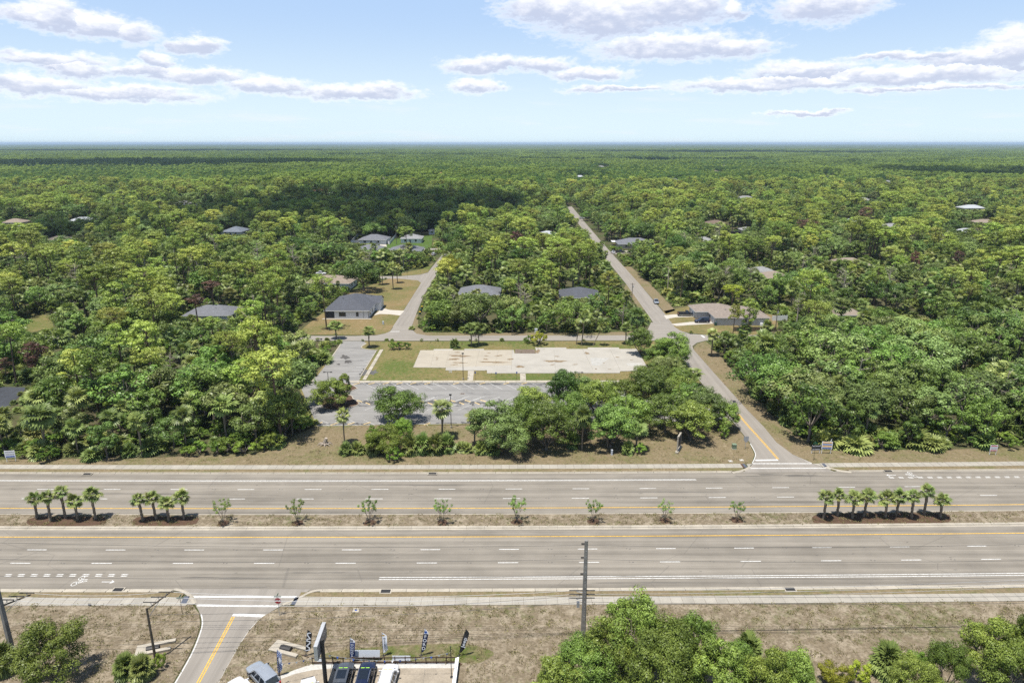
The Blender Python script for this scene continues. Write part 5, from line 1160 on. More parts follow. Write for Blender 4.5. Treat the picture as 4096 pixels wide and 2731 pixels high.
fence_white(P(1540, 972), P(1558, 978), 'short run of white fence right of the distant house'); fence_white(P(1558, 978), P(1585, 945), 'white fence running back right of the distant house')
fence_white(P(3088, 1283), P(3148, 1281), 'bluish white panel fence right of the beige house'); wood_b = M_plain('fence_board', (0.085, 0.065, 0.05), 0.9, 0.1, 0, 0.25)
def board_fence(p0, p1, label, h=1.5):
    a, b = Vector(p0), Vector(p1); L = (b-a).length; n = int(L/0.4); e = empty('fence', a, math.atan2(b.y-a.y, b.x-a.x)); tag(e, label, 'fence')
    pm = MB().box((0, 0, h/2), (0.37, 0.03, h)).mesh('board', wood_b)
    for i in range(n): inst('board', pm, e, ((i+.5)*L/n, rng.uniform(-.01, .01), rng.uniform(-.03, .03)))
    MB().box((L/2, 0.05, 0.4), (L, 0.05, 0.1)).build('rail', wood_b, e); VIS.append(([(a.x, a.y-.3), (b.x, b.y-.3), (b.x, b.y+.3), (a.x, a.y+.3)], 0.2))
board_fence(P(2935, 1325), P(3105, 1325), 'dark wooden board fence in front of the beige house')
# carport and shed
p = P(2472, 985); e = empty('carport', p); tag(e, 'white flat carport beside the northern street', 'carport'); MB().box((0, 4, 2.5), (7, 6, 0.18)).build('roof', WC['white'], e)
for x in (-3.3, 3.3):
    for y in (1.3, 6.7): MB().box((x, y, 1.2), (0.12, 0.12, 2.42)).build('post', mt['galv'], e)
BLOCK.append(([(p.x-4, p.y-2), (p.x+4, p.y-2), (p.x+4, p.y+8), (p.x-4, p.y+8)], 1)); VIS.append(([(p.x-3.5, p.y), (p.x+3.5, p.y), (p.x+3.5, p.y+2), (p.x-3.5, p.y+2)], 0.3))

# ------------------------------------------------------------------ vehicles
tyre_m = M_plain('tyre', (0.018, 0.018, 0.018), 0.9); rim_m = M_plain('rim', (0.45, 0.46, 0.47), 0.3, 0.5, 0.7); red_l = M_plain('tail_light', (0.42, 0.02, 0.02), 0.25, 0.5); head_l = M_plain('head_light', (0.7, 0.72, 0.75), 0.15, 0.6); car_glass = M_glass('car_glass', (0.012, 0.016, 0.022), 0.03); trim_m = M_plain('black_trim', (0.022, 0.022, 0.024), 0.6); plate_m = M_plain('plate', (0.6, 0.6, 0.55), 0.5); sticker_m = M_plain('price_sticker', (0.35, 0.72, 0.05), 0.6)
def carpaint(n, c, metal=0.35): return M_plain(n, c, 0.28, 0.5, metal, 0.03, 2.0, coat=0.8)
PAINT = {'silver': carpaint('paint_silver', (0.33, 0.36, 0.40)), 'white': carpaint('paint_white', (0.56, 0.56, 0.56), 0), 'grey': carpaint('paint_grey', (0.085, 0.095, 0.11)), 'navy': carpaint('paint_navy', (0.010, 0.016, 0.045), .2), 'black': carpaint('paint_black', (0.014, 0.016, 0.022), .2)}
def vehicle(X, Y, heading, kind, paint_, label, L=4.8, Wd=1.95, Hh=1.72, pano=False, sticker=False, rails=False, two_tone=None, name=None, z=0.0, belt=None):
    """local +x is forward; parts: body, cabin, windows, lights, wheels (> tyre, rim)"""
    e = empty(name or {'suv': 'parked_suv', 'sedan': 'parked_car', 'pickup': 'pickup_truck'}[kind], (X, Y, z), heading); tag(e, label, {'suv': 'car', 'sedan': 'car', 'pickup': 'pickup'}[kind])
    pm = PAINT[paint_]; hl = L/2; hw = Wd/2; zb = belt or Hh*0.60; sill = 0.28
    if kind == 'suv': st = [(-hl, .80, .52, zb*.93), (-hl+.06, .92, .36, zb*.98), (-hl+.3, .98, .28, zb), (-hl*.5, 1.0, sill, zb), (0, 1.0, sill, zb), (hl*.38, 1.0, sill, zb*.985), (hl*.48, 1.0, sill, zb*.97), (hl*.72, .98, .28, zb*.93), (hl*.90, .93, .30, zb*.86), (hl-.05, .84, .36, zb*.76), (hl, .70, .44, zb*.62)]
    elif kind == 'sedan': st = [(-hl, .78, .5, zb*.90), (-hl+.07, .90, .36, zb*.98), (-hl*.72, .97, .28, zb*1.03), (-hl*.4, 1.0, sill-.04, zb), (0, 1.0, sill-.04, zb*.98), (hl*.4, 1.0, sill-.04, zb*.95), (hl*.7, .97, .26, zb*.88), (hl*.9, .9, .3, zb*.78), (hl, .72, .42, zb*.6)]
    else: st = [(-hl, .93, .58, zb), (-hl+.05, .97, .5, zb), (-hl*.5, 1.0, .42, zb), (0, 1.0, .40, zb), (hl*.4, 1.0, .40, zb*.98), (hl*.7, .99, .40, zb*.96), (hl*.92, .95, .42, zb*.90), (hl, .84, .5, zb*.75)]
    V = []; n = 9
    for x, wf, z0, z1 in st:
        w = hw*wf; zs = z0+(z1-z0)*.22
        V += [(x, -w*.86, z0), (x, -w, zs), (x, -w, z0+(z1-z0)*.70), (x, -w*.93, z1-.02), (x, 0, z1+.035), (x, w*.93, z1-.02), (x, w, z0+(z1-z0)*.70), (x, w, zs), (x, w*.86, z0)]
    k = len(st); Fc = [(i*n+j, i*n+j+1, (i+1)*n+j+1, (i+1)*n+j) for i in range(k-1) for j in range(n-1)] + [((i+1)*n, i*n, i*n+n-1, (i+1)*n+n-1)[::1] for i in range(k-1)]
    Fc += [tuple(range(n)), tuple(range((k-1)*n, k*n))[::-1]]
    mb = MB().add(V, Fc); b = mb.build('body', pm, e, sharp=38)
    sb2 = b.modifiers.new('round', 'SUBSURF'); sb2.levels = 1; sb2.render_levels = 2
    # cabin frustum
    if kind == 'suv': xr0, xr1, xf1, xf0 = -hl+.10, -hl+.42, hl*.10, hl*.46
    elif kind == 'sedan': xr0, xr1, xf1, xf0 = -hl*.66, -hl*.34, hl*.10, hl*.46
    else: xr0, xr1, xf1, xf0 = -hl*.10, -hl*.03, hl*.22, hl*.46
    wb, wt = hw*.93, hw*.74; zt = Hh-.03
    Bt = [(xr0, -wb, zb-.03), (xf0, -wb, zb-.05), (xf0, wb, zb-.05), (xr0, wb, zb-.03)]; Tp = [(xr1, -wt, zt), (xf1, -wt, zt), (xf1, wt, zt), (xr1, wt, zt)]
    cab = MB().add(Bt+Tp, [(0,1,5,4), (1,2,6,5), (2,3,7,6), (3,0,4,7), (4,5,6,7)]).build('cabin', pm, e); bv = cab.modifiers.new('soft', 'BEVEL'); bv.width = .09; bv.segments = 3
    ms = MB(); nx_ = 6
    Vr = []
    for i in range(nx_+1):
        x = xr1-.05+(xf1-xr1+.08)*i/nx_; bow = .05*math.sin(math.pi*min(1, max(0, i/nx_)))
        for yy, dz in ((-wt-.02, 0), (-wt*.9, .035), (0, .06), (wt*.9, .035), (wt+.02, 0)): Vr.append((x, yy, zt+dz+bow*.5))
    ms.add(Vr, [(i*5+j, (i+1)*5+j, (i+1)*5+j+1, i*5+j+1) for i in range(nx_) for j in range(4)]); rf = ms.build('roof', pm, e, smooth=True)
    def pane(q, inset, name, mat=car_glass, off=.018):
        q = [Vector(a) for a in q]; c = sum(q, Vector())/4; nrm = (q[1]-q[0]).cross(q[3]-q[0]).normalized()
        if nrm.dot(c-Vector((0, 0, zb*.8))) < 0: nrm = -nrm
        lo = [c+(a-c)*(1-inset) for a in q]
        V_ = [tuple(a+nrm*off) for a in lo]+[tuple(a-nrm*.02) for a in lo]
        return MB().add(V_, [(0,1,2,3), (4,7,6,5), (0,4,5,1), (1,5,6,2), (2,6,7,3), (3,7,4,0)]).build(name, mat, e)
    ws = pane([Bt[1], Bt[2], Tp[2], Tp[1]], .10, 'windshield'); pane([Bt[3], Bt[0], Tp[0], Tp[3]], .16, 'rear_window')
    lrp = lambda a, b, t: tuple(Vector(a).lerp(Vector(b), t))
    cuts = {'suv': (.06, .40, .43, .72, .75, .97), 'sedan': (.10, .50, .53, .93), 'pickup': (.06, .48, .52, .95)}[kind]
    for b0, b1, t0, t1 in ((Bt[0], Bt[1], Tp[0], Tp[1]), (Bt[3], Bt[2], Tp[3], Tp[2])):
        for i in range(0, len(cuts), 2):
            c0, c1 = cuts[i], cuts[i+1]
            q = [lrp(b0, b1, c0), lrp(b0, b1, c1), lrp(t0, t1, min(.985, c1)), lrp(t0, t1, max(.015, c0))]
            pane(q, .12, 'side_window')
    if pano: MB().box(((xr1+xf1)/2+.12, 0, zt+.075), ((xf1-xr1)*.62, wt*1.45, .02)).build('roof_glass', car_glass, e)
    if rails:
        for s in (-1, 1): MB().tube([(xr1+.2, s*wt*.93, zt+.05), (xr1+.4, s*wt*.93, zt+.11), (xf1-.4, s*wt*.93, zt+.11), (xf1-.2, s*wt*.93, zt+.05)], .022, 5).build('roof_rail', rim_m, e)
    if sticker:
        for y0 in (-.35, .4):
            c = Vector(Bt[1]).lerp(Vector(Bt[2]), .5+y0*.5).lerp(Vector(Tp[1]).lerp(Vector(Tp[2]), .5+y0*.5), .82); nn = Vector((zt-zb, 0, xf0-xf1)).normalized(); c = c+nn*.035
            MB().box(tuple(c), (.10, .42, .10)).build('price_sticker', sticker_m, ws)
    if kind == 'pickup':
        m2 = MB(); xb0, xb1 = -hl+.12, xr0-.08; m2.box(((xb0+xb1)/2, 0, zb+.05), (xb1-xb0, Wd*.80, .02)); m2.build('bed_floor', trim_m, e)
        for s in (-1, 1): MB().box(((xb0+xb1)/2, s*hw*.88, zb+.09), (xb1-xb0+.1, .14, .14)).build('bed_side', pm, e)
        MB().box((-hl+.06, 0, zb+.08), (.1, Wd*.85, .16)).build('tailgate', pm, e)
        if two_tone:
            for s in (-1, 1): MB().box((0, s*(hw+.005), .55), (L*.94, .03, .26)).build('lower_trim', two_tone, e)
    # lights, bumpers, mirrors, wheels
    for s in (-1, 1):
        MB().box((-hl+.03, s*hw*.80, zb*.80), (.12, .20 if kind != 'sedan' else .34, .42 if kind != 'sedan' else .16)).build('tail_light', red_l, e)
        MB().box((hl-.30, s*hw*.66, zb*.66), (.24, .30, .13)).build('headlight', head_l, e)
        MB().box((xf0-.35, s*(hw+.10), zb+.06), (.14, .24, .17)).build('mirror', trim_m if paint_ != 'white' else pm, e)
        for i in range(2): MB().box((-hl*.12+i*hl*.42-.1, s*(hw+.012), zb*.80), (.2, .03, .035)).build('door_handle', trim_m if paint_ == 'white' else rim_m, e)
    MB().box((-hl+.0, 0, .48), (.16, Wd*.86, .22)).build('rear_bumper', trim_m if kind != 'sedan' else pm, e)
    MB().box((hl-.02, 0, .46), (.16, Wd*.72, .20)).build('grille', trim_m, e)
    MB().box((-hl-.01, 0, zb*.66), (.05, .34, .16)).build('number_plate', plate_m, e)
    wr = .37 if kind != 'sedan' else .32; wr = .41 if kind == 'pickup' else wr
    for sx in (-.60, .61):
        for s in (-1, 1):
            pts_ = []; wy = s*(hw-.11)
            w_ = empty('wheel', (hl*sx, wy, wr), parent=e)
            MB().tube([(0, -.12, 0), (0, -.10, 0), (0, .10, 0), (0, .12, 0)], [wr*.88, wr, wr, wr*.88], 16).build('tyre', tyre_m, w_, smooth=False)
            MB().tube([(0, s*.10, 0), (0, s*.135, 0)], [wr*.66, wr*.60], 12).build('rim', rim_m, w_)
            MB().box((hl*sx, s*(hw-.03), wr+.02), (wr*2.1, .07, wr*1.05)).build('wheel_arch', trim_m, e)
    return e
def veh_px(roof, hood, zr=1.6, zh=0.95, back=0.0, **k):
    a, b = P(roof[0], roof[1], zr), P(hood[0], hood[1], zh); d = Vector((b.x-a.x, b.y-a.y)); hd = math.atan2(d.y, d.x)
    L = k.get('L', 4.8); c = Vector((b.x, b.y)) - d.normalized()*(L/2-.1)
    return vehicle(c.x, c.y, hd, **k, z=0.09)
veh_px((1369, 2690), (1388, 2645), kind='suv', paint_='grey', label='dark grey car with glass roof, left of three facing the rail fence', L=4.7, pano=True, sticker=True)
veh_px((1457, 2692), (1475, 2643), kind='suv', paint_='navy', label='navy blue car, middle of three facing the rail fence', L=4.9, pano=True, sticker=True, rails=True)
veh_px((1548, 2694), (1567, 2652), kind='suv', paint_='white', label='white car, right of three facing the rail fence', L=4.7, sticker=True, rails=True)
c0 = P(1050, 2672, 1.85); c1 = P(990, 2627, 1.0); d_ = Vector((c1.x-c0.x, c1.y-c0.y)); hd0 = math.atan2(d_.y, d_.x)
cc = Vector((c0.x, c0.y)); vehicle(cc.x+.1*d_.normalized().x, cc.y, hd0, 'suv', 'silver', 'large silver grey sport utility car parked beside the side street', L=5.3, Wd=2.05, Hh=1.92, rails=True, z=.06)
c2 = P(965, 2736, 1.7); vehicle(c2.x, c2.y, hd0, 'suv', 'white', 'white sport utility car cut by the bottom edge beside the silver one', L=4.9, Hh=1.8, z=.07)
c3 = P(1237, 2742, 1.5); vehicle(c3.x, c3.y, R(112), 'sedan', 'white', 'white low car cut by the bottom edge near the billboard post', L=4.7, Wd=1.85, Hh=1.46, sticker=True, z=.09)
p = P(2743, 1263); vehicle(p.x, p.y, R(2), 'pickup', 'black', 'black and silver pickup truck on the upper driveway', L=5.9, Wd=2.05, Hh=1.95, two_tone=rim_m, belt=1.22, z=.05)
p = P(2808, 1290); vehicle(p.x, p.y, R(182), 'suv', 'navy', 'dark blue sport utility car on the lower driveway', L=5.1, Wd=2.0, Hh=1.88, z=.05)
p = P(2624, 1212); vehicle(p.x, p.y, R(-93), 'sedan', 'silver', 'silver car on the shoulder of the northern street', L=4.6, Hh=1.5, z=.02); BLOCK.append(([(p.x-2, p.y-9), (p.x+2, p.y-9), (p.x+2, p.y+3), (p.x-2, p.y+3)], 1)); VIS.append(([(p.x-1, p.y-2), (p.x+1, p.y-2), (p.x+1, p.y+2), (p.x-1, p.y+2)], .2))
p = P(1285, 1098); vehicle(p.x, p.y, R(0), 'sedan', 'white', 'white car on the far residential road behind the trees', z=.04); VIS.append(([(p.x-2, p.y-1), (p.x+2, p.y-1), (p.x+2, p.y+1), (p.x-2, p.y+1)], .3)); BLOCK.append(([(p.x-3, p.y-2), (p.x+3, p.y-2), (p.x+3, p.y+2), (p.x-3, p.y+2)], 1))
p = P(1735, 1022); vehicle(p.x, p.y, R(80), 'suv', 'white', 'white car on the grass beside the distant road', L=4.4, z=.02); VIS.append(([(p.x-1, p.y-2), (p.x+1, p.y-2), (p.x+1, p.y+2), (p.x-1, p.y+2)], .2)); BLOCK.append(([(p.x-2, p.y-4), (p.x+2, p.y-4), (p.x+2, p.y+3), (p.x-2, p.y+3)], 1))
p = P(2480, 1012); vehicle(p.x, p.y, R(5), 'pickup', 'black', 'dark pickup beside the distant driveway', L=5.8, Hh=1.9, belt=1.2, z=.05)
p = P(2452, 1014); vehicle(p.x, p.y, R(95), 'sedan', 'white', 'white car at the mouth of the distant driveway', z=.05)
p = P(2482, 982); vehicle(p.x, p.y+3, R(0), 'suv', 'navy', 'dark car sheltered under the white carport', L=4.6, z=.03)
p = P(2328, 876); vehicle(p.x, p.y, R(15), 'suv', 'white', 'white van far along the northern street', z=.03)
p = P(2944, 940); e = empty('trailer', p); tag(e, 'black box trailer in the distant right woods', 'trailer'); MB().box((0, 1.2, 1.35), (6, 2.4, 1.9)).build('box', trim_m, e)
for x in (-.8, .8): MB().tube([(x, -.1, .36), (x, .12, .36)], .36, 12).build('wheel', tyre_m, e)
MB().box((3.8, 1.2, .5), (1.8, .15, .12)).build('drawbar', trim_m, e); BLOCK.append(([(p.x-4, p.y-2), (p.x+5, p.y-2), (p.x+5, p.y+4), (p.x-4, p.y+4)], 1)); VIS.append(([(p.x-3, p.y), (p.x+3, p.y), (p.x+3, p.y+1), (p.x-3, p.y+1)], .5))

# ------------------------------------------------------------------ lettering
def text_mesh(s, name, mat, squash=1.0):
    c = bpy.data.curves.new(name, 'FONT'); c.body = s; c.align_x = 'CENTER'; c.align_y = 'CENTER'; c.size = 1.0; c.offset = 0.018
    o = bpy.data.objects.new(name, c); me = bpy.data.meshes.new_from_object(o); bpy.data.objects.remove(o); me.materials.clear(); me.materials.append(mat); me.name = name; return me
black_f = M_plain('flag_black', (0.018, 0.018, 0.02), 0.8); white_f = M_plain('flag_white', (0.72, 0.73, 0.76), 0.8, .2, 0, .05); navy_f = M_plain('flag_navy', (0.02, 0.045, 0.17), 0.8); dnavy_f = M_plain('flag_dark_navy', (0.010, 0.017, 0.06), 0.8); gold_f = M_plain('flag_gold', (0.45, 0.28, 0.05), .6); blue_f = M_plain('flag_blue', (0.03, 0.09, 0.34), .8)
def feather(bx, by, tx, ty, label, cloth, words=None, ink=None, head=None, wid=0.55, z0=0.5, top=None, mark=None, lean=0.0, stack=True, chk=False):
    p = P(bx, by, .06); h = top or (h_at(p.x, p.y, ty)-.06); tpx = P(tx, ty, h+.06)
    dx = max(-1.0, min(1.0, tpx.x-p.x)) * (1 if lean == 0 else 1)
    e = empty('feather_flag', p); tag(e, label, 'flag', 'feather flags of the car lot')
    MB().tube([(0, 0, 0), (dx*.3, 0, h*.4), (dx*.72, 0, h*.8), (dx+.12, 0, h-.02)], [.028, .025, .02, .012], 6).build('pole', black_f, e)
    MB().box((0, 0, .03), (.5, .12, .05)).box((0, 0, .034), (.12, .5, .05)).build('base', mt['dark'], e)
    n = 22; V = []; xs = lambda t: dx*(t**1.15)
    prof = lambda t: wid*min(1.0, .45+t*4.0, (max(0, 1-t)*5.5)**.7+.02)
    zz = lambda t: z0+(h-z0)*t
    for i in range(n+1):
        t = i/n; w = prof(t); yb = .05*math.sin(t*9)
        V += [(xs(t)+.03, 0, zz(t)), (xs(t)+w*.5, -.05+yb, zz(t)), (xs(t)+w, yb*1.4, zz(t)-(.10*t))]
    m = MB(); fc = []; mi = []
    for i in range(n):
        for j in range(2):
            k = 1 if (head and (i+.5)/n > .78) else 0
            if chk: k = 0
            m.f.append((i*3+j, i*3+j+1, (i+1)*3+j+1, (i+1)*3+j)); m.m.append(k)
    m.v.append(np.array(V)); m.n = len(V)
    cl = m.build('cloth', [cloth, head or cloth], e)
    sm_ = cl.modifiers.new('thick', 'SOLIDIFY'); sm_.thickness = .012; sm_.offset = 0
    if chk:
        cm = MB(); rows = 26
        for i in range(rows):
            t0, t1 = i/rows*.97, (i+1)/rows*.97; w = min(prof(t0), prof(t1)); nc = 4
            for j in range(nc):
                if (i+j) % 2: continue
                x0, x1 = xs(t0)+.03+w*j/nc, xs(t0)+.03+w*(j+1)/nc
                for sgn in (-.075,): cm.add([(x0, sgn, zz(t0)), (x1, sgn, zz(t0)), (x1, sgn, zz(t1)), (x0, sgn, zz(t1))], [(0, 1, 2, 3)])
        cm.build('checks', chk, e)
    if words:
        if stack:
            L_ = len(words); z_t, z_b = .76 if head else .86, .10
            for i, ch in enumerate(words):
                t = z_t+(z_b-z_t)*(i+.5)/L_; s = min((h-z0)*(z_t-z_b)/L_*1.15, .62)
                inst('letter', text_mesh(ch, 'letter', ink), e, (xs(t)+prof(t)*.5, -.13, zz(t)), (R(90), 0, 0), (min(.62, s), s, 1))
        else:
            t = .46; ang = math.atan2(h-z0, dx)
            inst('lettering', text_mesh(words, 'lettering', ink), e, (xs(t)+prof(t)*.52, -.13, zz(t)), (R(90), -ang, 0), (wid*1.45, wid*.95, 1))
    if mark == 'zig':
        mk = MB(); w = wid
        zs = [.12, .17, .30, .40, .41, .55, .66, .68, .84, .90]
        path = [(.12, .10), (.80, .12), (.80, .22), (.22, .30), (.80, .42), (.80, .50), (.20, .52), (.20, .60), (.80, .62), (.20, .78), (.20, .86), (.75, .88)]
        ribbon_pts = [(xs(t)+x*w, zz(t)) for x, t in path]; V = []
        for i in range(len(ribbon_pts)-1):
            a, b = Vector((*ribbon_pts[i], 0)), Vector((*ribbon_pts[i+1], 0)); d = (b-a).normalized(); nn = Vector((-d.y, d.x, 0))*.075; q = [a+nn-d*.05, a-nn-d*.05, b-nn+d*.05, b+nn+d*.05]
            mk.add([(v.x, -.12-.001*i, v.y) for v in q], [(0, 1, 2, 3)])
        mk.build('logo', ink, e)
    if mark == 'badge': MB().box((xs(.86)+prof(.86)*.5, -.12, zz(.86)), (.30, .02, .26)).build('badge', ink if ink is not white_f else dnavy_f, e); inst('badge_letter', text_mesh('H', 'badge_letter', white_f), e, (xs(.86)+prof(.86)*.5, -.14, zz(.86)), (R(90), 0, 0), .28)
    if mark == 'oval': MB().tube([(xs(.86)+prof(.86)*.5, -.11, zz(.86)), (xs(.86)+prof(.86)*.5, -.13, zz(.86))], .17, 16).build('badge', blue_f, e)
    if mark == 'bow': MB().box((xs(.87)+prof(.87)*.5, -.12, zz(.87)), (.34, .02, .09)).box((xs(.87)+prof(.87)*.5, -.125, zz(.87)), (.15, .02, .20)).build('badge', gold_f, e)
    return e
feather(1113, 2702, 1106, 2595, 'blue and white checked feather flag beside the silver car', white_f, chk=blue_f)
feather(1223, 2620, 1229, 2516, 'black feather flag with zigzag white letters', black_f, None, white_f, mark='zig', wid=.62)
feather(1400, 2648, 1399, 2548, 'navy feather flag with white head and stacked letters HONDA', navy_f, 'HONDA', white_f, head=white_f, mark='badge', wid=.62)
feather(1533, 2622, 1526, 2527, 'white feather flag with dark stacked letters CHEVROLET', white_f, 'CHEVROLET', black_f, head=white_f, mark='bow', wid=.60)
feather(1684, 2620, 1698, 2512, 'dark navy feather flag with white head and letters FORD', dnavy_f, 'FORD', white_f, head=white_f, mark='oval', wid=.58)
feather(1836, 2622, 1863, 2514, 'black feather flag leaning right with white lettering Jeep', black_f, 'Jeep', white_f, stack=False, wid=.60)

# ------------------------------------------------------------------ car lot edge
rail_m = M_plain('rail_wood', (0.065, 0.045, 0.034), .9, .1, 0, .25)
f0, f1 = P(1250, 2656, .06), P(1828, 2653, .06); Lf = (f1-f0).length
fe = empty('rail_fence', f0, math.atan2(f1.y-f0.y, f1.x-f0.x)); tag(fe, 'brown wooden post and rail fence at the front of the car lot', 'fence')
pm_ = MB().box((0, 0, .52), (.10, .10, 1.08)).mesh('post', rail_m); nP = 14
for i in range(nP+1): inst('post', pm_, fe, (i*Lf/nP, 0, 0))
rl_ = MB().box((0, 0, 0), (Lf/nP-.02, .05, .13)).mesh('rail', rail_m)
for i in range(nP):
    for z in (.35, .98): inst('rail', rl_, fe, ((i+.5)*Lf/nP, -.075, z+rng.uniform(-.01, .01)), (0, rng.uniform(-.008, .008), 0))
MB().box((-.9, .35, .9), (1.1, .04, .10), rz=-.4).build('loose_rail', rail_m, fe)
pan_m = M_plain('panel_back', (0.50, 0.53, 0.57), .6, .3, 0, .05)
for i, x in enumerate((1422, 1451, 1479, 1507)):
    p = P(x, 2640, .06); e = empty('banner_board', p); tag(e, '%s pale grey square board from left behind the rail fence' % ORD[i], 'sign', 'boards behind the rail fence')
    MB().box((0, 0, .95), (.86, .04, .98), tilt=Matrix.Rotation(R(-12), 3, 'X')).build('board', pan_m, e)
    for s in (-.35, .35): MB().box((s, .03, .3), (.04, .04, .7)).build('leg', mt['galv'], e)
p = P(1606, 2648, .06); e = empty('banner_board', p); tag(e, 'wide white banner board leaning behind the right part of the rail fence', 'sign'); MB().box((0, 0, .62), (2.2, .04, .62), tilt=Matrix.Rotation(R(-15), 3, 'X')).build('board', pan_m, e)
for s in (-.9, .9): MB().box((s, .05, .3), (.05, .05, .6)).build('leg', mt['galv'], e)
p = P(1285, 2652, .06); e = empty('banner_board', p); tag(e, 'crumpled white sign board at the left end of the rail fence', 'sign'); MB().box((0, .1, .5), (1.0, .04, .5), tilt=Matrix.Rotation(R(-20), 3, 'X')).build('board', pan_m, e); MB().box((0, .1, .15), (.05, .05, .4)).build('leg', mt['galv'], e)
# white wall at the right of the car lot
w0, w1 = P(1830, 2652, .08), P(1812, 2790, .08); dd = Vector((w1.x-w0.x, w1.y-w0.y)); wl_ = empty('low_wall', w0, math.atan2(dd.y, dd.x)); tag(wl_, 'low white block wall closing the right side of the car lot', 'wall')
nb_ = int(dd.length/.8); bm_ = MB().box((0, 0, .42), (.79, .34, .84)).mesh('block', WC['white']); cp_ = MB().box((0, 0, .88), (.785, .40, .09)).mesh('cap', WC['white'])
for i in range(nb_): inst('block', bm_, wl_, ((i+.5)*.8, 0, 0)); inst('cap', cp_, wl_, ((i+.5)*.8, 0, 0))
# post with pennants
def post(px, py, top, label, r=.05, mat='dark', cat='pole', name='flag_post', fixture=None):
    p = P(px, py, .06); h = h_at(p.x, p.y, top)-.06; e = empty(name, p); tag(e, label, cat)
    MB().tube([(0, 0, 0), (0, 0, h)], [r, r*.85], 8).build('shaft', mt[mat], e); MB().box((0, 0, .05), (.3, .3, .1)).build('base', mt[mat], e)
    if fixture: fixture(e, h)
    else: MB().box((0, 0, h+.02), (r*2.4, r*2.4, .06)).build('cap', mt[mat], e)
    return p, h
q1, hq1 = post(1806, 2708, 2586, 'thin black post with pennant string at the right of the car lot')
q0, hq0 = post(1124, 2742, 2630, 'thin black post holding the pennant string near the silver car', r=.06)
pen_w = M_plain('pennant_white', (.75, .75, .75), .7); pen_b = M_plain('pennant_blue', (.03, .10, .40), .7)
def pennants(a, b, sag, n, label):
    a, b = Vector(a), Vector(b); e = empty('pennant_string', a); tag(e, label, 'pennants')
    pt = lambda t: a.lerp(b, t)-Vector((0, 0, 4*sag*t*(1-t)))-a
    MB().tube([pt(i/16) for i in range(17)], .012, 4).build('cord', mt['wire'], e)
    tri = [MB().add([(-.15, 0, 0), (.15, 0, 0), (0, 0, -.34)], [(0, 1, 2)]).mesh('pennant', m_) for m_ in (pen_w, pen_b)]
    for i in range(n): inst('pennant', tri[i % 2], e, pt((i+.5)/n), (rng.uniform(-.3, .3), 0, math.atan2(b.y-a.y, b.x-a.x)+rng.uniform(-.3, .3)))
pennants((q0.x, q0.y, 3.2), tuple(P(1290, 2700, .06)+Vector((0, 0, 3.0))), .3, 6, 'string of blue and white pennants left of the billboard')
pennants(tuple(P(1310, 2700, .06)+Vector((0, 0, 3.0))), (q1.x, q1.y, hq1-.7), 1.0, 16, 'string of blue and white pennants over the parked cars')
# billboard on a post
n0, n1 = P(1266, 2642, 4.6), P(1301, 2541, 4.6); bd = Vector((n1.x-n0.x, n1.y-n0.y)); Lb = bd.length; hb = math.atan2(bd.y, bd.x)
e = empty('billboard', (n0.x+bd.x*.36+.35, n0.y+bd.y*.36, .09)); tag(e, 'tall post sign seen edge on beside the parked cars', 'billboard')
pz = MB().tube([(0, 0, 0), (0, 0, 6.2)], .24, 12).build('post', mt['dark'], e)
cen = Vector((n0.x+bd.x*.5, n0.y+bd.y*.5, 4.6+.95-.09))-Vector(e.location); 
bx_ = MB().box((0, 0, 0), (Lb, .42, 1.9)).build('cabinet', mt['galv'], e, (cen.x, cen.y, cen.z+.09), hb)
facem, ntf = newmat('billboard_face'); gg = NG(ntf); gg.out(gg.mix(gg.ramp(gg.noise(gg.n('ShaderNodeTexCoord').outputs['Object'], 1.6, 5.0, .6, 1.0), .4, .62), (.10, .09, .09), (.30, .29, .30)), .4)
MB().box((0, -.22, 0), (Lb-.14, .02, 1.76)).build('face', facem, bx_); MB().box((0, .22, 0), (Lb-.14, .02, 1.76)).build('face', facem, bx_)
MB().tube([(.3, .2, 5.2), (.9, .5, 3.0), (.5, .4, 1.2)], .02, 5).build('cable', mt['dark'], e)
# culvert headwalls
def culvert(px, label, flip=1):
    p = P(*px, .06); e = empty('culvert_end', p, R(-18)*flip); tag(e, label, 'culvert')
    m = MB(); V = []
    for x0, x1, y0, y1 in ((-2.0, 2.0, .45, .95), (-2.0, 1.6, -.95, -.45), (-2.4, -1.2, -.95, .95)): m.box(((x0+x1)/2, (y0+y1)/2, .12 - .002*x0), (x1-x0, y1-y0, .3))
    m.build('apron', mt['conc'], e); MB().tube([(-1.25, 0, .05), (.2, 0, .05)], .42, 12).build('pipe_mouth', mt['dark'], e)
culvert((1158, 2600), 'pale concrete culvert end in the grass left of the billboard'); culvert((630, 2592), 'pale concrete culvert end behind the wooden power pole', -1)

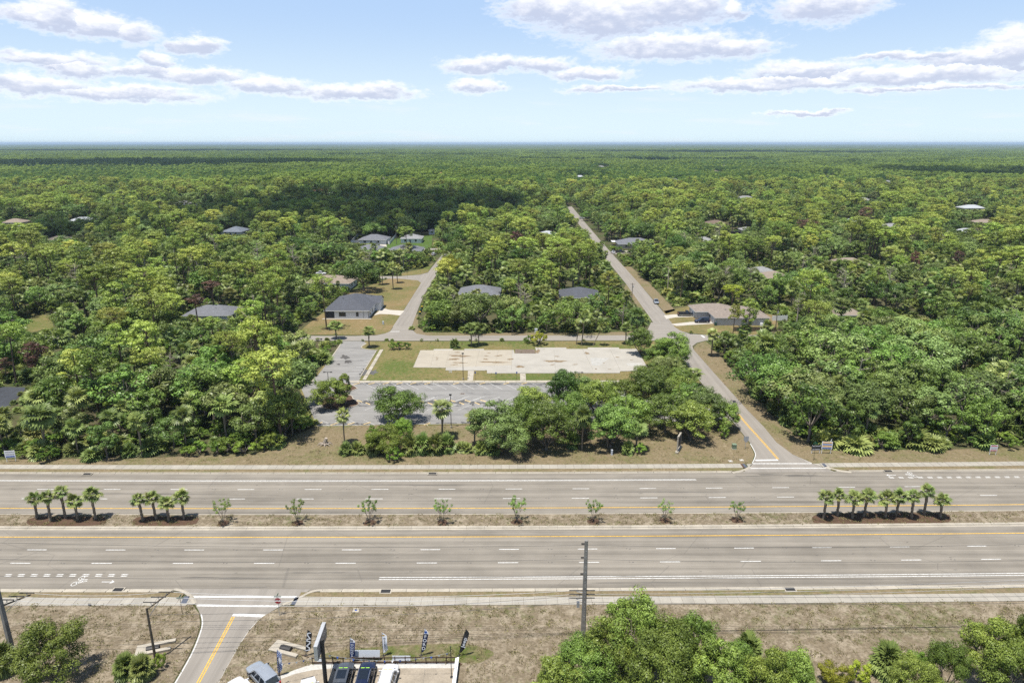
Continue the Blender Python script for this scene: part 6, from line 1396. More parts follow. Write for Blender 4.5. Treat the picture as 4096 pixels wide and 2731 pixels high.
# ------------------------------------------------------------------ street signs, boxes, drains
signred = M_plain('sign_red', (.32, .012, .02), .5); signgreen = M_plain('sign_green', (.01, .09, .05), .5); signback = M_plain('sign_back', (.34, .36, .38), .45, .5, .4)
p = P(1118, 2460, .06); e = empty('stop_sign', p); tag(e, 'red octagonal STOP sign at the mouth of the southern street', 'sign'); hs = h_at(p.x, p.y, 2385)-.06
MB().box((0, 0, hs/2), (.06, .06, hs)).build('post', mt['galv'], e)
oc = [(.46*math.cos(R(22.5+45*i)), .46*math.sin(R(22.5+45*i))) for i in range(8)]
def plate_poly(pts, th=.02): 
    n = len(pts); return MB().add([(x, -th, z) for x, z in pts]+[(x, 0, z) for x, z in pts], [tuple(range(n)), tuple(range(n, 2*n))[::-1]]+[(i, n+i, n+(i+1) % n, (i+1) % n) for i in range(n)])
plate_poly([(x*1.06, z*1.06) for x, z in oc], .012).build('rim_plate', wframe, e, (0, -.04, hs-.6)); pl_ = plate_poly(oc, .02).build('plate', signred, e, (0, -.045, hs-.6))
inst('lettering', text_mesh('STOP', 'lettering', wframe), e, (0, -.072, hs-.6), (R(90), 0, 0), (.34, .46, 1))
MB().box((0, 0, hs+.02), (.95, .03, .2)).box((0, 0, hs+.22), (.03, .8, .2)).build('street_name_plate', signgreen, e)
def name_sign(px, py, top, label, blades=2):
    p = P(px, py, .06); h = h_at(p.x, p.y, top)-.06; e = empty('street_name_sign', p); tag(e, label, 'sign'); MB().tube([(0, 0, 0), (0, 0, h)], .035, 6).build('post', mt['dark'], e)
    MB().box((0, 0, h-.1), (.95, .03, .2)).build('name_plate', signgreen, e)
    if blades > 1: MB().box((0, 0, h+.12), (.03, .9, .2)).build('name_plate', signgreen, e)
name_sign(730, 2457, 2388, 'green street name sign at the left corner of the southern street'); name_sign(3254, 1840, 1772, 'street name sign on a tall post right of the northern street mouth')
name_sign(1630, 1112, 1088, 'small green street sign at the T junction corner', 1)
p = P(2981, 1792, .05); e = empty('sign_cluster', p); tag(e, 'back of a grey road sign on the left of the northern street', 'sign'); MB().box((0, 0, 1.3), (.06, .06, 2.6)).build('post', mt['galv'], e); MB().box((0, -.04, 2.2), (1.0, .03, .95)).build('plate', signback, e); MB().box((0, -.045, 1.55), (.6, .03, .3)).build('sub_plate', signback, e)
def board_sign(px, py, top, w, label, cols, angle=0.0, name='yard_sign', cat='sign', double=False):
    p = P(px, py, .05); h = h_at(p.x, p.y, top)-.05; e = empty(name, p, angle); tag(e, label, cat)
    for s in (-1, 1): MB().box((s*w*.42, .03, h/2), (.09, .09, h)).build('post', wframe, e)
    hb_ = h*.62; b = MB().box((0, -.03, h-hb_/2), (w, .04, hb_)).build('board', cols[0], e)
    n = len(cols)-1
    for i, c in enumerate(cols[1:]): MB().box((0, -.055, h-hb_*(i+.5)/n), (w*.86, .02, hb_/n*.52)).build('print_band', c, b)
    if double:
        b2 = MB().box((w/2, w*.42, h-hb_/2), (w, .04, hb_), rz=R(62)).build('board', cols[0], e)
    return e, h, hb_
sw_ = M_plain('sign_white', (.75, .75, .76), .5, .3, 0, .03); sb_ = M_plain('sign_blue', (.02, .07, .30), .5); so_ = M_plain('sign_orange', (.70, .35, .03), .5); sr_ = M_plain('sign_text_red', (.45, .05, .05), .5); sg_ = M_plain('sign_grey', (.35, .36, .38), .6); sk_ = M_plain('sign_dark', (.04, .04, .045), .6)
board_sign(3304, 1813, 1766, 2.1, 'white blue and orange folded board sign at the wood edge', [sw_, so_, sb_, so_, sb_], R(-4), double=True)
board_sign(3970, 1818, 1780, 1.5, 'white board sign with red heading at the right wood edge', [sw_, sr_, sg_, sg_, sr_])
board_sign(3262, 1812, 1780, 1.9, 'dark framed board lying behind the street name sign', [sk_, sg_, sk_, sg_], R(3))
board_sign(46, 1846, 1802, 1.9, 'white sign board on two posts in the weeds at the left edge', [sw_, sg_, sg_, sb_], R(8))
p = P(360, 2424, .06); e = empty('yard_sign', p); tag(e, 'small dark yard sign beside the near sidewalk', 'sign'); MB().box((0, 0, .28), (.42, .03, .34)).build('board', sk_, e); MB().box((0, -.02, .3), (.3, .02, .08)).build('print_band', sw_, e); MB().box((0, .02, .1), (.02, .02, .25)).build('stake', mt['galv'], e)
# old monument sign
p = P(2714, 1800, .05); e = empty('monument_sign', p, R(64)); tag(e, 'old white framed monument sign with dark face under the oaks', 'sign')
hm = h_at(p.x, p.y, 1738)
for s in (-1.3, 1.3): MB().box((s, 0, hm/2), (.22, .28, hm)).build('pillar', mt['conc'], e)
MB().box((0, 0, hm-.15), (2.9, .32, .3)).build('cap', mt['conc'], e); MB().box((0, 0, hm*.55), (2.4, .14, hm*.62)).build('face', sk_, e); MB().box((0, 0, .15), (3.6, .6, .3)).build('plinth', mt['conc'], e)
# green utility box, white markers
def box_thing(px, py, w, d, h, mat, label, name='utility_box', cat='box', z=.05):
    p = P(px, py, z); e = empty(name, p); tag(e, label, cat); MB().box((0, 0, h*.45+.05), (w, d, h*.9)).build('cabinet', mat, e); MB().box((0, 0, h*.95+.05), (w*1.08, d*1.1, h*.1)).build('lid', mat, e); MB().box((0, 0, .04), (w*1.2, d*1.2, .08)).build('pad', mt['conc'], e); MB().box((w*.3, -d/2-.015, h*.5), (.05, .04, .16)).build('handle', mt['dark'], e)
ub = M_plain('utility_green', (.16, .21, .14), .6); 
box_thing(2936, 1794, .8, .75, 1.0, ub, 'pale green utility box on the lawn near the northern street')
box_thing(2447, 1819, .35, .35, 1.1, pan_m, 'narrow grey pedestal box at the edge of the front grass')
box_thing(2144, 1330, .9, .6, 1.3, pan_m, 'grey green utility cabinet at the edge of the central woods'); VIS.append(([tuple(P(2140,1331)[:2]), tuple(P(2150,1331)[:2]), tuple(P(2150,1328)[:2])], .3))
box_thing(1533, 1297, .5, .5, 1.0, pan_m, 'small grey meter box on the yard of the white house')
for i, (x, y, l) in enumerate([(1424, 2440, 'square pale concrete valve cover in the dry lawn by the near sidewalk'), (2922, 1844, 'flat white concrete cover beside the far sidewalk, left of two'), (2966, 1840, 'flat white concrete cover beside the far sidewalk, right of two')]):
    p = P(x, y, .07); e = empty('valve_cover', p); tag(e, l, 'cover'); MB().box((0, 0, .02), (.85, .85, .06)).build('slab', mt['conc'], e); MB().tube([(0, 0, .03), (0, 0, .065)], .16, 12).build('lid', pan_m if i else sb_, e)
# dumpster
p = P(2528, 1376); e = empty('dumpster', p, R(6)); tag(e, 'dark green dumpster on the grass by the cross street', 'dumpster'); dgm = M_plain('dumpster_green', (.012, .035, .028), .6)
MB().add([(-1.1, -.8, .15), (1.1, -.8, .15), (1.1, .8, .15), (-1.1, .8, .15), (-1.15, -.85, 1.5), (1.15, -.85, 1.5), (1.15, .85, 1.85), (-1.15, .85, 1.85)], [(0, 3, 2, 1), (0, 1, 5, 4), (1, 2, 6, 5), (2, 3, 7, 6), (3, 0, 4, 7), (4, 5, 6, 7)]).build('bin', dgm, e)
for s in (-.57, .57): MB().box((s, 0, 1.72), (1.1, 1.75, .05), tilt=Matrix.Rotation(R(11.5), 3, 'X')).build('lid', trim_m, e)
for s in (-1.2, 1.2): MB().box((s, 0, .95), (.12, 1.2, .16)).build('sleeve', dgm, e)
MB().box((.35, -.86, .95), (.5, .02, .4)).build('label_plate', sw_, e)
# wheeled bins
bin_g = M_plain('bin_green', (.02, .07, .05), .6); bin_y = M_plain('bin_lid_yellow', (.62, .40, .02), .6)
def wheelie(px, py, lid, label):
    p = P(px, py); e = empty('wheeled_bin', p, rng.uniform(0, 6)); tag(e, label, 'bin', 'wheeled bins'); MB().add([(-.24, -.26, .1), (.24, -.26, .1), (.24, .26, .1), (-.24, .26, .1), (-.3, -.34, 1.0), (.3, -.34, 1.0), (.3, .34, 1.0), (-.3, .34, 1.0)], [(0, 3, 2, 1), (0, 1, 5, 4), (1, 2, 6, 5), (2, 3, 7, 6), (3, 0, 4, 7), (4, 5, 6, 7)]).build('bin', bin_g, e)
    MB().box((0, 0, 1.05), (.66, .74, .08)).build('lid', lid, e)
    for s in (-.25, .25): MB().tube([(s-.03, .3, .12), (s+.03, .3, .12)], .12, 10).build('wheel', tyre_m, e)
wheelie(1680, 1258, bin_y, 'yellow lidded bin nearest on the street verge by the central woods'); wheelie(1684, 1248, bin_g, 'green bin in the middle of the row on the street verge'); wheelie(1688, 1236, bin_y, 'yellow lidded bin at the back of the row on the street verge')
wheelie(2806, 1247, bin_y, 'yellow lidded bin at the corner of the garage wing'); wheelie(2862, 1302, bin_g, 'green bin at the front corner of the beige house'); wheelie(2872, 1300, bin_y, 'yellow lidded bin at the front corner of the beige house')
BLOCK.append(([tuple(q[:2]) for q in W([(1668, 1275), (1700, 1275), (1706, 1225), (1680, 1225)])], .5)); VIS.append(([tuple(q[:2]) for q in W([(1675, 1262), (1690, 1262), (1695, 1232), (1684, 1232)])], .3))
# white bench like frame on the lawn
p = P(1802, 1492); e = empty('white_frame', p); tag(e, 'small white folding frame left on the lot grass', 'frame')
for s in (-.35, .35): MB().box((s, 0, .45), (.08, .08, .9)).build('leg', wframe, e)
for z in (.25, .6, .88): MB().box((0, 0, z), (.62, .06, .08)).build('bar', wframe, e)
# tree stump
p = P(1300, 1778, .05); e = empty('tree_stump', p); tag(e, 'grey uprooted tree stump on the front grass', 'stump')
MB().tube([(0, 0, 0), (.1, .05, .7), (.35, 0, 1.5)], [.55, .42, .32], 8).build('bole', mt['deadwood'], e)
for i in range(9):
    a = i*.7; MB().tube([(math.cos(a)*.3, math.sin(a)*.3, .25), (math.cos(a)*1.1, math.sin(a)*.9, .35), (math.cos(a)*1.7, math.sin(a)*1.3, .02)], [.16, .10, .04], 5).build('root', mt['deadwood'], e)
# storm drains
def drain(px, py, w, d, label):
    p = P(px, py, .0); e = empty('storm_drain', p); tag(e, label, 'drain'); MB().box((0, 0, .14), (w+.3, d+.26, .06)).build('frame', mt['conc'], e)
    MB().box((0, 0, .165), (w, d, .02)).build('pit', trim_m, e)
    bm2 = MB().box((0, 0, .18), (.05, d, .03)).mesh('bar', mt['grate'])
    for i in range(9): inst('bar', bm2, e, (-w/2+w*(i+.5)/9, 0, 0))
drain(473, 2361, 1.35, .75, 'left storm drain grate in the near kerb'); drain(1543, 2367, 1.35, .75, 'middle storm drain grate in the near kerb'); drain(3160, 2359, 1.35, .75, 'right storm drain grate in the near kerb')
drain(349, 1898, 1.5, .7, 'left storm drain grate in the far kerb'); drain(1730, 1896, 1.5, .7, 'middle storm drain grate in the far kerb'); drain(3552, 1886, 1.5, .7, 'right storm drain grate in the far kerb')
p = P(1850, 1574.5, .03); e = empty('storm_drain', p); tag(e, 'rusty rectangular drain grate in the old parking lot', 'drain'); MB().box((0, 0, .015), (1.2, .75, .03)).build('frame', mt['conc'], e); MB().box((0, 0, .025), (1.0, .55, .03)).build('pit', trim_m, e)
bm2 = MB().box((0, 0, .04), (.05, .55, .03)).mesh('bar', M_plain('rust', (.13, .055, .03), .9))
for i in range(7): inst('bar', bm2, e, (-.42+.14*i, 0, 0))
# wheel stops
wsm = MB().add([(-.9, -.11, 0), (.9, -.11, 0), (.9, .11, 0), (-.9, .11, 0), (-.87, -.06, .13), (.87, -.06, .13), (.87, .06, .13), (-.87, .06, .13)], [(0, 3, 2, 1), (0, 1, 5, 4), (1, 2, 6, 5), (2, 3, 7, 6), (3, 0, 4, 7), (4, 5, 6, 7)]).mesh('wheel_stop', mt['stopy'])
rows = [('top row along the edging walk', [(1426, 1536), (1486, 1535), (1543, 1534), (1598, 1534), (1653, 1534), (1709, 1534.5), (1824, 1534.5), (1930, 1534), (2025, 1534.5), (2097, 1534), (2196, 1535)], (12, -3.2)),
        ('upper line of the middle double row', [(1439, 1605), (1685, 1605), (1748, 1604.3), (1811, 1604.5), (1871, 1604.5), (1933, 1604)], (11, 3.6)),
        ('lower line of the middle double row', [(1472, 1615), (1721, 1615), (1784, 1614), (1847, 1614.4), (1909, 1614.4)], (11, 4.2)),
        ('bottom row by the front grass', [(1276, 1694), (1336, 1697), (1404, 1695), (1468, 1694), (1708, 1697)], (13, -4.2))]
for nm, pts_, (dx, dy) in rows:
    for i, (x, y) in enumerate(pts_):
        a, b = P(x-dx, y-dy), P(x+dx, y+dy); o = inst('wheel_stop', wsm, None, ((a.x+b.x)/2, (a.y+b.y)/2, .028), (0, 0, math.atan2(b.y-a.y, b.x-a.x)+rng.uniform(-.05, .05)))
        tag(o, '%s faded yellow wheel stop from left in the %s' % (ORD[i], nm), 'wheel stop', 'wheel stops of the old lot')
# disabled parking signs, lot lamps
for i, (x, y, t) in enumerate([(1901, 1519, 1486), (1984, 1519, 1488), (2067, 1519, 1486)]):
    p = P(x, y); h = h_at(p.x, p.y, t); e = empty('parking_sign', p, R(rng.uniform(-8, 8))); tag(e, '%s small blue parking sign on a dark post before the slab' % ['left', 'middle', 'right'][i], 'sign', 'blue parking signs')
    MB().box((0, 0, h/2), (.07, .07, h)).build('post', mt['dark'], e); MB().box((0, -.05, h-.25), (.34, .03, .5)).build('plate', sb_, e)
def lamp(px, py, t, label, arms=1):
    p = P(px, py); h = h_at(p.x, p.y, t); e = empty('lot_lamp', p); tag(e, label, 'lamp post', 'lamp posts of the old lot')
    MB().tube([(0, 0, .5), (0, 0, h)], [.09, .06], 8).build('pole', mt['dark'], e); MB().tube([(0, 0, 0), (0, 0, .55)], .22, 10).build('footing', mt['conc'], e)
    if arms == 2:
        MB().box((0, 0, h), (1.5, .08, .08)).build('arm', mt['dark'], e)
        for s in (-.85, .85): MB().box((s, 0, h), (.55, .34, .16)).build('lamp_head', mt['dark'], e)
    else: MB().box((0, -.05, h), (.55, .4, .24)).build('lamp_head', mt['dark'], e)
lamp(1853, 1519, 1413, 'tall single lamp post in front of the tan slab'); lamp(1805, 1712, 1578, 'single lamp post behind the front palms'); lamp(1316, 1560, 1488, 'double headed lamp post by the upper drive', 2); lamp(1289, 1405, 1355, 'lamp post half hidden at the left woods'); lamp(2314, 1540, 1489, 'double headed lamp post among the oaks', 2)
VIS.append(([tuple(q[:2]) for q in W([(1285, 1405), (1293, 1405), (1293, 1402)])], 2.0))

# ------------------------------------------------------------------ power poles and wires
def alley_arm(e, h, d=(0.35, 1.0), L=2.6, n=3):
    dv = Vector((d[0], d[1], 0)).normalized()
    MB().tube([(0, 0, h-.35), tuple(dv*L+Vector((0, 0, h-.15)))], .10, 5).build('cross_arm', mt['pole_w'], e); MB().tube([(0, 0, h-1.5), tuple(dv*L*.55+Vector((0, 0, h-.3)))], .03, 5).build('brace', mt['galv'], e)
    pts_ = []
    for i in range(n):
        q = dv*L*(i+.6)/n+Vector((0, 0, h-.1)); o = MB().tube([tuple(q), tuple(q+Vector((0, 0, .35)))], [.05, .03], 6).build('insulator', mt['galv'], e); MB().tube([tuple(q+Vector((-.9, 0, .36))), tuple(q+Vector((.9, 0, .36)))], .07, 5).build('line_guard', mt['dark'], o); pts_.append(q+Vector((0, 0, .38)))
    return pts_
def pole(px, py, h, label, mat, r0, r1, square=False):
    p = P(px, py, .06); e = empty('power_pole', p); tag(e, label, 'power pole')
    MB().tube([(0, 0, -.1), (0, 0, h)], [r0, r1], 4 if square else 10).build('shaft', mt[mat], e, rz=0); return p, e
pA, eA = pole(57, 2637, 17.5, 'thick concrete power pole at the left edge', 'pole_c', .34, .22, True); wA = alley_arm(eA, h_at(pA.x, pA.y, 2415), (.9, .75), 3.0)
pB = P(622, 2636, .06); hB = h_at(pB.x, pB.y, 2432)
pB, eB = pole(622, 2636, hB, 'wooden power pole with three insulator bars beside the palmettos', 'pole_w', .17, .12); wB = alley_arm(eB, hB+.1, (.45, 1.0), 3.2)
pC = P(2332, 2555, .06); hC = h_at(pC.x, pC.y, 2162)
pC, eC = pole(2332, 2555, hC, 'tall square concrete power pole in front of the highway', 'pole_c', .40, .26, True)
for i in range(14): MB().box((.02, -.26+.005*i, hC*(.25+.05*i)), (.10, .06, .10)).build('step_bolt', mt['galv'], eC)
for z in (.995, .86, .70): MB().box((-.35, 0, hC*z-.4), (.5, .10, .16)).build('insulator', mt['dark'], eC)
zc = h_at(pC.x, pC.y, 2365); wC = []
for i in range(3):
    z = zc-.15-.55*i; o = MB().tube([(-.2, -.1, z), (-1.0, .1, z+.05)], .05, 5).build('bracket', mt['galv'], eC); MB().tube([(-1.9, .1, z+.2), (1.3, .1, z+.2)], .07, 5).build('line_guard', mt['dark'], eC); wC.append(Vector((-.9, .1, z+.2)))
MB().box((-.75, .1, zc-2.0), (.35, .35, .7)).build('cutout_switch', mt['galv'], eC)
pD = P(5200, 2530, .06)
def wire(a, b, sag, label, mat='wire', r=.026):
    a, b = Vector(a), Vector(b); m = MB(); m.tube([tuple(a.lerp(b, i/24)-Vector((0, 0, 4*sag*(i/24)*(1-i/24)))-a) for i in range(25)], r, 4, cap=False); o = m.build('power_line', mt[mat], None, a); tag(o, label, 'power line', 'power lines along the highway')
for i in range(3):
    n_ = ['nearest', 'middle', 'farthest'][i]
    wire(Vector(pA)+wA[i], Vector(pB)+wB[i], .5, '%s wire from the left concrete pole to the wooden pole' % n_)
    wire(Vector(pB)+wB[i], Vector(pC)+wC[2-i], .9, '%s wire from the wooden pole to the central pole' % n_)
    wire(Vector(pC)+wC[2-i]+Vector((1.6, 0, 0)), Vector((95, pC.y+2, 9.5-.5*(2-i))), .9, '%s wire from the central pole off to the right' % n_)
for i, z in enumerate((.985, .85, .69)):
    wire((-110, pC.y+1, 15.5-2.6*i), (pC.x-.3, pC.y, hC*z-.4), 1.2, '%s high conductor left of the central pole' % ['top', 'middle', 'lowest'][i], 'wired', .02); wire((pC.x-.3, pC.y, hC*z-.4), (110, pC.y+1, 15.5-2.6*i), 1.2, '%s high conductor right of the central pole' % ['top', 'middle', 'lowest'][i], 'wired', .02)
for i, y in enumerate((2528, 2590)): 
    a = P(-300, y+8, 6.5 if i else 7.2); wire(tuple(pB+Vector((0, 0, 6.4-i))), (pC.x, pC.y, 6.6-i), .6, '%s telephone cable between the wooden and central poles' % ['upper', 'lower'][i], 'wired', .022); wire((pC.x, pC.y, 6.6-i), (95, pC.y+1, 6.4-i), .6, '%s telephone cable right of the central pole' % ['upper', 'lower'][i], 'wired', .022)
# small poles in the distance
for x, y, t, l in ((2527, 1205, 1132, 'slim wooden utility pole beside the northern street'), (3102, 1318, 1232, 'brown utility pole in front of the white panel fence'), (1508, 1010, 965, 'utility pole by the distant road'), (1586, 978, 898, 'pale utility pole behind the white fence'), (2286, 882, 855, 'far utility pole beside the northern street'), (2280, 805, 785, 'farthest utility pole at the bend of the street'), (2798, 985, 905, 'pale utility pole in the right woods')):
    p = P(x, y); h = h_at(p.x, p.y, t); e = empty('utility_pole', p); tag(e, l, 'pole'); MB().tube([(0, 0, 0), (0, 0, h)], [.16, .11], 7).build('shaft', mt['pole_w'], e); MB().box((0, 0, h-.5), (1.8, .1, .12)).build('cross_arm', mt['pole_w'], e); MB().tube([(.25, 0, h-1.9), (.25, 0, h-1.1)], .2, 8).build('transformer', mt['galv'], e); VIS.append(([(p.x-.4, p.y-.4), (p.x+.4, p.y-.4), (p.x+.4, p.y+.4)], h*.45))
# ------------------------------------------------------------------ the woods: where trees may stand, and how tall
GX0, GX1, GY0, GY1 = -760, 760, 60, 960
NX, NY = GX1-GX0, GY1-GY0
blocked = np.zeros((NY, NX), bool); hmax = np.full((NY, NX), 99.0, np.float32); hstrict = hmax.copy()
def inside(poly, xs, ys):
    r = np.zeros(xs.shape, bool); n = len(poly)
    for i in range(n):
        x0, y0 = poly[i][0], poly[i][1]; x1, y1 = poly[(i+1) % n][0], poly[(i+1) % n][1]
        if y0 == y1: continue
        c = ((ys >= min(y0, y1)) & (ys < max(y0, y1))); r ^= c & (xs < (x1-x0)*(ys-y0)/(y1-y0)+x0)
    return r
def dilate(a, k):
    for _ in range(int(round(k))):
        b = a.copy(); b[1:] |= a[:-1]; b[:-1] |= a[1:]; b[:, 1:] |= a[:, :-1]; b[:, :-1] |= a[:, 1:]; a = b
    return a
cx_ = np.arange(NX)+GX0+.5; cy_ = np.arange(NY)+GY0+.5
for poly, mg in BLOCK:
    X = [p[0] for p in poly]; Y = [p[1] for p in poly]; pad_ = int(mg)+3
    i0, i1 = max(0, int(min(X)-GX0)-pad_), min(NX, int(max(X)-GX0)+pad_); j0, j1 = max(0, int(min(Y)-GY0)-pad_), min(NY, int(max(Y)-GY0)+pad_)
    if i1 <= i0 or j1 <= j0: continue
    gx, gy = np.meshgrid(cx_[i0:i1], cy_[j0:j1]); m_ = inside(poly, gx, gy)
    if mg >= .9: m_ = dilate(m_, mg)
    blocked[j0:j1, i0:i1] |= m_
for poly, zv in VIS:
    X = [p[0] for p in poly]; Y = [p[1] for p in poly]
    sx = np.arange(min(X), max(X)+.01, 1.2); sy = np.arange(min(Y), max(Y)+.01, 1.2)
    gx, gy = np.meshgrid(sx, sy); k = inside(poly, gx, gy); px_, py_ = gx[k], gy[k]
    px_ = np.concatenate([px_, X]); py_ = np.concatenate([py_, Y])
    D = np.hypot(px_, py_)
    for dl in np.arange(0, 150, 1.0):
        t = 1-dl/D; ix = (px_*t-GX0).astype(int); iy = (py_*t-GY0).astype(int); ok = (ix >= 0) & (ix < NX) & (iy >= 0) & (iy < NY)
        np.minimum.at(hmax, (iy[ok], ix[ok]), (zv + (CAM_H-zv)*dl/D[ok]).astype(np.float32))
        if .25 < zv < 1.5: np.minimum.at(hstrict, (iy[ok], ix[ok]), (zv + (CAM_H-zv)*dl/D[ok]).astype(np.float32))
hs2 = hstrict.copy()
for dx in (-2, -1, 0, 1, 2): hs2 = np.minimum(hs2, np.roll(hstrict, dx, 1))
hstrict = hs2
hm2 = hmax.copy()
for dx in (-2, -1, 0, 1, 2):
    for dy in (-1, 0, 1):
        hm2 = np.minimum(hm2, np.roll(np.roll(hmax, dx, 1), dy, 0))
hmax = hm2
def cell(x, y): return min(NY-1, max(0, int(y-GY0))), min(NX-1, max(0, int(x-GX0)))
# value noise for stands
_nz = np.random.default_rng(3).random((64, 64))
def vnoise(x, y, s):
    x = np.asarray(x)/s+500; y = np.asarray(y)/s+500; xi = np.floor(x).astype(int); yi = np.floor(y).astype(int); fx = x-xi; fy = y-yi; fx = fx*fx*(3-2*fx); fy = fy*fy*(3-2*fy)
    g_ = lambda a, b: _nz[b % 64, a % 64]
    return (g_(xi, yi)*(1-fx)+g_(xi+1, yi)*fx)*(1-fy)+(g_(xi, yi+1)*(1-fx)+g_(xi+1, yi+1)*fx)*fy
def mixture(x, y):
    n = float(vnoise(x, y, 34.0)); n2 = float(vnoise(x+900, y, 17.0))
    if y < 207 and x < -25:
        o, p, pi = (.55, .30, .15) if y > 142 else (.42, .56, .02)
        if x < -95: p += .12
    elif y < 207 and x > 58:
        o, p, pi = (.90, .10, 0) if not (x < 84 and y > 172) else (.25, .72, .03)
        if y > 188: pi += .10
    elif y < 330 and x < -40: o, p, pi = .28, .50, .24
    elif -42 < x < 50 and y < 420: o, p, pi = (.85, .13, .02) if y < 231 else (.18, .50, .34)
    elif y < 345: o, p, pi = .36, .46, .20
    else: o, p, pi = .56, .16, .28
    if y > 250:
        pi *= .2+1.5*max(0, n-.15); p *= .5+1.8*n2
        if -330 < x < 40 and 400 < y < 830: o += .35
    return np.array([o, p, pi])/(o+p+pi)
cand = {'live_oak': [], 'slash_pine': [], 'cabbage_palm': [], 'shrub': [], 'palmetto': []}
wr_ = np.random.default_rng(21)
def wedge(y): return .80*y+30
y = 126.0; row = 0
while y < 905:
    sp = 7.0 if y < 340 else 6.6; half = wedge(y); x = -half + (row % 2)*sp*.5
    while x < half:
        X = x+wr_.uniform(-.42, .42)*sp; Y = y+wr_.uniform(-.42, .42)*sp; j, i = cell(X, Y)
        gap = float(vnoise(X+300, Y+80, 9.0)) < .25 and Y > 145
        if not blocked[j, i] and abs(X) < 755 and not gap:
            hm = min(hstrict[j, i], hmax[j, i]*(1.0 if wr_.random() < .55 else wr_.uniform(1.0, 1.7))) if Y > 150 else hmax[j, i]; pr = mixture(X, Y); kd = ['live_oak', 'cabbage_palm', 'slash_pine'][int(wr_.choice(3, p=pr))]
            h = {'live_oak': wr_.uniform(6.8, 14.0), 'cabbage_palm': wr_.uniform(6.2, 10.5), 'slash_pine': wr_.uniform(13.5, 21)}[kd]
            if kd == 'slash_pine' and hm < 11: kd = 'cabbage_palm'; h = wr_.uniform(5.5, 8)
            if kd == 'live_oak' and hm < 6.0: kd = 'cabbage_palm'; h = wr_.uniform(5, 7)
            if kd == 'cabbage_palm' and hm < 3.4: kd = 'shrub' if wr_.random() < .6 else 'palmetto'; h = wr_.uniform(1.6, 3.2)
            h = min(h, hm)
            if h > 1.2: cand[kd].append((X, Y, h))
        x += sp
    y += sp*.92; row += 1
# undergrowth where the edge of the wood is open to view
edge_ = dilate(blocked, 9) & ~blocked
y = 124.0
while y < 420:
    x = -wedge(y)
    while x < wedge(y):
        X = x+wr_.uniform(-1.3, 1.3); Y = y+wr_.uniform(-1.3, 1.3); j, i = cell(X, Y)
        if not blocked[j, i] and (edge_[j, i] or wr_.random() < .30):
            kd = 'shrub' if wr_.random() < .52 else 'palmetto'; h = max(min(wr_.uniform(1.5, 3.6), hmax[j, i]), wr_.uniform(.7, 1.2))
            if h > .8: cand[kd].append((X, Y, h))
        x += 3.1
    y += 3.1
def region_of(x, y):
    if y < 207:
        if x < 0:
            if y < 137: return 'in the front row of the left roadside woods' if x > -85 else 'in the front row at the far left'
            if x > -62: return 'beside the old parking lot in the left woods'
            return 'round the black car park at the left' if x < -105 else 'in the heart of the left roadside woods'
        if y < 138: return 'in the front row of the right roadside woods' if x < 95 else 'in the front row at the far right'
        if x < 76: return 'along the street shoulder in the right woods'
        return 'near the cross street in the right woods' if y > 186 else ('at the far right of the right roadside woods' if x > 112 else 'in the heart of the right roadside woods')
    if y < 345:
        if x < -33: return 'behind the white house' if x > -90 and y > 255 else ('round the grey roofed house in the left woods' if x > -125 else 'at the far left beyond the roadside woods')
        if x < 50: return 'along the cross street in the central woods' if y < 232 else ('round the dark roofs in the central woods' if y < 275 else 'at the back of the central woods')
        return 'close behind the beige house' if x < 100 and y < 275 else ('along the northern street in the right woods' if x < 75 else ('at the far right behind the roadside woods' if x > 150 else 'round the tan roofs in the right woods'))
    return 'in the middle distance left of the northern street' if x < 52 else 'in the middle distance right of the northern street'
NAMES = {'live_oak': ('oak_tree', 'tree', 'spreading green oak'), 'slash_pine': ('pine_tree', 'pine', 'yellowish green pine'), 'cabbage_palm': ('cabbage_palm', 'palm', 'fan leaved cabbage palm'), 'shrub': ('shrub', 'shrub', 'leafy green bush'), 'palmetto': ('palmetto', 'palmetto', 'low fan palmetto')}
KEEP = {'live_oak': 300, 'slash_pine': 290, 'cabbage_palm': 260, 'shrub': 220, 'palmetto': 200}
src_objs = {}
for kd in cand:
    gens = KIND[kd]; lst = []
    for v, ((tm, cm), h0) in enumerate(gens):
        # source for the mass: trunk and crown joined
        vt = np.empty(len(cm.vertices)*3, np.float32); cm.vertices.foreach_get('co', vt); Fc = np.empty(len(cm.loops), np.int32); cm.loops.foreach_get('vertex_index', Fc); mi = np.empty(len(cm.polygons), np.int32); cm.polygons.foreach_get('material_index', mi)
        L = Leaves(); L.V.append(vt.reshape(-1, 3)); L.F.append(Fc.reshape(-1, 4)); L.mi.append(mi); L.n = len(vt)//3; mats = list(cm.materials)
        if tm is not None:
            v2 = np.empty(len(tm.vertices)*3, np.float32); tm.vertices.foreach_get('co', v2); f2 = np.empty(len(tm.loops), np.int32); tm.loops.foreach_get('vertex_index', f2); L.quads(v2.reshape(-1, 3), f2.reshape(-1, 4), len(mats)); mats.append(tm.materials[0])
        o = bpy.data.objects.new('%s_source_%d' % (kd, v), L.mesh('%s_source' % kd, mats)); lst.append(o)
    src_objs[kd] = lst
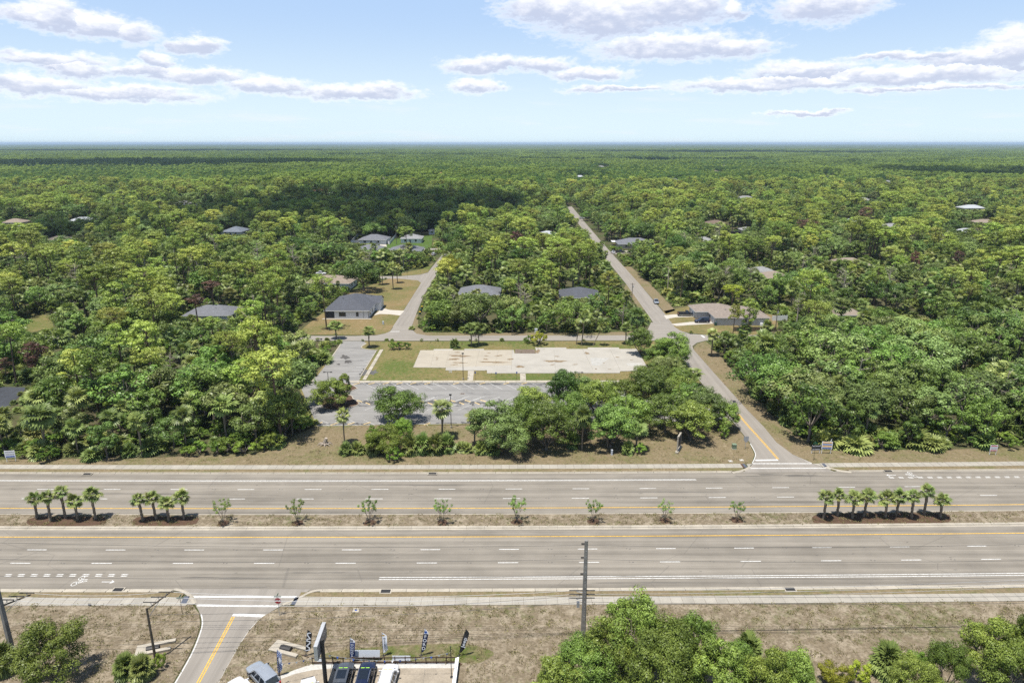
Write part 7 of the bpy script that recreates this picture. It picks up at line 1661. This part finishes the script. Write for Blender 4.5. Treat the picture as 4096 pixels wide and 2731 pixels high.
def scatter(name, P3, sc_, rz, idx, objs, label, cat):
    """a countless mass: one object, instances on points"""
    cl_ = bpy.data.collections.new(name+'_sources')
    for o in objs: cl_.objects.link(o)
    me = bpy.data.meshes.new(name); n = len(P3); me.vertices.add(n); me.vertices.foreach_set('co', np.asarray(P3, np.float32).ravel())
    a = me.attributes.new('sc', 'FLOAT_VECTOR', 'POINT'); a.data.foreach_set('vector', np.asarray(sc_, np.float32).ravel())
    r3 = np.zeros((n, 3), np.float32); r3[:, 2] = rz; a = me.attributes.new('ro', 'FLOAT_VECTOR', 'POINT'); a.data.foreach_set('vector', r3.ravel())
    a = me.attributes.new('ix', 'INT', 'POINT'); a.data.foreach_set('value', np.asarray(idx, np.int32))
    o = bpy.data.objects.new(name, me); link(o); tag(o, label, cat, None, 'stuff')
    ng = bpy.data.node_groups.new(name, 'GeometryNodeTree'); ng.interface.new_socket('Geometry', in_out='INPUT', socket_type='NodeSocketGeometry'); ng.interface.new_socket('Geometry', in_out='OUTPUT', socket_type='NodeSocketGeometry')
    N = ng.nodes; Lk = ng.links; gi = N.new('NodeGroupInput'); go = N.new('NodeGroupOutput'); ip = N.new('GeometryNodeInstanceOnPoints'); ci = N.new('GeometryNodeCollectionInfo')
    ci.inputs['Collection'].default_value = cl_; ci.inputs['Separate Children'].default_value = True; ci.inputs['Reset Children'].default_value = True
    def at(nm, ty):
        q = N.new('GeometryNodeInputNamedAttribute'); q.data_type = ty; q.inputs['Name'].default_value = nm; return q.outputs['Attribute']
    e2 = N.new('FunctionNodeEulerToRotation'); Lk.new(at('ro', 'FLOAT_VECTOR'), e2.inputs[0])
    Lk.new(gi.outputs[0], ip.inputs['Points']); Lk.new(ci.outputs[0], ip.inputs['Instance']); ip.inputs['Pick Instance'].default_value = True
    Lk.new(at('ix', 'INT'), ip.inputs['Instance Index']); Lk.new(e2.outputs[0], ip.inputs['Rotation']); Lk.new(at('sc', 'FLOAT_VECTOR'), ip.inputs['Scale']); Lk.new(ip.outputs[0], go.inputs[0])
    md = o.modifiers.new('scatter', 'NODES'); md.node_group = ng; return o
MASS = {'live_oak': ('oak_wood', 'countless green oaks of the woods reaching into the distance', 'woods'), 'slash_pine': ('pine_wood', 'countless yellowish pines standing among the distant oaks', 'woods'), 'cabbage_palm': ('palm_wood', 'countless cabbage palms filling the woods', 'woods'), 'shrub': ('undergrowth', 'countless low bushes of the forest edge and floor', 'undergrowth'), 'palmetto': ('palmetto_thicket', 'countless low palmettos of the forest floor', 'undergrowth')}
for kd, lst in cand.items():
    seen = lambda q: -(q[2]/math.hypot(q[0], q[1]))*(1.0 if abs(q[0]) < .78*q[1]+8 else .2)*(1.0 if kd not in ('shrub', 'palmetto') or edge_[cell(q[0], q[1])] else .3)
    lst = sorted(lst, key=seen)
    nm, ct, ds = NAMES[kd]
    for (X, Y, h) in lst[:KEEP[kd]]:
        reg = region_of(X, Y); h0 = KIND[kd][0][1]
        sz = {'live_oak': ('low', 'tall', 9.6), 'slash_pine': ('shorter', 'high', 15.0), 'cabbage_palm': ('short', 'high', 7.6), 'shrub': ('small', 'large', 2.4), 'palmetto': ('small', 'large', 2.3)}[kd]
        tree(kd, X, Y, h, '%s %s %s' % (sz[1] if h > sz[2] else sz[0], ds, reg), ct, '%ss %s' % (ct, reg), wide=wr_.uniform(.9, 1.3) if kd != 'slash_pine' else wr_.uniform(.95, 1.2), name=nm)
    rest = lst[KEEP[kd]:]
    if rest:
        a = np.array(rest); n = len(a); h0 = KIND[kd][0][1]; s = a[:, 2]/h0; wd = wr_.uniform(.95, 1.3, n)
        scatter(MASS[kd][0], np.column_stack([a[:, 0], a[:, 1], np.zeros(n)]), np.column_stack([s*wd, s*wd, s]), wr_.uniform(0, 6.28, n), wr_.integers(0, len(src_objs[kd]), n), src_objs[kd], MASS[kd][1], MASS[kd][2])

# bare snags standing among the green crowns
k = 0
while k < 85:
    Y = wr_.uniform(150, 420); X = wr_.uniform(-wedge(Y)*.92, wedge(Y)*.92); j, i = cell(X, Y)
    if blocked[j, i] or hmax[j, i] < 9: continue
    v = int(wr_.integers(4)); h = wr_.uniform(9, 14.5); e = empty('dead_tree', (X, Y, 0), wr_.uniform(0, 6.28), h/11); reg = region_of(X, Y); tag(e, '%s grey dead tree %s' % (['branching', 'many branched', 'nearly limbless', 'twiggy'][v], reg), 'dead tree', 'dead trees '+reg); inst('trunk', SN[v], e); k += 1
# weeds and tufts on the dry lawns
def tuft(seed, n=9, r_=.16, h=.22):
    r = np.random.default_rng(seed); L = Leaves(); c = np.column_stack([r.normal(size=(n, 2))*r_, np.full(n, h*.45)]); d = unit(r.normal(size=(n, 3))*np.array([.7, .7, .2])+np.array([0, 0, .8]))
    L.diamonds(c, np.cross(d, r.normal(size=(n, 3))), r.uniform(.6, 1.1, n)*h*.6, np.full(n, .035), r, 0, d); return L.mesh('tuft', [mt['weed']])
ts = [bpy.data.objects.new('weed_source_%d' % i, tuft(400+i)) for i in range(4)]
tp = []
def sow(poly, n, z, clump=.5):
    X = [p[0] for p in poly]; Y = [p[1] for p in poly]; k = 0
    while k < n:
        x, y_ = wr_.uniform(min(X), max(X)), wr_.uniform(min(Y), max(Y))
        if float(vnoise(x, y_, 1.3))*.5+wr_.random()*.5 < clump: continue
        k += 1
        if inside(poly, np.array([x]), np.array([y_]))[0]: tp.append((x, y_, z, wr_.uniform(.5, 1.5)))
sow(nl_l, 1300, .06, .5); sow(nl_r, 4200, .06, .55); sow(fs, 3000, .05, .55); sow(fs2, 2000, .05, .55); sow(lot_l, 1500, .016, .6); sow(strip(-110, 110, 99.3, 102.9), 2200, .13, .5)
tp = np.array(tp); tp = tp[(np.abs(tp[:, 0]) < .82*tp[:, 1]+8) & (tp[:, 1] > 60)]
# keep paved ground clear
pav = [[tuple(p[:2]) for p in pl], [tuple(p[:2]) for p in sl_out], [tuple(p[:2]) for p in cl], [tuple(p[:2]) for p in gv]]
kp = np.ones(len(tp), bool)
for q in pav: kp &= ~inside(q, tp[:, 0], tp[:, 1])
tp = tp[kp]
scatter('weeds', tp[:, :3], np.repeat(tp[:, 3:4], 3, 1), wr_.uniform(0, 6.28, len(tp)), wr_.integers(0, 4, len(tp)), ts, 'countless grass tufts and weeds on the dry lawns', 'weeds')

# ------------------------------------------------------------------ far woods: patches of crowns, then rolling canopy
def far_leaf(name, cols, sc_):
    m, nt = newmat(name); g = NG(nt); geo = g.n('ShaderNodeNewGeometry'); p = geo.outputs['Position']
    f = g.math('ADD', g.math('MULTIPLY', g.ramp(g.noise(g.scale(p, (1, .55, 0)), sc_, 4.0, .6), .36, .64), .62), g.math('MULTIPLY', geo.outputs['Random Per Island'], .38))
    c = g.mix(f, cols[0], cols[1])
    b = g.n('ShaderNodeBsdfDiffuse'); g.set(b.inputs[0], c); t = g.n('ShaderNodeBsdfTranslucent'); g.set(t.inputs[0], c); x = g.n('ShaderNodeMixShader'); x.inputs[0].default_value = .25
    nt.links.new(b.outputs[0], x.inputs[1]); nt.links.new(t.outputs[0], x.inputs[2]); o = g.n('ShaderNodeOutputMaterial'); nt.links.new(x.outputs[0], o.inputs[0]); return m
fm1 = far_leaf('far_oak', ((0.026, 0.054, 0.014), (0.150, 0.250, 0.058)), .011); fm2 = far_leaf('far_pine', ((0.075, 0.118, 0.024), (0.300, 0.400, 0.085)), .009)
def patch(seed, pp, S=44.0, nt_=58, nq=66):
    r = np.random.default_rng(seed); L = Leaves()
    for i in range(nt_):
        x, y_ = r.uniform(-S/2, S/2, 2); pine = r.random() < pp; H_ = r.uniform(11, 16) if pine else r.uniform(7.5, 11.5); Rr = r.uniform(2.4, 3.2) if pine else r.uniform(3.2, 5.0)
        d = unit(r.normal(size=(nq, 3))*np.array([1, 1, .8])+np.array([0, 0, .35])); zc = H_-Rr*.75
        p = np.array([x, y_, zc]) + d*np.array([Rr, Rr, Rr*.72])*r.uniform(.72, 1.06, (nq, 1)); p[:, 2] = np.maximum(p[:, 2], 1.5)
        L.diamonds(p, d+np.array([0, 0, .2])+r.normal(size=(nq, 3))*.25, r.uniform(.55, 1.0, nq)*.9, r.uniform(.35, .6, nq)*.9, r, 1 if pine else 0)
    return L.mesh('far_trees', [fm1, fm2])
ps_ = [bpy.data.objects.new('far_source_%d' % i, patch(500+i, .08 if i < 3 else .62)) for i in range(6)]
far_block = []
for poly, mg in BLOCK:
    yy = [p[1] for p in poly]; xx = [p[0] for p in poly]
    if min(yy) > 780: far_block.append(((min(xx)+max(xx))/2, (min(yy)+max(yy))/2, (max(xx)-min(xx))/2))
fp = []; y = 905.0
while y < 5600:
    sp = 36 if y < 2500 else 40; x = -wedge(y)
    while x < wedge(y):
        X, Y = x+wr_.uniform(-9, 9), y+wr_.uniform(-9, 9); bad = False
        for bx, by, bw in far_block:
            if abs(X-bx*Y/by) < bw+22 and -25 < by-Y < 90+by*.06: bad = True; break
        if not bad: fp.append((X, Y, 0))
        x += sp
    y += sp
fp = np.array(fp); n = len(fp); s = wr_.uniform(.9, 1.15, n)
scatter('far_woods', fp, np.column_stack([s, s, s*wr_.uniform(.85, 1.15, n)]), wr_.uniform(0, 6.28, n), wr_.integers(0, 3, n)+3*((vnoise(fp[:, 0], fp[:, 1], 260.0)*.85+wr_.random(n)*.15) > .54), ps_, 'distant woods reaching toward the horizon as one green mass', 'woods')
rr = np.geomspace(5300, 44000, 90); aa = np.linspace(R(-44), R(44), 420); V = []
for r_ in rr:
    xx = r_*np.sin(aa); yy = r_*np.cos(aa); z = 8+vnoise(xx, yy, 60.0)*5+vnoise(xx+70, yy, 420.0)*3.5; V.append(np.column_stack([xx, yy, z]))
V = np.concatenate(V); na_ = len(aa); Fq = np.array([(i*na_+j, i*na_+j+1, (i+1)*na_+j+1, (i+1)*na_+j) for i in range(len(rr)-1) for j in range(na_-1)])
L = Leaves(); L.quads(V, Fq); fm3 = far_leaf('horizon_canopy', ((0.055, 0.085, 0.035), (0.130, 0.165, 0.060)), .0022)
o = bpy.data.objects.new('horizon_woods', L.mesh('horizon_woods', [fm3])); link(o); tag(o, 'unbroken dark canopy along the horizon', 'woods', None, 'stuff')

# ------------------------------------------------------------------ clouds overhead, above the frame, that shade parts of the wood
cm_, ntc = newmat('cloud'); g = NG(ntc); b = g.n('ShaderNodeBsdfDiffuse'); b.inputs[0].default_value = (.9, .9, .92, 1); t = g.n('ShaderNodeBsdfTranslucent'); t.inputs[0].default_value = (.9, .9, .92, 1); x = g.n('ShaderNodeMixShader'); x.inputs[0].default_value = .4
ntc.links.new(b.outputs[0], x.inputs[1]); ntc.links.new(t.outputs[0], x.inputs[2]); tr2 = g.n('ShaderNodeBsdfTransparent'); x2 = g.n('ShaderNodeMixShader'); x2.inputs[0].default_value = .55; ntc.links.new(x.outputs[0], x2.inputs[1]); ntc.links.new(tr2.outputs[0], x2.inputs[2]); x = x2; oo = g.n('ShaderNodeOutputMaterial'); ntc.links.new(x.outputs[0], oo.inputs[0])
def cloud(cx, cy, rx, ry, n, seed, label, alt=1150.0, cell_=.34):
    r = np.random.default_rng(seed); off = sdir*(alt/sdir.z); m = MB()
    th = np.linspace(0, 2*math.pi, 19)[:-1]; ph = np.linspace(-.35, math.pi/2, 8)
    for i in range(n):
        a = r.uniform(0, 2*math.pi); q = math.sqrt(r.random())*.85; bx, by = math.cos(a)*q*rx, math.sin(a)*q*ry; br = min(rx, ry)*r.uniform(.22, .5)*(1.1-.5*q)
        V = []
        for p_ in ph:
            for t_ in th:
                k = 1+.16*math.sin(3*t_+i)+.10*math.sin(7*t_+2*p_+i); V.append((bx+br*k*math.cos(p_)*math.cos(t_)*rx/min(rx, ry)*.8, by+br*k*math.cos(p_)*math.sin(t_), max(-.10*br, br*.55*math.sin(p_)*k)))
        k = len(th); m.add(V, [(u*k+v, u*k+(v+1) % k, (u+1)*k+(v+1) % k, (u+1)*k+v) for u in range(len(ph)-1) for v in range(k)]+[tuple(range(k))[::-1]])
    o = m.build('cloud', cm_, None, (cx+off.x, cy+off.y, alt), smooth=True); tag(o, label, 'cloud', None, 'structure')
cloud(-150, 620, 190, 170, 30, 1, 'fair weather cloud overhead shading the middle woods')
cloud(-290, 430, 110, 60, 12, 2, 'small fair weather cloud overhead shading the left woods')
cloud(-950, 1900, 720, 330, 34, 3, 'broad fair weather cloud shading the distant left woods')
cloud(1000, 1230, 330, 260, 20, 4, 'fair weather cloud shading the right distance')
cloud(1300, 4200, 1100, 650, 26, 5, 'broad fair weather cloud shading the far woods')
cloud(-2600, 5000, 1400, 700, 26, 6, 'broad fair weather cloud shading the far left woods')

cloud(420, 2300, 420, 200, 16, 7, 'small unseen cloud added to darken far woods beyond the street')  # extra cloud out of view, added so the far woods look blotchier
cloud(-350, 3300, 600, 260, 18, 8, 'broken unseen cloud added to shade the distant centre')  # another unseen cloud, put in only to throw shade on the far woods
# ------------------------------------------------------------------ the air
hz = MB().box((0, 22000, 37.0), (93000, 50000, 78.0)); hm_, nth = newmat('haze'); g = NG(nth)
pv = g.n('ShaderNodeVolumePrincipled'); pv.inputs['Color'].default_value = (.62, .80, 1.0, 1); pv.inputs['Density'].default_value = 6.0e-5; pv.inputs['Anisotropy'].default_value = .2
oh_ = g.n('ShaderNodeOutputMaterial'); nth.links.new(pv.outputs[0], oh_.inputs['Volume'])
hm_.cycles.homogeneous_volume = True
ho = hz.build('haze', hm_); tag(ho, 'thin summer haze over the whole landscape', 'haze', None, 'stuff')
